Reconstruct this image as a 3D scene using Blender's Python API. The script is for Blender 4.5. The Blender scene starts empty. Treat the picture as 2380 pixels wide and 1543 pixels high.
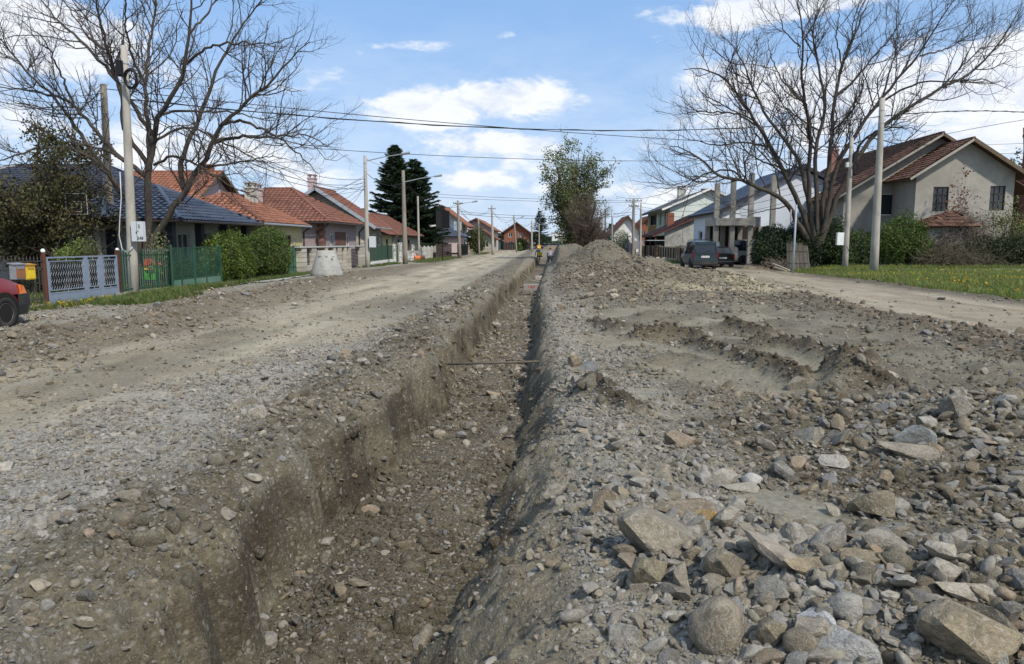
import bpy, bmesh, math, random
import numpy as np
from mathutils import Vector, Matrix, Euler
R = math.radians
scene = bpy.context.scene
rng = np.random.default_rng(7)
random.seed(7)

# ------------------------------------------------------------------ camera, world, sun, exposure
CAM = (0.0, 0.0, 1.7)
PITCH, YAW, FPX = R(7.1), R(2.31), 1673.0
cd = bpy.data.cameras.new('camera')
cam = bpy.data.objects.new('camera', cd)
scene.collection.objects.link(cam)
cam.location = CAM
cam.rotation_euler = (R(90) - PITCH, 0, YAW)
cd.sensor_width = 36.0
cd.lens = 36.0 * FPX / 2380.0
cd.clip_start = 0.05
cd.clip_end = 3000
scene.camera = cam
scene.view_settings.view_transform = 'Standard'
scene.view_settings.look = 'None'
scene.view_settings.exposure = 0.0
scene.view_settings.gamma = 1.0
scene.view_settings.use_curve_mapping = False
scene.cycles.max_bounces = 6
scene.cycles.diffuse_bounces = 3
scene.cycles.transparent_max_bounces = 12

SUN_EL, SUN_AZ = R(46), R(140)      # azimuth measured from +Y clockwise: behind the camera to the right
sd = bpy.data.lights.new('sun', 'SUN')
sd.energy = 4.3
sd.angle = R(3)
sd.color = (1.0, 0.925, 0.81)
sun = bpy.data.objects.new('sun', sd)
scene.collection.objects.link(sun)
sdir = Vector((math.sin(SUN_AZ) * math.cos(SUN_EL), math.cos(SUN_AZ) * math.cos(SUN_EL), math.sin(SUN_EL)))
sun.rotation_euler = sdir.to_track_quat('Z', 'Y').to_euler()
sun.location = sdir * 50

# camera frame helpers (photo pixels 2380 x 1543) for placing things at a chosen distance
_F = Vector((-math.sin(YAW) * math.cos(PITCH), math.cos(YAW) * math.cos(PITCH), -math.sin(PITCH)))
_R = Vector((math.cos(YAW), math.sin(YAW), 0))
_U = _R.cross(_F)
def ray(px, py):
    return _F + _R * ((px - 1190) / FPX) + _U * ((771.5 - py) / FPX)
def atY(px, py, Y):
    d = ray(px, py); t = Y / d.y
    return Vector(CAM) + d * t
def atX(px, py, X):
    d = ray(px, py); t = X / d.x
    return Vector(CAM) + d * t
def atZ(px, py, z=0.0):
    d = ray(px, py); t = (z - CAM[2]) / d.z
    return Vector(CAM) + d * t

# ---- node helper
class NT:
    def __init__(s, tree):
        s.t = tree; s.n = tree.nodes; s.l = tree.links
    def new(s, typ, **kw):
        n = s.n.new(typ)
        for k, v in kw.items(): setattr(n, k, v)
        return n
    def link(s, a, b): s.l.new(a, b)
    def put(s, sock, v):
        if v is None: return
        if isinstance(v, bpy.types.NodeSocket): s.l.new(v, sock)
        else:
            try: sock.default_value = v
            except Exception:
                sock.default_value = tuple(v) + (1.0,)
    def math(s, op, a, b=None, c=None, clamp=False):
        n = s.new('ShaderNodeMath', operation=op); n.use_clamp = clamp
        s.put(n.inputs[0], a); s.put(n.inputs[1], b)
        if c is not None: s.put(n.inputs[2], c)
        return n.outputs[0]
    def mix(s, fac, a, b, mode='MIX'):
        n = s.new('ShaderNodeMix', data_type='RGBA', blend_type=mode)
        s.put(n.inputs[0], fac); s.put(n.inputs[6], a); s.put(n.inputs[7], b)
        return n.outputs[2]
    def noise(s, vec, scale, detail=4, rough=0.55, dist=0.0):
        n = s.new('ShaderNodeTexNoise')
        if vec is not None: s.link(vec, n.inputs['Vector'])
        n.inputs['Scale'].default_value = scale; n.inputs['Detail'].default_value = detail
        n.inputs['Roughness'].default_value = rough; n.inputs['Distortion'].default_value = dist
        return n
    def ramp(s, fac, pts, interp='LINEAR'):
        n = s.new('ShaderNodeValToRGB'); cr = n.color_ramp; cr.interpolation = interp
        while len(cr.elements) > 1: cr.elements.remove(cr.elements[-1])
        cr.elements[0].position = pts[0][0]; cr.elements[0].color = tuple(pts[0][1]) + (1,)
        for p, c in pts[1:]:
            e = cr.elements.new(p); e.color = tuple(c) + (1,)
        s.link(fac, n.inputs[0]); return n.outputs[0]
    def maprange(s, v, a, b, c=0.0, d=1.0, smooth=True):
        n = s.new('ShaderNodeMapRange'); n.interpolation_type = 'SMOOTHSTEP' if smooth else 'LINEAR'
        s.put(n.inputs[0], v)
        for i, q in enumerate((a, b, c, d)): n.inputs[i + 1].default_value = q
        return n.outputs[0]

# ---- world: physical sky with procedural clouds
world = bpy.data.worlds.new('World'); scene.world = world; world.use_nodes = True
w = NT(world.node_tree); w.n.clear()
out = w.new('ShaderNodeOutputWorld'); bg = w.new('ShaderNodeBackground')
sky = w.new('ShaderNodeTexSky', sky_type='NISHITA')
sky.sun_disc = False; sky.sun_elevation = SUN_EL; sky.sun_rotation = SUN_AZ
sky.air_density = 1.0; sky.dust_density = 0.8; sky.ozone_density = 1.6
bg.inputs['Strength'].default_value = 0.10
tc = w.new('ShaderNodeTexCoord'); sep = w.new('ShaderNodeSeparateXYZ')
w.link(tc.outputs['Generated'], sep.inputs[0])
gx, gy, gz = sep.outputs
az = w.math('ARCTAN2', gx, gy)               # 0 = straight down the street
el = w.math('ARCSINE', gz)
comb = w.new('ShaderNodeCombineXYZ'); w.link(az, comb.inputs[0])
w.link(w.math('MULTIPLY', el, 2.3), comb.inputs[1])
n1 = w.noise(comb.outputs[0], 6.5, 10, 0.64, 0.25)
n2 = w.noise(comb.outputs[0], 2.1, 3, 0.5)
n3 = w.noise(comb.outputs[0], 17.0, 5, 0.6, 0.6)
# cloud banks: (azimuth deg, elevation deg, half width, half height, amount)
def px2ang(px, py):
    d = ray(px, py).normalized()
    return math.atan2(d.x, d.y), math.asin(d.z)
banks = [(1010, 255, 130, 45, 1.0), (1190, 230, 130, 42, 1.0), (1150, 335, 200, 38, .8), (930, 300, 100, 35, .4),
         (1115, 415, 130, 28, .8), (1240, 440, 90, 22, .6), (120, 95, 190, 75, 1.15), (1960, 210, 260, 90, 1.0), (2290, 190, 170, 70, 1.15),
         (1100, 370, 260, 60, .55), (1690, 45, 100, 28, .8), (1830, 15, 220, 30, 1.1), (1520, 92, 42, 26, .55), (955, 106, 100, 14, .45), (1190, 80, 32, 16, .4), (1370, 84, 70, 10, .3),
         (2300, 320, 260, 32, .9), (640, 200, 130, 40, .5), (1520, 370, 110, 45, .6), (640, 420, 200, 40, .6), (1560, 440, 160, 40, .7), (300, 330, 250, 60, .7)]
tot = None
for bx, by, bw, bh, amt in banks:
    a0, e0 = px2ang(bx, by); sw, sh = bw / FPX, bh / FPX
    dx = w.math('MULTIPLY', w.math('SUBTRACT', az, a0), 1 / sw)
    dy = w.math('MULTIPLY', w.math('SUBTRACT', el, e0), 1 / sh)
    r2 = w.math('ADD', w.math('MULTIPLY', dx, dx), w.math('MULTIPLY', dy, dy))
    g = w.math('MULTIPLY', w.math('POWER', 2.718, w.math('MULTIPLY', r2, -0.8)), amt)
    tot = g if tot is None else w.math('MAXIMUM', tot, g)
# elsewhere the same scattered cumulus goes on
infront = w.maprange(w.math('ABSOLUTE', az), 0.7, 1.0)
els = w.math('MAXIMUM', infront, w.maprange(el, 0.42, 0.6))
gen = w.math('MULTIPLY', w.maprange(n2.outputs[0], 0.42, 0.62), w.math('MULTIPLY', els, 0.9))
tot = w.math('MAXIMUM', tot, gen)
den = w.math('ADD', w.math('ADD', tot, w.math('MULTIPLY', w.math('SUBTRACT', n1.outputs[0], 0.5), 2.1)), w.math('MULTIPLY', w.math('SUBTRACT', n3.outputs[0], 0.5), 0.7))
cmask = w.maprange(den, 0.30, 0.74)
# thin veil near the horizon and streaks
haze = w.maprange(el, 0.0, 0.36, 1.0, 0.0)
haze = w.math('MULTIPLY', haze, w.maprange(n1.outputs[0], 0.30, 0.68, 0.35, 1.0))
veil = w.math('MULTIPLY', haze, 0.88)
skyc = w.mix(1.0, sky.outputs[0], (1.28, 1.32, 1.40, 1), 'MULTIPLY')
skyc = w.mix(0.65, skyc, (3.0, 5.6, 9.9, 1))
skyv = w.mix(veil, skyc, (8.0, 8.9, 10.2, 1))
shade = w.maprange(w.math('ADD', w.math('MULTIPLY', n3.outputs[0], .5), w.math('MULTIPLY', n1.outputs[0], .5)), 0.38, 0.56)
ccol = w.mix(shade, (7.6, 8.3, 9.8, 1), (10.2, 10.4, 10.8, 1))
fin = w.mix(w.math('MULTIPLY', cmask, 0.93), skyv, ccol)
w.link(fin, bg.inputs['Color']); w.link(bg.outputs[0], out.inputs[0])

# ------------------------------------------------------------------ helpers
C = scene.collection
def link(o, parent=None):
    C.objects.link(o)
    if parent is not None: o.parent = parent
    return o
def tag(o, label=None, cat=None, group=None, kind=None):
    if label: o['label'] = label
    if cat: o['category'] = cat
    if group: o['group'] = group
    if kind: o['kind'] = kind
    return o
def thing(name, label, cat, loc=(0, 0, 0), rz=0.0, group=None):
    o = bpy.data.objects.new(name, None); o.empty_display_size = .3
    link(o); o.location = loc; o.rotation_euler = (0, 0, rz)
    return tag(o, label, cat, group)
def mesh_np(name, V, faces, mats=None, smooth=False, cols=None, fl=None):
    """faces: list of int arrays (n,k)"""
    me = bpy.data.meshes.new(name)
    V = np.asarray(V, dtype=np.float32)
    me.vertices.add(len(V)); me.vertices.foreach_set('co', V.ravel())
    fs = [np.asarray(f, dtype=np.int32) for f in faces if len(f)]
    nl = sum(f.size for f in fs); npoly = sum(len(f) for f in fs)
    me.loops.add(nl); me.polygons.add(npoly)
    me.loops.foreach_set('vertex_index', np.concatenate([f.ravel() for f in fs]))
    tot_ = np.concatenate([np.full(len(f), f.shape[1], dtype=np.int32) for f in fs])
    st = np.concatenate([[0], np.cumsum(tot_)[:-1]]).astype(np.int32)
    me.polygons.foreach_set('loop_start', st); me.polygons.foreach_set('loop_total', tot_)
    if smooth: me.polygons.foreach_set('use_smooth', np.ones(npoly, dtype=bool))
    if cols is not None:
        a = me.color_attributes.new('col', 'FLOAT_COLOR', 'POINT')
        c4 = np.ones((len(V), 4), dtype=np.float32); c4[:, :3] = cols
        a.data.foreach_set('color', c4.ravel())
    if fl:
        for k, v in fl.items():
            a = me.attributes.new(k, 'FLOAT', 'POINT'); a.data.foreach_set('value', np.asarray(v, dtype=np.float32))
    me.update(calc_edges=True); me.validate(clean_customdata=False)
    if mats: me.materials.append(mats)
    return me
def obj(name, me, mat=None, parent=None, loc=None):
    if mat is not None and not len(me.materials): me.materials.append(mat)
    o = bpy.data.objects.new(name, me); link(o, parent)
    if loc is not None: o.location = loc
    return o
class MB:
    """collects simple solids into ONE mesh"""
    def __init__(s): s.v = []; s.f = []
    def add(s, vs, fs):
        k = len(s.v); s.v += [tuple(v) for v in vs]; s.f += [tuple(i + k for i in f) for f in fs]; return s
    def box(s, x0, y0, z0, x1, y1, z1):
        vs = [(x, y, z) for z in (z0, z1) for y in (y0, y1) for x in (x0, x1)]
        return s.add(vs, [(0, 2, 3, 1), (4, 5, 7, 6), (0, 1, 5, 4), (2, 6, 7, 3), (0, 4, 6, 2), (1, 3, 7, 5)])
    def cbox(s, c, size, rot=None):
        hx, hy, hz = size[0] / 2, size[1] / 2, size[2] / 2
        M = Euler(rot).to_matrix() if rot is not None else Matrix.Identity(3)
        vs = [Vector(c) + M @ Vector((x, y, z)) for z in (-hz, hz) for y in (-hy, hy) for x in (-hx, hx)]
        return s.add(vs, [(0, 2, 3, 1), (4, 5, 7, 6), (0, 1, 5, 4), (2, 6, 7, 3), (0, 4, 6, 2), (1, 3, 7, 5)])
    def bar(s, a, b, wd, ht=None, up=(0, 0, 1)):
        a = Vector(a); b = Vector(b); d = (b - a).normalized(); ht = ht or wd
        u = Vector(up)
        if abs(d.dot(u)) > .98: u = Vector((1, 0, 0))
        r = d.cross(u).normalized() * wd / 2; q = r.cross(d).normalized() * ht / 2
        vs = [p + i * r + j * q for p in (a, b) for i, j in ((-1, -1), (1, -1), (1, 1), (-1, 1))]
        return s.add(vs, [(3, 2, 1, 0), (4, 5, 6, 7), (0, 1, 5, 4), (1, 2, 6, 5), (2, 3, 7, 6), (3, 0, 4, 7)])
    def tube(s, pts, rad, n=8, caps=True):
        pts = [Vector(p) for p in pts]; K = len(pts)
        rad = [rad] * K if not hasattr(rad, '__len__') else rad
        vs = []
        u = None
        for i, p in enumerate(pts):
            d = (pts[min(i + 1, K - 1)] - pts[max(i - 1, 0)]).normalized()
            if u is None:
                u = Vector((0, 0, 1)) if abs(d.z) < .9 else Vector((1, 0, 0))
            u = (u - d * u.dot(d)).normalized(); v = d.cross(u)
            vs += [p + (u * math.cos(2 * math.pi * j / n) + v * math.sin(2 * math.pi * j / n)) * rad[i] for j in range(n)]
        fs = [(i * n + j, i * n + (j + 1) % n, (i + 1) * n + (j + 1) % n, (i + 1) * n + j) for i in range(K - 1) for j in range(n)]
        if caps: fs += [tuple(range(n - 1, -1, -1)), tuple((K - 1) * n + j for j in range(n))]
        return s.add(vs, fs)
    def prism(s, poly, d):
        """poly: list of 3D points (planar), extruded by vector d"""
        n = len(poly); d = Vector(d); vs = [Vector(p) for p in poly] + [Vector(p) + d for p in poly]
        return s.add(vs, [tuple(range(n)), tuple(range(2 * n - 1, n - 1, -1))] + [(i, i + n, (i + 1) % n + n, (i + 1) % n) for i in range(n)])
    def lathe(s, prof, n=24, c=(0, 0, 0)):
        vs = [(c[0] + r * math.cos(2 * math.pi * j / n), c[1] + r * math.sin(2 * math.pi * j / n), c[2] + z) for r, z in prof for j in range(n)]
        K = len(prof)
        return s.add(vs, [(i * n + j, i * n + (j + 1) % n, (i + 1) * n + (j + 1) % n, (i + 1) * n + j) for i in range(K - 1) for j in range(n)])
    def mesh(s, name, smooth=False, bevel=0.0, fix=True):
        me = bpy.data.meshes.new(name); me.from_pydata(s.v, [], s.f)
        if fix or bevel:
            bm = bmesh.new(); bm.from_mesh(me)
            if bevel:
                bmesh.ops.bevel(bm, geom=[e for e in bm.edges if len(e.link_faces) == 2 and e.calc_face_angle(0) > .5], offset=bevel, segments=2, affect='EDGES', clamp_overlap=True)
            bmesh.ops.recalc_face_normals(bm, faces=bm.faces); bm.to_mesh(me); bm.free()
        if smooth:
            me.polygons.foreach_set('use_smooth', [True] * len(me.polygons))
        me.update(); return me
    def build(s, name, mat, parent=None, smooth=False, bevel=0.0, label=None, loc=None, kind=None):
        o = obj(name, s.mesh(name, smooth, bevel), mat, parent, loc)
        if label: o['label'] = label
        if kind: o['kind'] = kind
        return o

def sstep(a, b, x):
    t = np.clip((x - a) / (b - a), 0, 1); return t * t * (3 - 2 * t)
def _hash(ix, iy, seed):
    h = (ix.astype(np.int64) * 374761393 + iy.astype(np.int64) * 668265263 + seed * 1274126177) & 0xFFFFFFFF
    h = ((h ^ (h >> 13)) * 1274126177) & 0xFFFFFFFF
    h = h ^ (h >> 16)
    return (h & 0xFFFFFF) / float(0xFFFFFF)
def noise2(x, y, seed=0):
    x = np.asarray(x, dtype=np.float64); y = np.asarray(y, dtype=np.float64)
    ix = np.floor(x); iy = np.floor(y); fx = x - ix; fy = y - iy
    def g(dx, dy):
        a = _hash(ix + dx, iy + dy, seed) * 2 * np.pi
        return np.cos(a) * (fx - dx) + np.sin(a) * (fy - dy)
    u = fx * fx * fx * (fx * (fx * 6 - 15) + 10); v = fy * fy * fy * (fy * (fy * 6 - 15) + 10)
    return (1 - v) * ((1 - u) * g(0, 0) + u * g(1, 0)) + v * ((1 - u) * g(0, 1) + u * g(1, 1))
def fbm(x, y, sc, oct=4, seed=0, gain=.5):
    r = 0; a = 1
    for o in range(oct):
        r = r + a * noise2(x * sc, y * sc, seed + o * 17); sc *= 2.03; a *= gain
    return r
def ridged(x, y, sc, oct=4, seed=0):
    r = 0; a = 1
    for o in range(oct):
        r = r + a * (1 - 2 * np.abs(noise2(x * sc, y * sc, seed + o * 13))); sc *= 2.1; a *= .5
    return r - .9
def gau(X, Y, cx, cy, sx, sy, rot=0.0):
    c, s_ = math.cos(rot), math.sin(rot)
    u = ((X - cx) * c + (Y - cy) * s_) / sx; v = (-(X - cx) * s_ + (Y - cy) * c) / sy
    return np.exp(-.5 * (u * u + v * v))
# ------------------------------------------------------------------ materials
_mats = {}
def mat(name, color, rough=.85, var=.18, scale=6.0, bump=.0, bscale=40.0, metal=0.0, spec=.3, orand=0.0, stain=None, stain_scale=1.2, stain_amt=.5, stretch=None, vcol=False, transl=0.0):
    if name in _mats: return _mats[name]
    m = bpy.data.materials.new(name); m.use_nodes = True
    t = NT(m.node_tree); b = t.n['Principled BSDF']
    tc = t.new('ShaderNodeTexCoord'); vec = tc.outputs['Object']
    if stretch is not None:
        mp = t.new('ShaderNodeMapping'); mp.inputs['Scale'].default_value = stretch; t.link(vec, mp.inputs[0]); vec = mp.outputs[0]
    n = t.noise(vec, scale, 6, .6)
    col = tuple(color) + (1,)
    if vcol:
        at = t.new('ShaderNodeAttribute'); at.attribute_name = 'col'; base = at.outputs['Color']
    else: base = col
    f = t.maprange(n.outputs[0], .25, .75, 1 - var, 1 + var, False)
    hs = t.new('ShaderNodeCombineColor')
    for i in range(3): t.link(f, hs.inputs[i])
    c = t.mix(1.0, base, hs.outputs[0], 'MULTIPLY')
    if stain is not None:
        n2 = t.noise(vec, stain_scale, 7, .68, .5)
        c = t.mix(t.math('MULTIPLY', t.maprange(n2.outputs[0], .46, .66), stain_amt), c, tuple(stain) + (1,))
    if orand:
        oi = t.new('ShaderNodeObjectInfo')
        g = t.maprange(oi.outputs['Random'], 0, 1, 1 - orand, 1 + orand, False)
        h2 = t.new('ShaderNodeCombineColor')
        for i in range(3): t.link(g, h2.inputs[i])
        c = t.mix(1.0, c, h2.outputs[0], 'MULTIPLY')
    t.link(c, b.inputs['Base Color'])
    b.inputs['Roughness'].default_value = rough; b.inputs['Metallic'].default_value = metal
    b.inputs['Specular IOR Level'].default_value = spec
    if bump:
        bn = t.noise(vec, bscale, 5, .65); bp = t.new('ShaderNodeBump'); bp.inputs['Strength'].default_value = bump
        bp.inputs['Distance'].default_value = .02
        t.link(bn.outputs[0], bp.inputs['Height']); t.link(bp.outputs[0], b.inputs['Normal'])
    if transl:
        tr = t.new('ShaderNodeBsdfTranslucent'); t.link(c, tr.inputs[0]); ms = t.new('ShaderNodeMixShader'); ms.inputs[0].default_value = transl
        t.link(b.outputs[0], ms.inputs[1]); t.link(tr.outputs[0], ms.inputs[2]); t.link(ms.outputs[0], t.n['Material Output'].inputs[0])
    _mats[name] = m; return m

def ground_material():
    m = bpy.data.materials.new('soil'); m.use_nodes = True
    t = NT(m.node_tree); b = t.n['Principled BSDF']
    tc = t.new('ShaderNodeTexCoord'); vec = tc.outputs['Object']
    a = t.new('ShaderNodeAttribute'); a.attribute_name = 'col'
    gr = t.new('ShaderNodeAttribute'); gr.attribute_name = 'grav'
    wt = t.new('ShaderNodeAttribute'); wt.attribute_name = 'wet'
    n1 = t.noise(vec, 1.6, 6, .62, .3); n2 = t.noise(vec, 22.0, 6, .68); n3 = t.noise(vec, 90.0, 4, .7)
    f = t.math('MULTIPLY', t.maprange(n1.outputs[0], .3, .7, .80, 1.20, False), t.maprange(n2.outputs[0], .25, .75, .55, 1.45, False))
    f = t.math('MULTIPLY', f, t.maprange(n3.outputs[0], .3, .7, .72, 1.28, False))
    h = t.new('ShaderNodeCombineColor')
    for i in range(3): t.link(f, h.inputs[i])
    c = t.mix(1.0, a.outputs['Color'], h.outputs[0], 'MULTIPLY')
    # warm / cool drift
    c = t.mix(t.maprange(t.noise(vec, .9, 4, .6, .4).outputs[0], .45, .7, 0, .30), c, t.mix(1.0, c, (1.10, .92, .74, 1), 'MULTIPLY'))
    hts = []
    for sc, wgt in ((26.0, 1.0), (60.0, .8)):
        v = t.new('ShaderNodeTexVoronoi'); v.inputs['Scale'].default_value = sc; v.inputs['Randomness'].default_value = 1
        wv = t.new('ShaderNodeVectorMath', operation='MULTIPLY_ADD')
        t.link(n2.outputs['Color'], wv.inputs[0]); wv.inputs[1].default_value = (.03, .03, .03); t.link(vec, wv.inputs[2])
        t.link(wv.outputs[0], v.inputs['Vector'])
        sp = t.new('ShaderNodeSeparateColor'); t.link(v.outputs['Color'], sp.inputs[0])
        stone = t.ramp(sp.outputs[0], [(0, (.12, .105, .085)), (.35, (.20, .185, .16)), (.6, (.27, .26, .24)), (.82, (.30, .265, .20)), (.93, (.40, .39, .37)), (1, (.52, .5, .47))])
        k = t.maprange(sp.outputs[1], .35, .6)            # only some of the cells are pebbles
        edge = t.maprange(v.outputs['Distance'], .25, .6, 1, 0)
        k = t.math('MULTIPLY', t.math('MULTIPLY', k, edge), gr.outputs['Fac'])
        c = t.mix(t.math('MULTIPLY', k, wgt), c, stone)
        hts.append(t.math('MULTIPLY', k, t.math('SUBTRACT', 1.0, v.outputs['Distance'])))
    t.link(c, b.inputs['Base Color'])
    rg = t.math('SUBTRACT', .95, t.math('MULTIPLY', wt.outputs['Fac'], .50))
    t.link(rg, b.inputs['Roughness']); b.inputs['Specular IOR Level'].default_value = .3
    hh = t.math('ADD', t.math('MULTIPLY', hts[0], .6), t.math('MULTIPLY', hts[1], .35))
    hh = t.math('ADD', hh, t.math('MULTIPLY', n2.outputs[0], 1.1)); hh = t.math('ADD', hh, t.math('MULTIPLY', n3.outputs[0], .5))
    bp = t.new('ShaderNodeBump'); bp.inputs['Distance'].default_value = .022
    t.link(t.math('SUBTRACT', 1.0, t.math('MULTIPLY', wt.outputs['Fac'], .8)), bp.inputs['Strength'])
    t.link(hh, bp.inputs['Height']); t.link(bp.outputs[0], b.inputs['Normal'])
    return m

# ------------------------------------------------------------------ terrain
def ridge_noise(Y, k, amp): return amp * noise2(Y * k, Y * 0 + 3.3, 91) * 2
def drift(Y): return .022 * np.clip(Y - 28, 0, 60)
def trench_left(Y):
    b = np.interp(Y, [2, 3.9, 4.8, 5.3, 6.9, 7.9, 11, 200], [-1.75, -1.79, -1.97, -1.80, -1.75, -1.55, -1.48, -1.46])
    bite = noise2(Y * 1.3, Y * 0 + 2.7, 45)
    return b + drift(Y) + .09 * 2 * noise2(Y * .55, Y * 0 + 1.3, 5) + .10 * np.sign(bite) * np.abs(bite * 1.6) ** .6 + .05 * noise2(Y * 4.5, Y * 0, 6)
def trench_right(Y):
    base = np.interp(Y, [1, 3.0, 4.0, 6.0, 9, 14, 30, 100], [-.84, -.76, -.63, -.37, -.22, -.20, -.25, -.3])
    return base + drift(Y) * .8 + .09 * 2 * noise2(Y * 1.7, Y * 0 + 3.1, 47) + .04 * noise2(Y * 5.1, Y * 0, 48) + .10 * 2 * noise2(Y * .6, Y * 0 + 7.1, 8)
def in_trench_fade(Y): return sstep(.2, 1.2, Y) * (1 - sstep(92, 96, Y))
def side_edge(Y): return 8.2 + .35 * noise2(Y * .22, Y * 0 + 2.2, 12) * 2 + .10 * noise2(Y * 1.4, Y * 0, 13)
def verge_edge(Y): return 13.6 + np.clip((Y - 20) * .03, -.3, 1.2) + .5 * noise2(Y * .2, Y * 0 + 9.2, 14)
def bank_x(Y): return -7.9 - np.clip(Y - 14, 0, 14) * .05 + .5 * 2 * noise2(Y * .25, Y * 0 + 5.2, 15) + .12 * noise2(Y * 1.6, Y * 0, 16)
HEAPS = [(3.7, 28.5, 1.9, 2.4, 1.10), (2.3, 25.0, 1.6, 2.0, .55), (5.8, 31.0, 1.7, 3.4, .55), (3.3, 40.0, 1.45, 4.2, 1.78), (1.5, 38.0, .9, 3.5, .85), (1.4, 53.0, 1.1, 4.5, 1.45),
         (2.6, 62.0, 1.5, 6.0, 1.55), (1.8, 76, 1.5, 7, 1.4), (2.4, 20.3, 1.3, 1.5, .22), (4.7, 22.0, 1.8, 1.6, .20), (6.6, 27.0, 1.2, 3.0, .22)]
def to_ground(pts): return [(p.x, p.y) for p in (atZ(x, y, 0.0) for x, y in pts)]
RIDGES = [to_ground(q) for q in ([(1600, 800), (1667, 821), (1745, 847), (1849, 892)], [(1760, 806), (1850, 818), (1940, 838), (2010, 860)], [(1490, 786), (1550, 783), (1620, 790)], [(1380, 760), (1440, 775)], [(1950, 890), (2060, 925)], [(1690, 758), (1780, 775)], [(1380, 905), (1420, 940), (1470, 960)])]
TROUGHS = [to_ground(q) for q in ([(1560, 850), (1700, 872), (1850, 905)], [(1680, 818), (1780, 845)], [(1380, 790), (1500, 802), (1560, 815)], [(1800, 825), (1920, 850)], [(1620, 748), (1800, 735)], [(1560, 762), (1640, 775)], [(1420, 730), (1560, 720)])]
def near_lines(X, Y, lines, wd):
    out = X * 0
    wx = X + .10 * noise2(X * 2.2, Y * 2.2, 201); wy = Y + .16 * noise2(X * 1.7, Y * 1.7, 202)
    for L in lines:
        for (ax, ay), (bx, by) in zip(L, L[1:]):
            t = np.clip(((wx - ax) * (bx - ax) + (wy - ay) * (by - ay)) / ((bx - ax) ** 2 + (by - ay) ** 2), 0, 1)
            d2 = (wx - ax - t * (bx - ax)) ** 2 + (wy - ay - t * (by - ay)) ** 2; out = np.maximum(out, np.exp(-.5 * d2 / wd ** 2))
    return out
def heap_z(X, Y):
    z = X * 0
    for cx, cy, sx, sy, a in HEAPS: z = np.maximum(z, a * gau(X, Y, cx, cy, sx, sy)) + .25 * a * gau(X, Y, cx, cy, sx * 1.3, sy * 1.3) * 0
    return z * (1 + .18 * fbm(X, Y, .9, 3, 55)) * sstep(.15, .9, X - drift(Y) * .8 + .1 * noise2(Y, X, 3))
def zones(X, Y):
    """weights used by both the relief and the colour of the soil"""
    wob = .35 * fbm(X, Y, .5, 3, 31) + .10 * fbm(X, Y, 3.1, 2, 33)
    Z = {}
    near = 1 - sstep(10, 15, Y)
    Z['gravL'] = sstep(-5.6 + .0 * Y, -4.2, X + wob * 2.0 - np.clip(Y - 6, -4, 6) * .22) * (1 - sstep(-2.9, -2.3, X + wob)) * (near * .8 + .2)
    Z['shoulder'] = sstep(-3.1, -2.4, X + wob) * (1 - sstep(-1.5, -1.4, X))
    Z['bank'] = gau(X - bank_x(Y) + .35, Y * 0, 0, 0, .85, 1) * (1 - sstep(45, 80, Y) * .6)
    Z['walk'] = 1 - sstep(-9.6, -8.6, X - bank_x(Y) - 7.9 + wob * 1.2 + 0.0)
    Z['rimR'] = sstep(.05, .3, X) * (1 - sstep(1.0, 1.9, X + wob)) * (1 - sstep(20, 24, Y) * .6)
    muddy = sstep(.9, 1.8, X + wob) * (1 - sstep(6.2, 7.6, X + wob)) * sstep(7.0, 9.5, Y + wob * 3) * (1 - sstep(18.5, 21.5, Y))
    Z['mud'] = muddy
    box = (X > 0) & (X < 9) & (Y > 4) & (Y < 22); rd, tr_ = np.zeros(X.shape), np.zeros(X.shape)
    if box.any(): rd[box] = near_lines(X[box], Y[box], RIDGES, .13); tr_[box] = near_lines(X[box], Y[box], TROUGHS, .30) * (1 - rd[box])
    Z['ridge'] = rd; Z['trough'] = np.clip(tr_ * 1.5 - .2, 0, 1)
    Z['puddle'] = np.clip(gau(X, Y, 1.64, 4.52, .42, .20, -1.15) * 2.4 * (1 + .4 * fbm(X, Y, 3, 2, 3)) - 1.0, 0, 1) + np.clip(gau(X, Y, 1.15, 8.15, .50, .20) * 2.2 - 1.2, 0, 1)
    Z['puddle'] = np.clip(Z['puddle'] * 2, 0, 1)
    Z['side'] = sstep(-.35, .15, X - side_edge(Y)) * (1 - sstep(-.2, .35, X - verge_edge(Y)))
    Z['berm'] = gau(X - side_edge(Y) + .45, Y * 0, 0, 0, .45, 1) * (1 - sstep(30, 38, Y))
    Z['edge'] = gau(X - verge_edge(Y) + .15, Y * 0, 0, 0, .42, 1) * (1 - sstep(36, 42, Y))
    Z['meadow'] = sstep(.1, .6, X - verge_edge(Y)) * (1 - sstep(39.0, 40.5, Y) * sstep(18, 21, X)) * (1 - sstep(46.0, 47.5, Y))
    Z['lane'] = sstep(39.4, 40.4, Y + .3 * wob) * (1 - sstep(42.6, 43.4, Y)) * sstep(19, 22, X)
    Z['yard'] = 1 - sstep(-13.2, -12.6, X)
    Z['heap'] = np.clip(heap_z(X, Y) * 3, 0, 1)
    return Z
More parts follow.
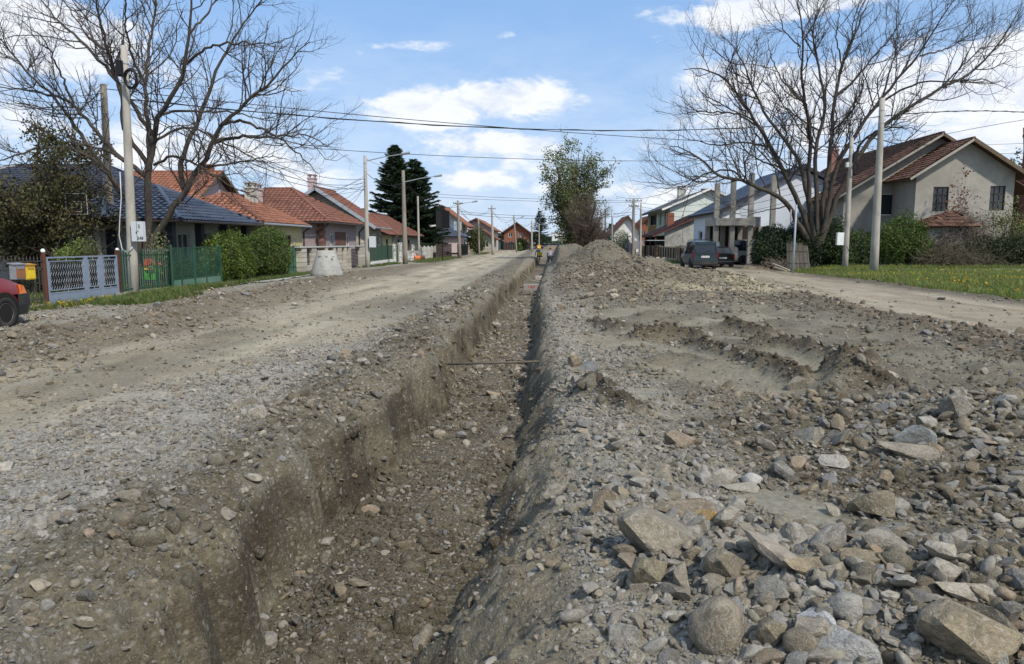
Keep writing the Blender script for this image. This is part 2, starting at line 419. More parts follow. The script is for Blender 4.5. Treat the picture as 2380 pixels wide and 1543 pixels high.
def height(X, Y):
    X = np.asarray(X, dtype=np.float64); Y = np.asarray(Y, dtype=np.float64)
    Z = zones(X, Y); f1 = in_trench_fade(Y)
    z = .035 * fbm(X, Y, .35, 3, 1)
    bx = bank_x(Y)
    fade = 1 - sstep(35, 60, Y)
    z = z + (.20 * (1 - sstep(-.45, .35, X - bx)) + .06 * Z['bank'] * ridged(X, Y, 1.3, 3, 9)) * fade - .17 * (1 - sstep(-12.4, -10.2, X)) * fade
    # wheel ruts of the dirt carriageway
    road = sstep(-7.4, -6.6, X) * (1 - sstep(-3.6, -3.0, X))
    rut = -gau(X + 5.4 + .4 * noise2(Y * .1, Y * 0, 2), Y * 0, 0, 0, .22, 1) - gau(X + 6.8 + .4 * noise2(Y * .1, Y * 0, 2), Y * 0, 0, 0, .22, 1) + .5 * gau(X + 6.1, Y * 0, 0, 0, .3, 1)
    z = z + road * (.045 * rut + .02 * fbm(X, Y, 1.1, 4, 22) + .006 * fbm(X, Y, 7, 3, 23))
    z = z + .028 * (1 - road) * fbm(X, Y, 1.2, 4, 24) * (1 - Z['side'])
    # clods on the rough ground
    rough = np.clip(.95 * Z['shoulder'] + 1.0 * Z['bank'] + .5 * Z['rimR'] + 1.0 * Z['berm'] + 1.1 * Z['edge'] + .7 * Z['heap'] + .12, 0, 1.2)
    rr = sstep(.8, 1.6, X) * (1 - sstep(7.4, 8.4, X)) * (1 - Z['mud'] * .65)
    rough = np.maximum(rough, .75 * rr) * (1 - .9 * Z['trough']) * (1 - Z['puddle']) * (1 - .9 * Z['side'] * (1 - Z['berm'])) * (1 - .8 * road)
    z = z + rough * (.042 * fbm(X, Y, 3.6, 4, 41) + .026 * ridged(X, Y, 8.0, 3, 42) + .011 * ridged(X, Y, 19.0, 2, 43))
    # diagonal wheel ridges in the mud
    q = (X * .62 + Y * .34) + .5 * fbm(X, Y, .45, 2, 61)
    z = z + Z['mud'] * (.085 * (sstep(.2, .9, np.abs(((q * .8) % 1) * 2 - 1)) - .5) + .05 * ridged(X, Y, 1.5, 3, 62) * sstep(0, .3, fbm(X, Y, .6, 2, 63)))
    z = z + .16 * gau(X, Y, 2.0, 13.2, .38, .28) * (1 + .6 * ridged(X, Y, 5, 2, 3)) + .13 * gau(X, Y, 3.9, 8.9, .8, .22, .9) * (1 + .5 * ridged(X, Y, 5, 2, 3)) + .12 * gau(X, Y, 3.4, 8.2, .7, .16, 1.0)
    z = z + .15 * Z['ridge'] * (1 + .7 * ridged(X, Y, 3.5, 3, 64)) - .04 * Z['trough']
    # stony heaps next to the camera and the ridge on the right
    z = z + .26 * gau(X, Y, 1.6, 3.1, .75, .5) + .24 * gau(X, Y, 3.0, 2.7, .7, .5) + .30 * gau(X, Y, 4.2, 6.3, .9, .75, -.5) + .16 * gau(X, Y, 5.2, 5.0, .8, .8) + .10 * gau(X, Y, .72, 4.2, .22, .8, .1)
    z = z + .13 * Z['berm'] * (1 + .8 * fbm(X, Y, 1.2, 3, 71)) + .07 * Z['edge'] * (1 + fbm(X, Y, 1.5, 3, 72))
    z = z * (1 - .85 * Z['puddle']) - .01 * Z['puddle']
    z = z + .16 * sstep(.2, 6, X - verge_edge(Y)) * (1 - sstep(60, 80, Y))
    z = z + heap_z(X, Y)
    # the trench
    xl = trench_left(Y); xr = trench_right(Y)
    u = X - xl; v = X - xr
    ln = 1 - sstep(5.5, 9, Y)
    hum = .11 * (1 + .6 * noise2(Y * .7, Y * 0 + 4, 77) * 2)
    zl_top = hum * gau(u + .85, Y * 0, 0, 0, .34, 1)
    lip = .20 + .22 * noise2(Y * 1.1, Y * 0 + 3, 78)
    s1 = sstep(-.75, -.08, u)
    chunk = .060 * fbm(X, Y, 3.0, 4, 81) + .035 * ridged(X, Y, 7, 3, 82)
    up_ = u + .11 * fbm(X * .3, Y, 1.7, 3, 181) + .045 * ridged(X * .5, Y, 4.0, 2, 182)
    vert = np.clip(.98 + 1.8 * noise2(Y * .8, Y * 0 + 6, 183), 0, 1)          # cut clean in places, slumped in others
    sA = np.interp(up_, [-.52, -.36, -.24, -.13, -.05, .03], [0, .06, .28, .48, .68, 1]); sB = np.interp(up_, [-.30, -.13, -.09, -.05, -.01, .03], [0, .07, .22, .50, .80, 1])
    sw = sA * (1 - vert) + sB * vert
    zL = (z + zl_top + chunk * np.clip(s1 * 3, 0, 1) * (1 - .7 * sw)) * (1 - sw) - .75 * sw
    wR = np.interp(Y, [1, 4, 7, 12, 100], [1.0, .95, .70, .45, .40])
    r1 = np.clip(v / wR, 0, 1)
    prof = np.interp(np.clip(r1 + .12 * fbm(X, Y, 1.6, 3, 83) * (r1 > 0), 0, 1), [0, .10, .28, .45, .62, .82, 1], [0, .20, .42, .62, .84, .93, 1.0]) * (1 - (.25 + .6 * noise2(Y * 1.2, Y * 0 + 8, 184)) * np.clip(1 - r1 / .3, 0, 1) * (.4 + .6 * ln))
    zR = -.75 + (z + .75 + .05 * gau(v - wR, Y * 0, 0, 0, .25, 1)) * prof + chunk * 1.2 * np.sin(np.clip(r1, 0, 1) * np.pi)
    floor = -.75 + .05 * fbm(X, Y, 1.4, 3, 85) + .022 * ridged(X, Y, 5.5, 3, 86) + .010 * ridged(X, Y, 14, 2, 87) + .13 * gau(X, Y, -1.15, 4.3, .30, .8) + .10 * gau(X, Y, -.95, 6.3, .28, .5)
    mid = (xl + xr) / 2
    zt = np.where(X < mid, np.where(u > .05, floor, zL), np.where(v < 0, floor, zR))
    zt = np.where((X < mid), np.maximum(zL, floor * sstep(-.10, .02, u) + zL * (1 - sstep(-.10, .02, u))), zt)
    inz = (u > -1.8) & (v < wR + .9)
    blend = np.where(inz, f1, 0)
    zR_mask = (X > mid)
    zt = np.where(zR_mask & (v > wR), z + .05 * gau(v - wR, Y * 0, 0, 0, .25, 1) * sstep(.9, .3, v - wR), zt)
    zt = np.where((~zR_mask) & (u < -.75), z + zl_top, zt)
    return z * (1 - blend) + zt * blend
def soil_colour(X, Y, Zh):
    Zn = zones(X, Y); near_r = 1 - sstep(26, 40, Y)
    col = np.ones(X.shape + (3,)) * np.array([.205, .185, .145])
    grav = np.full(X.shape, .55); wet = np.zeros(X.shape)
    def put(wgt, c, g=None, wtv=None):
        nonlocal col, grav, wet
        wgt = np.clip(wgt, 0, 1)[..., None]
        col = col * (1 - wgt) + np.array(c) * wgt
        if g is not None: grav = grav * (1 - wgt[..., 0]) + g * wgt[..., 0]
        if wtv is not None: wet = wet * (1 - wgt[..., 0]) + wtv * wgt[..., 0]
    put(((X < -3) & (X > -8.5)) * 1.0, (.300, .278, .230), .45)
    str_ = sstep(-.05, .35, fbm(X * 1.0, Y * .22, .9, 4, 101)); put(str_ * ((X < -2.6) & (X > -8.6)), (.185, .170, .130), .30)
    str2 = sstep(.02, .40, fbm(X * 1.3, Y * .16, .8, 4, 102)); put(str2 * ((X < -2.6) & (X > -8.6)) * .9, (.315, .290, .235), .30)
    for xx, ww in ((-4.5, .40), (-6.7, .50), (-5.6, .22)): put(gau(X - xx - .5 * noise2(Y * .13, Y * 0 + xx, 7), Y * 0, 0, 0, ww, 1) * .9 * sstep(-.25, .15, fbm(X, Y * .4, .8, 3, 44)), (.400, .372, .310), .10)
    put(gau(X, Y, -3.6, 20, 1.5, 2.6) + .8 * gau(X, Y, -5.5, 9.6, .5, 2.2), (.135, .122, .092), .2, .3)
    put(Zn['gravL'], (.315, .308, .290), 1.0)
    put(Zn['shoulder'], (.105, .094, .070), .5)
    sp = sstep(.0, .3, fbm(X, Y, 1.3, 3, 103)); put(sp * Zn['shoulder'] * .7, (.180, .172, .152), 1.0)
    put(Zn['bank'] * .9, (.120, .097, .070), .75)
    put(Zn['walk'], (.245, .232, .200), .9)
    right = sstep(.1, .5, X) * (1 - Zn['side'])
    put(right, (.112, .098, .070), .75)
    put(sstep(-.02, .18, fbm(X, Y, .9, 4, 104)) * right * .9, (.078, .064, .043), .5)
    put(sstep(.08, .25, fbm(X, Y, .7, 4, 114)) * right * .7, (.175, .163, .132), .8)
    put(Zn['rimR'], (.265, .252, .220), 1.0)
    put(Zn['mud'] * .85, (.115, .102, .075), .45, .2)
    put(Zn['mud'] * sstep(.02, .25, fbm(X, Y, .7, 3, 105)), (.195, .182, .148), .1, .35)
    put(Zn['mud'] * sstep(.06, .03, Zh) * .5, (.15, .138, .105), .2, .5)
    put(Zn['ridge'] * 1.2, (.070, .058, .040), .2)
    put(Zn['trough'], (.215, .202, .165), .04, .35)
    put(Zn['puddle'], (.200, .190, .160), .02, .9)
    put(Zn['side'], (.285, .255, .208), .35)
    put(Zn['side'] * sstep(.0, .4, fbm(X * 1.2, Y * .2, .8, 4, 106)), (.225, .196, .152), .35)
    put(Zn['side'] * sstep(.05, .4, fbm(X * 1.4, Y * .2, .9, 4, 107)) * .8, (.350, .320, .265), .3)
    put(Zn['berm'], (.120, .098, .070), .55)
    put(Zn['edge'], (.085, .072, .052), .4)
    put(Zn['meadow'], (.080, .115, .035), .0)
    put(Zn['lane'], (.36, .34, .30), .3)
    put(Zn['yard'], (.070, .080, .035), .2)
    hz = Zn['heap']
    put(hz, (.130, .112, .082), .95)
    put(hz * gau(X, Y, 3.3, 40.5, 2.2, 4.5) * 1.3, (.125, .117, .090), .35)
    put(gau(X, Y, 6.2, 24.0, 1.7, .7) + gau(X, Y, 7.6, 27, .8, 2), (.40, .37, .27), .6)
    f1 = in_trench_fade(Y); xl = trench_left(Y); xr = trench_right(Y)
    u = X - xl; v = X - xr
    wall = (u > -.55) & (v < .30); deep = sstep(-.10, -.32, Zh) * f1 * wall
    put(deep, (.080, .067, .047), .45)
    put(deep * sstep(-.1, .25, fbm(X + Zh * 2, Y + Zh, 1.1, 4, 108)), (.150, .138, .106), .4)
    fl = sstep(0, .05, u) * sstep(0.05, 0, v) * f1
    put(fl * .9, (.098, .084, .059), .6)
    put(fl * sstep(9, 13, Y) * .8, (.130, .106, .075), .8)
    put(fl * sstep(.05, .3, fbm(X, Y, 1.3, 3, 109)) * .8, (.080, .066, .046), .5)
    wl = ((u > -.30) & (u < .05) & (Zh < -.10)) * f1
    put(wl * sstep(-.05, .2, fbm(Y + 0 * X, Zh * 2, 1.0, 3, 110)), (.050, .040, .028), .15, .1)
    put(((v > -.04) & (v < .10)) * f1 * .7, (.110, .092, .066), .6)
    sm = ((v > .16) & (v < .8)) * f1 * sstep(.0, .2, fbm(X, Y, .8, 3, 111))
    put(sm * .6, (.185, .172, .140), .5)
    left_soft = gau(u + .45, Y * 0, 0, 0, .3, 1) * f1 * sstep(.0, .3, fbm(X, Y, .7, 3, 112))
    put(left_soft * .6, (.165, .152, .120), .6)
    return col * np.array([1.03, 1.0, .88]) * .93, grav, wet

def axis(segs):
    out = []
    for a, b, s0, s1 in segs:
        x = a; 
        while x < b:
            out.append(x); t = (x - a) / (b - a); x += s0 + (s1 - s0) * t
    out.append(segs[-1][1]); return np.array(out)
xs_r = axis([(-2.2, .9, .024, .024), (.9, 6.5, .032, .034), (6.5, 9.2, .045, .06), (9.2, 16, .09, .2), (16, 40, .25, .9), (40, 420, 2, 30)])
xs_l = -axis([(2.2, 5, .032, .038), (5, 10.5, .05, .06), (10.5, 16, .10, .2), (16, 40, .3, 1), (40, 420, 2, 30)])[::-1][:-1]
xs = np.unique(np.round(np.concatenate([xs_l, xs_r]), 4))
ys = axis([(-30, 1.3, 2.0, .5), (1.3, 2.2, .08, .04), (2.2, 7, .026, .034), (7, 14, .036, .075), (14, 45, .08, .35), (45, 110, .4, 1.2), (110, 700, 2, 40)])
XX, YY = np.meshgrid(xs, ys)
ZZ = height(XX, YY)
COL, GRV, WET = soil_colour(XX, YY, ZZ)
nx, ny = len(xs), len(ys)
print('GRID', nx, ny, nx * ny)
soil = ground_material()
idx = np.arange(nx * ny).reshape(ny, nx)
quads = np.stack([idx[:-1, :-1], idx[:-1, 1:], idx[1:, 1:], idx[1:, :-1]], -1).reshape(-1, 4)
cx = .5 * (XX[:-1, :-1] + XX[1:, 1:]).ravel(); cy = .5 * (YY[:-1, :-1] + YY[1:, 1:]).ravel()
V = np.stack([XX.ravel(), YY.ravel(), ZZ.ravel()], -1)
zone = np.zeros(len(cx), dtype=int)
tl, tr = trench_left(cy), trench_right(cy)
zone[(cx > bank_x(cy) + .2) & (cx < tl - .75)] = 1
zone[(cx >= tl - .75) & (cx < tr + .5) & (cy > .4) & (cy < 95)] = 2
zone[(cx > side_edge(cy)) & (cx < verge_edge(cy))] = 3
hh = heap_z(cx, cy); zone[(hh > .12) & (zone != 2) & (zone != 3)] = 4
zone[(cx > 19.5) & (cy > 40) & (cy < 43.2) & (zone == 0)] = 5
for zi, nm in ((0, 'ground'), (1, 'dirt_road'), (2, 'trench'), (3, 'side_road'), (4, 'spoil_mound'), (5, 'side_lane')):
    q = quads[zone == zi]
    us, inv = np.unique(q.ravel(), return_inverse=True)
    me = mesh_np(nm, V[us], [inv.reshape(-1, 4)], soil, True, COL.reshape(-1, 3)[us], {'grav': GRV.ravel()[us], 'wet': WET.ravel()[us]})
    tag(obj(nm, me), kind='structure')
H = lambda x, y: float(height(np.array([x]), np.array([y]))[0])
# ------------------------------------------------------------------ stones and clods
def hit(px, py, dmax=120.0):
    d = ray(px, py); ts = np.exp(np.linspace(math.log(1.2), math.log(dmax), 900))
    P = np.array(CAM)[None] + ts[:, None] * np.array(d)[None]
    h_ = height(P[:, 0], P[:, 1]); k = np.argmax(P[:, 2] < h_)
    return Vector((P[k, 0], P[k, 1], h_[k])), ts[k]
def stone_mesh(seed, kind, sub=2):
    r = random.Random(seed); bm = bmesh.new(); bmesh.ops.create_icosphere(bm, subdivisions=sub, radius=.5)
    off = Vector((r.uniform(0, 50), r.uniform(0, 50), r.uniform(0, 50)))
    from mathutils import noise as mn
    if kind == 'angular':
        for v in bm.verts: v.co *= 1.25
        for _ in range(r.randint(7, 10)):
            n = Vector((r.gauss(0, 1), r.gauss(0, 1), r.gauss(0, 1))).normalized(); d = r.uniform(.22, .42)
            for v in bm.verts:
                k = v.co.dot(n) - d
                if k > 0: v.co -= n * k
        for v in bm.verts: v.co *= 1 + .05 * mn.noise(v.co * 5 + off)
    elif kind == 'clod':
        for v in bm.verts: v.co *= 1 + .50 * mn.noise(v.co * 3.0 + off) + .45 * mn.noise(v.co * 8 + off)
    else:
        for v in bm.verts: v.co *= 1 + .28 * mn.noise(v.co * 1.6 + off) + .08 * mn.noise(v.co * 5 + off)
    for v in bm.verts:
        v.co.x *= {'angular': 1.2}.get(kind, 1.12); v.co.z *= {'angular': .72, 'round': .74, 'clod': .8}[kind] * (1.12 if kind == 'angular' else 1)
    me = bpy.data.meshes.new('stone_shape'); bm.to_mesh(me); bm.free()
    if kind != 'angular': me.polygons.foreach_set('use_smooth', [True] * len(me.polygons))
    return me
def stone_material(name, src, rough=.9):
    m = bpy.data.materials.new(name); m.use_nodes = True
    t = NT(m.node_tree); b = t.n['Principled BSDF']; tc = t.new('ShaderNodeTexCoord')
    if src == 'inst':
        a = t.new('ShaderNodeAttribute'); a.attribute_type = 'INSTANCER'; a.attribute_name = 'tint'; base = a.outputs['Color']
    else:
        base = t.new('ShaderNodeObjectInfo').outputs['Color']
    oi = t.new('ShaderNodeObjectInfo')
    off = t.new('ShaderNodeVectorMath', operation='ADD'); t.link(tc.outputs['Object'], off.inputs[0])
    cx_ = t.new('ShaderNodeCombineXYZ')
    for i in range(3): t.link(t.math('MULTIPLY', oi.outputs['Random'], 40.0 + i * 9), cx_.inputs[i])
    t.link(cx_.outputs[0], off.inputs[1]); vec = off.outputs[0]
    n = t.noise(vec, 2.2, 6, .65, .4); n2 = t.noise(vec, 14, 4, .7)
    f = t.math('MULTIPLY', t.maprange(n.outputs[0], .3, .7, .70, 1.30, False), t.maprange(n2.outputs[0], .3, .7, .72, 1.28, False))
    h = t.new('ShaderNodeCombineColor')
    for i in range(3): t.link(f, h.inputs[i])
    c = t.mix(1.0, base, h.outputs[0], 'MULTIPLY')
    n4 = t.noise(vec, 1.1, 5, .7, .8)
    c = t.mix(t.maprange(n4.outputs[0], .50, .64, 0, .75), c, (.125, .108, .078, 1))     # dried mud stuck to the stone
    vein = t.noise(vec, 3.0, 3, .6, 1.5)
    vk = t.maprange(t.math('ABSOLUTE', t.math('SUBTRACT', vein.outputs[0], .5)), .0, .022, .45, 0)
    c = t.mix(vk, c, (.42, .41, .38, 1))
    t.link(c, b.inputs['Base Color']); b.inputs['Roughness'].default_value = rough; b.inputs['Specular IOR Level'].default_value = .25
    bp = t.new('ShaderNodeBump'); bp.inputs['Strength'].default_value = .55; bp.inputs['Distance'].default_value = .06
    t.link(t.math('ADD', n2.outputs[0], n.outputs[0]), bp.inputs['Height']); t.link(bp.outputs[0], b.inputs['Normal'])
    return m
m_inst = stone_material('gravel_stone', 'inst'); m_rock = stone_material('field_stone', 'obj')
def variants(kinds, sub, mat_, n):
    col_ = bpy.data.collections.new('stone_variants'); res = []
    for i in range(n):
        me = stone_mesh(100 + i * 7 + sub, kinds[i % len(kinds)], sub); me.materials.append(mat_)
        o = bpy.data.objects.new('%02d_shape' % i, me); col_.objects.link(o); res.append(me)
    return col_, res
col_small, _ = variants(['angular', 'angular', 'angular', 'angular', 'angular', 'round'], 1, m_inst, 12)
col_mid, _ = variants(['angular', 'angular', 'round', 'angular', 'angular', 'angular'], 2, m_inst, 12)
col_clod, _ = variants(['clod'], 2, m_inst, 6)

def scatter(name, P, rot, scl, tint, idx_, coll, label, cat=None):
    me = bpy.data.meshes.new(name); me.vertices.add(len(P)); me.vertices.foreach_set('co', np.asarray(P, dtype=np.float32).ravel())
    for nm, arr in (('rot', rot), ('scl', scl)):
        a = me.attributes.new(nm, 'FLOAT_VECTOR', 'POINT'); a.data.foreach_set('vector', np.asarray(arr, dtype=np.float32).ravel())
    a = me.attributes.new('tint', 'FLOAT_COLOR', 'POINT'); c4 = np.ones((len(P), 4), dtype=np.float32); c4[:, :3] = tint; a.data.foreach_set('color', c4.ravel())
    a = me.attributes.new('pick', 'INT', 'POINT'); a.data.foreach_set('value', np.asarray(idx_, dtype=np.int32))
    o = obj(name, me); tag(o, label, cat, kind='stuff')
    g = bpy.data.node_groups.new(name + '_nodes', 'GeometryNodeTree')
    g.interface.new_socket('Geometry', in_out='INPUT', socket_type='NodeSocketGeometry'); g.interface.new_socket('Geometry', in_out='OUTPUT', socket_type='NodeSocketGeometry')
    N = g.nodes; L = g.links
    gi = N.new('NodeGroupInput'); go = N.new('NodeGroupOutput'); ip = N.new('GeometryNodeInstanceOnPoints'); ci = N.new('GeometryNodeCollectionInfo')
    ci.inputs['Collection'].default_value = coll; ci.inputs['Separate Children'].default_value = True; ci.inputs['Reset Children'].default_value = True
    def na(nm, dt):
        q = N.new('GeometryNodeInputNamedAttribute'); q.data_type = dt; q.inputs[0].default_value = nm; return q.outputs[0]
    er = N.new('FunctionNodeEulerToRotation'); L.new(na('rot', 'FLOAT_VECTOR'), er.inputs[0])
    L.new(gi.outputs[0], ip.inputs['Points']); L.new(ci.outputs[0], ip.inputs['Instance']); ip.inputs['Pick Instance'].default_value = True
    L.new(na('pick', 'INT'), ip.inputs['Instance Index']); L.new(er.outputs[0], ip.inputs['Rotation']); L.new(na('scl', 'FLOAT_VECTOR'), ip.inputs['Scale'])
    L.new(ip.outputs[0], go.inputs[0])
    md = o.modifiers.new('scatter', 'NODES'); md.node_group = g
    return o
PAL = np.array([(.34, .333, .31), (.205, .215, .225), (.29, .245, .175), (.18, .152, .11), (.40, .38, .33), (.215, .195, .148), (.30, .24, .18), (.135, .14, .145)])
def stone_tint(n, bias, soilc):
    p = np.array(bias, dtype=float); p /= p.sum(); k = rng.choice(len(PAL), n, p=p)
    t = PAL[k] * rng.uniform(.75, 1.25, (n, 1)); d = rng.uniform(.0, .62, (n, 1)) ** 1.3
    return t * (1 - d) + soilc * 1.05 * d
HEAPN = lambda X, Y: np.clip(gau(X, Y, 1.6, 3.1, 1.0, .7) + gau(X, Y, 3.0, 2.7, 1.0, .7) + gau(X, Y, 4.3, 6.3, 1.3, 1.0, -.4) + gau(X, Y, 5.2, 5.0, 1.0, 1.0) + .25 * gau(X, Y, .9, 4.4, .5, .9) + .35 * gau(X, Y, 3.2, 4.0, 1.2, .8), 0, 1.3)
def density(X, Y, size):
    Zn = zones(X, Y); f1 = in_trench_fade(Y); xl = trench_left(Y); xr = trench_right(Y)
    big = sstep(.03, .08, size)
    clump = np.clip(.75 + 1.2 * fbm(X, Y, 1.1, 3, 140), .1, 1.6)
    d = np.full(X.shape, .16)
    L = lambda w, a, b: d * (1 - np.clip(w, 0, 1)) + (a * (1 - big) + b * big) * np.clip(w, 0, 1)
    d = L((X > -8.6) & (X < -2.8), .16, .015); d = L(Zn['gravL'], 1.25, .05); d = L(Zn['shoulder'], 1.0, .45); d = L(Zn['bank'], .6, .45); d = L(Zn['walk'], .75, .08)
    d = L(sstep(.1, .6, X) * (1 - Zn['side']), .58, .22); d = L(Zn['rimR'], 1.2, .20); d = L(Zn['mud'], .11, .07); d = L(Zn['side'], .05, .015)
    d = L(Zn['berm'], .35, .35); d = L(Zn['edge'], .2, .1); d = L(Zn['heap'], 1.1, 1.2)
    d = L(HEAPN(X, Y), .8, 2.1)
    fl = ((X > xl - .1) & (X < xr)) * f1
    d = L(fl, .42, .30); d = L(fl * sstep(9, 12, Y), .8, .6)
    d = L(((X > xl - .75) & (X < xl - .28)) * f1, .9, .5); d = L(((X >= xl - .28) & (X < xl + .04)) * f1, .22, .15)
    d = L(Zn['trough'], .06, .02); d = L(Zn['ridge'], .35, .25); d = L(Zn['puddle'], .01, .0); d = L(np.maximum(Zn['meadow'], np.maximum(Zn['yard'], Zn['lane'])), 0, 0)
    return d * clump
def sample(n_per_m2, size, dmax, dmin=1.6):
    a0, a1 = R(-43), R(39); area = .5 * (a1 - a0) * (dmax ** 2 - dmin ** 2); n = int(area * n_per_m2 * 1.25)
    a = rng.uniform(a0, a1, n); r = np.sqrt(rng.uniform(dmin ** 2, dmax ** 2, n)); X = r * np.sin(a); Y = r * np.cos(a)
    k = rng.uniform(0, 1.25, n) < density(X, Y, size); return X[k], Y[k]
PX, SC, SZ = [], [], []
for size, dn, dmax in ((.011, 1500, 5.4), (.018, 1000, 9.5), (.030, 330, 17), (.048, 85, 27), (.075, 20, 44)):
    X, Y = sample(dn, size, dmax); s = size * rng.lognormal(0, .28, len(X))
    fade = rng.uniform(0, 1, len(X)) < 1.15 - (np.hypot(X, Y) / dmax) ** 3; X, Y, s = X[fade], Y[fade], s[fade]
    PX.append(np.stack([X, Y], -1)); SC.append(s)
for size, n in ((.05, 26000), (.085, 7000)):        # extra rubble on the spoil mound and in the near heap
    X = rng.uniform(-.2, 9.5, n); Y = rng.uniform(18, 48, n); k = rng.uniform(0, 1, n) < np.clip(heap_z(X, Y) * 2.2, 0, 1) * np.where(Y > 36, .35, 1) * np.clip(.5 + 1.5 * fbm(X, Y, .6, 2, 77), .1, 1); PX.append(np.stack([X, Y], -1)[k]); SC.append(size * rng.lognormal(0, .3, k.sum()))
for size, n in ((.045, 5000), (.075, 2000), (.11, 480)):
    X = rng.uniform(.5, 6.2, n); Y = rng.uniform(2.3, 7.4, n); k = rng.uniform(0, 1, n) < HEAPN(X, Y) ** 1.4 * (1 - zones(X, Y)['puddle']); PX.append(np.stack([X, Y], -1)[k]); SC.append(size * rng.lognormal(0, .25, k.sum()))
# the first few hundred larger stones become objects of their own further down; candidates first
CX, CS = [], []
for size, dn, dmax in ((.115, 4.2, 34), (.17, 1.1, 30), (.24, .28, 22)):
    X, Y = sample(dn, size, dmax); s = size * rng.lognormal(0, .22, len(X)); k = ((Y > 3.0) | (X < .3)) & ((s < .17) | (X > .9) | (Y > 14)); CX.append(np.stack([X, Y], -1)[k]); CS.append(s[k])
CX = np.concatenate(CX); CS = np.concatenate(CS)
key = CS / np.hypot(CX[:, 0], CX[:, 1]); order = np.argsort(-key)
vis = (np.abs(np.degrees(np.arctan2(CX[order, 0], CX[order, 1])) + 2.3) < 36.5) & (np.hypot(CX[order, 0], CX[order, 1]) > 2.9); order_v = order[vis]
NBIG = 262
big_i = order_v[:NBIG]; rest = np.setdiff1d(order, big_i)
PX.append(CX[rest]); SC.append(CS[rest])
P2 = np.concatenate(PX); S = np.concatenate(SC)
Zg = height(P2[:, 0], P2[:, 1]); sc_, _, _ = soil_colour(P2[:, 0], P2[:, 1], Zg)
n = len(P2); print('STONES', n)
tint = stone_tint(n, (30, 14, 15, 12, 12, 14, 6, 6), sc_) * np.array([.91, .87, .81])
tint = tint * (1 - np.clip(heap_z(P2[:, 0], P2[:, 1]) * 4, 0, 1)[:, None] * np.array([.16, .20, .28]))
zz_ = zones(P2[:, 0], P2[:, 1]); wgt = np.clip(zz_['gravL'] + zz_['rimR'], 0, 1)[:, None] * (rng.random((n, 1)) < .7) * np.where(S < .034, .75, .25)[:, None]; tint = tint * (1 - wgt) + np.array([.37, .365, .345]) * rng.uniform(.6, 1.3, (n, 1)) * wgt
scl = S[:, None] * np.stack([rng.uniform(.8, 1.35, n), rng.uniform(.75, 1.15, n), rng.uniform(.6, 1.05, n)], -1)
rot = np.stack([rng.normal(0, .45, n), rng.normal(0, .45, n), rng.uniform(0, 6.28, n)], -1)
P3 = np.column_stack([P2, Zg + S * rng.uniform(-.05, .28, n)])
sm = S < .042
scatter('gravel', P3[sm], rot[sm], scl[sm], tint[sm], rng.integers(0, 12, sm.sum()), col_small, 'loose grey and tan gravel lying over the road, banks and trench')
scatter('loose_stones', P3[~sm], rot[~sm], scl[~sm], tint[~sm], rng.integers(0, 12, (~sm).sum()), col_mid, 'fist sized stones scattered over the dug-up ground')
# crumbs and clods of soil
def clod_density(X, Y):
    Zn = zones(X, Y); xl = trench_left(Y); xr = trench_right(Y)
    d = .10 + .55 * Zn['shoulder'] + .5 * Zn['bank'] + 1.2 * Zn['berm'] + 1.4 * Zn['edge'] + .5 * (X > .6) * (X < 8) * (1 - .8 * Zn['mud']) - .08 * (X > -8) * (X < -3) + .3 * HEAPN(X, Y) + .3 * Zn['mud'] * (fbm(X, Y, 1.5, 2, 9) > .1)
    d = np.where((X > xl) & (X < xr), 1.5, d); d = (d + 1.6 * Zn['ridge']) * (1 - Zn['puddle']) * (1 - Zn['trough']) * (1 - Zn['side'] * .9) * (1 - Zn['meadow']) * np.clip(.6 + 2 * fbm(X, Y, .8, 3, 150), 0, 1.6)
    return np.where(X < -12.5, 0, d)
PX, SC = [], []
for size, dn, dmax in ((.016, 520, 6.5), (.030, 170, 13), (.055, 36, 24), (.10, 3.5, 36)):
    a0, a1 = R(-43), R(39); n = int(.5 * (a1 - a0) * dmax ** 2 * dn); a = rng.uniform(a0, a1, n); r = np.sqrt(rng.uniform(2.6, dmax ** 2, n))
    X = r * np.sin(a); Y = r * np.cos(a); k = rng.uniform(0, 1.3, n) < clod_density(X, Y); PX.append(np.stack([X[k], Y[k]], -1)); SC.append(size * rng.lognormal(0, .3, k.sum()))
P2 = np.concatenate(PX); S = np.concatenate(SC); Zg = height(P2[:, 0], P2[:, 1]); sc_, _, _ = soil_colour(P2[:, 0], P2[:, 1], Zg); n = len(P2); print('CLODS', n)
scatter('soil_clods', np.column_stack([P2, Zg + S * .08]), rng.uniform(0, 6.28, (n, 3)), S[:, None] * rng.uniform(.7, 1.3, (n, 3)), sc_ * rng.uniform(.72, 1.08, (n, 1)), rng.integers(0, 6, n), col_clod, 'crumbs and clods of brown soil turned up by the digging')

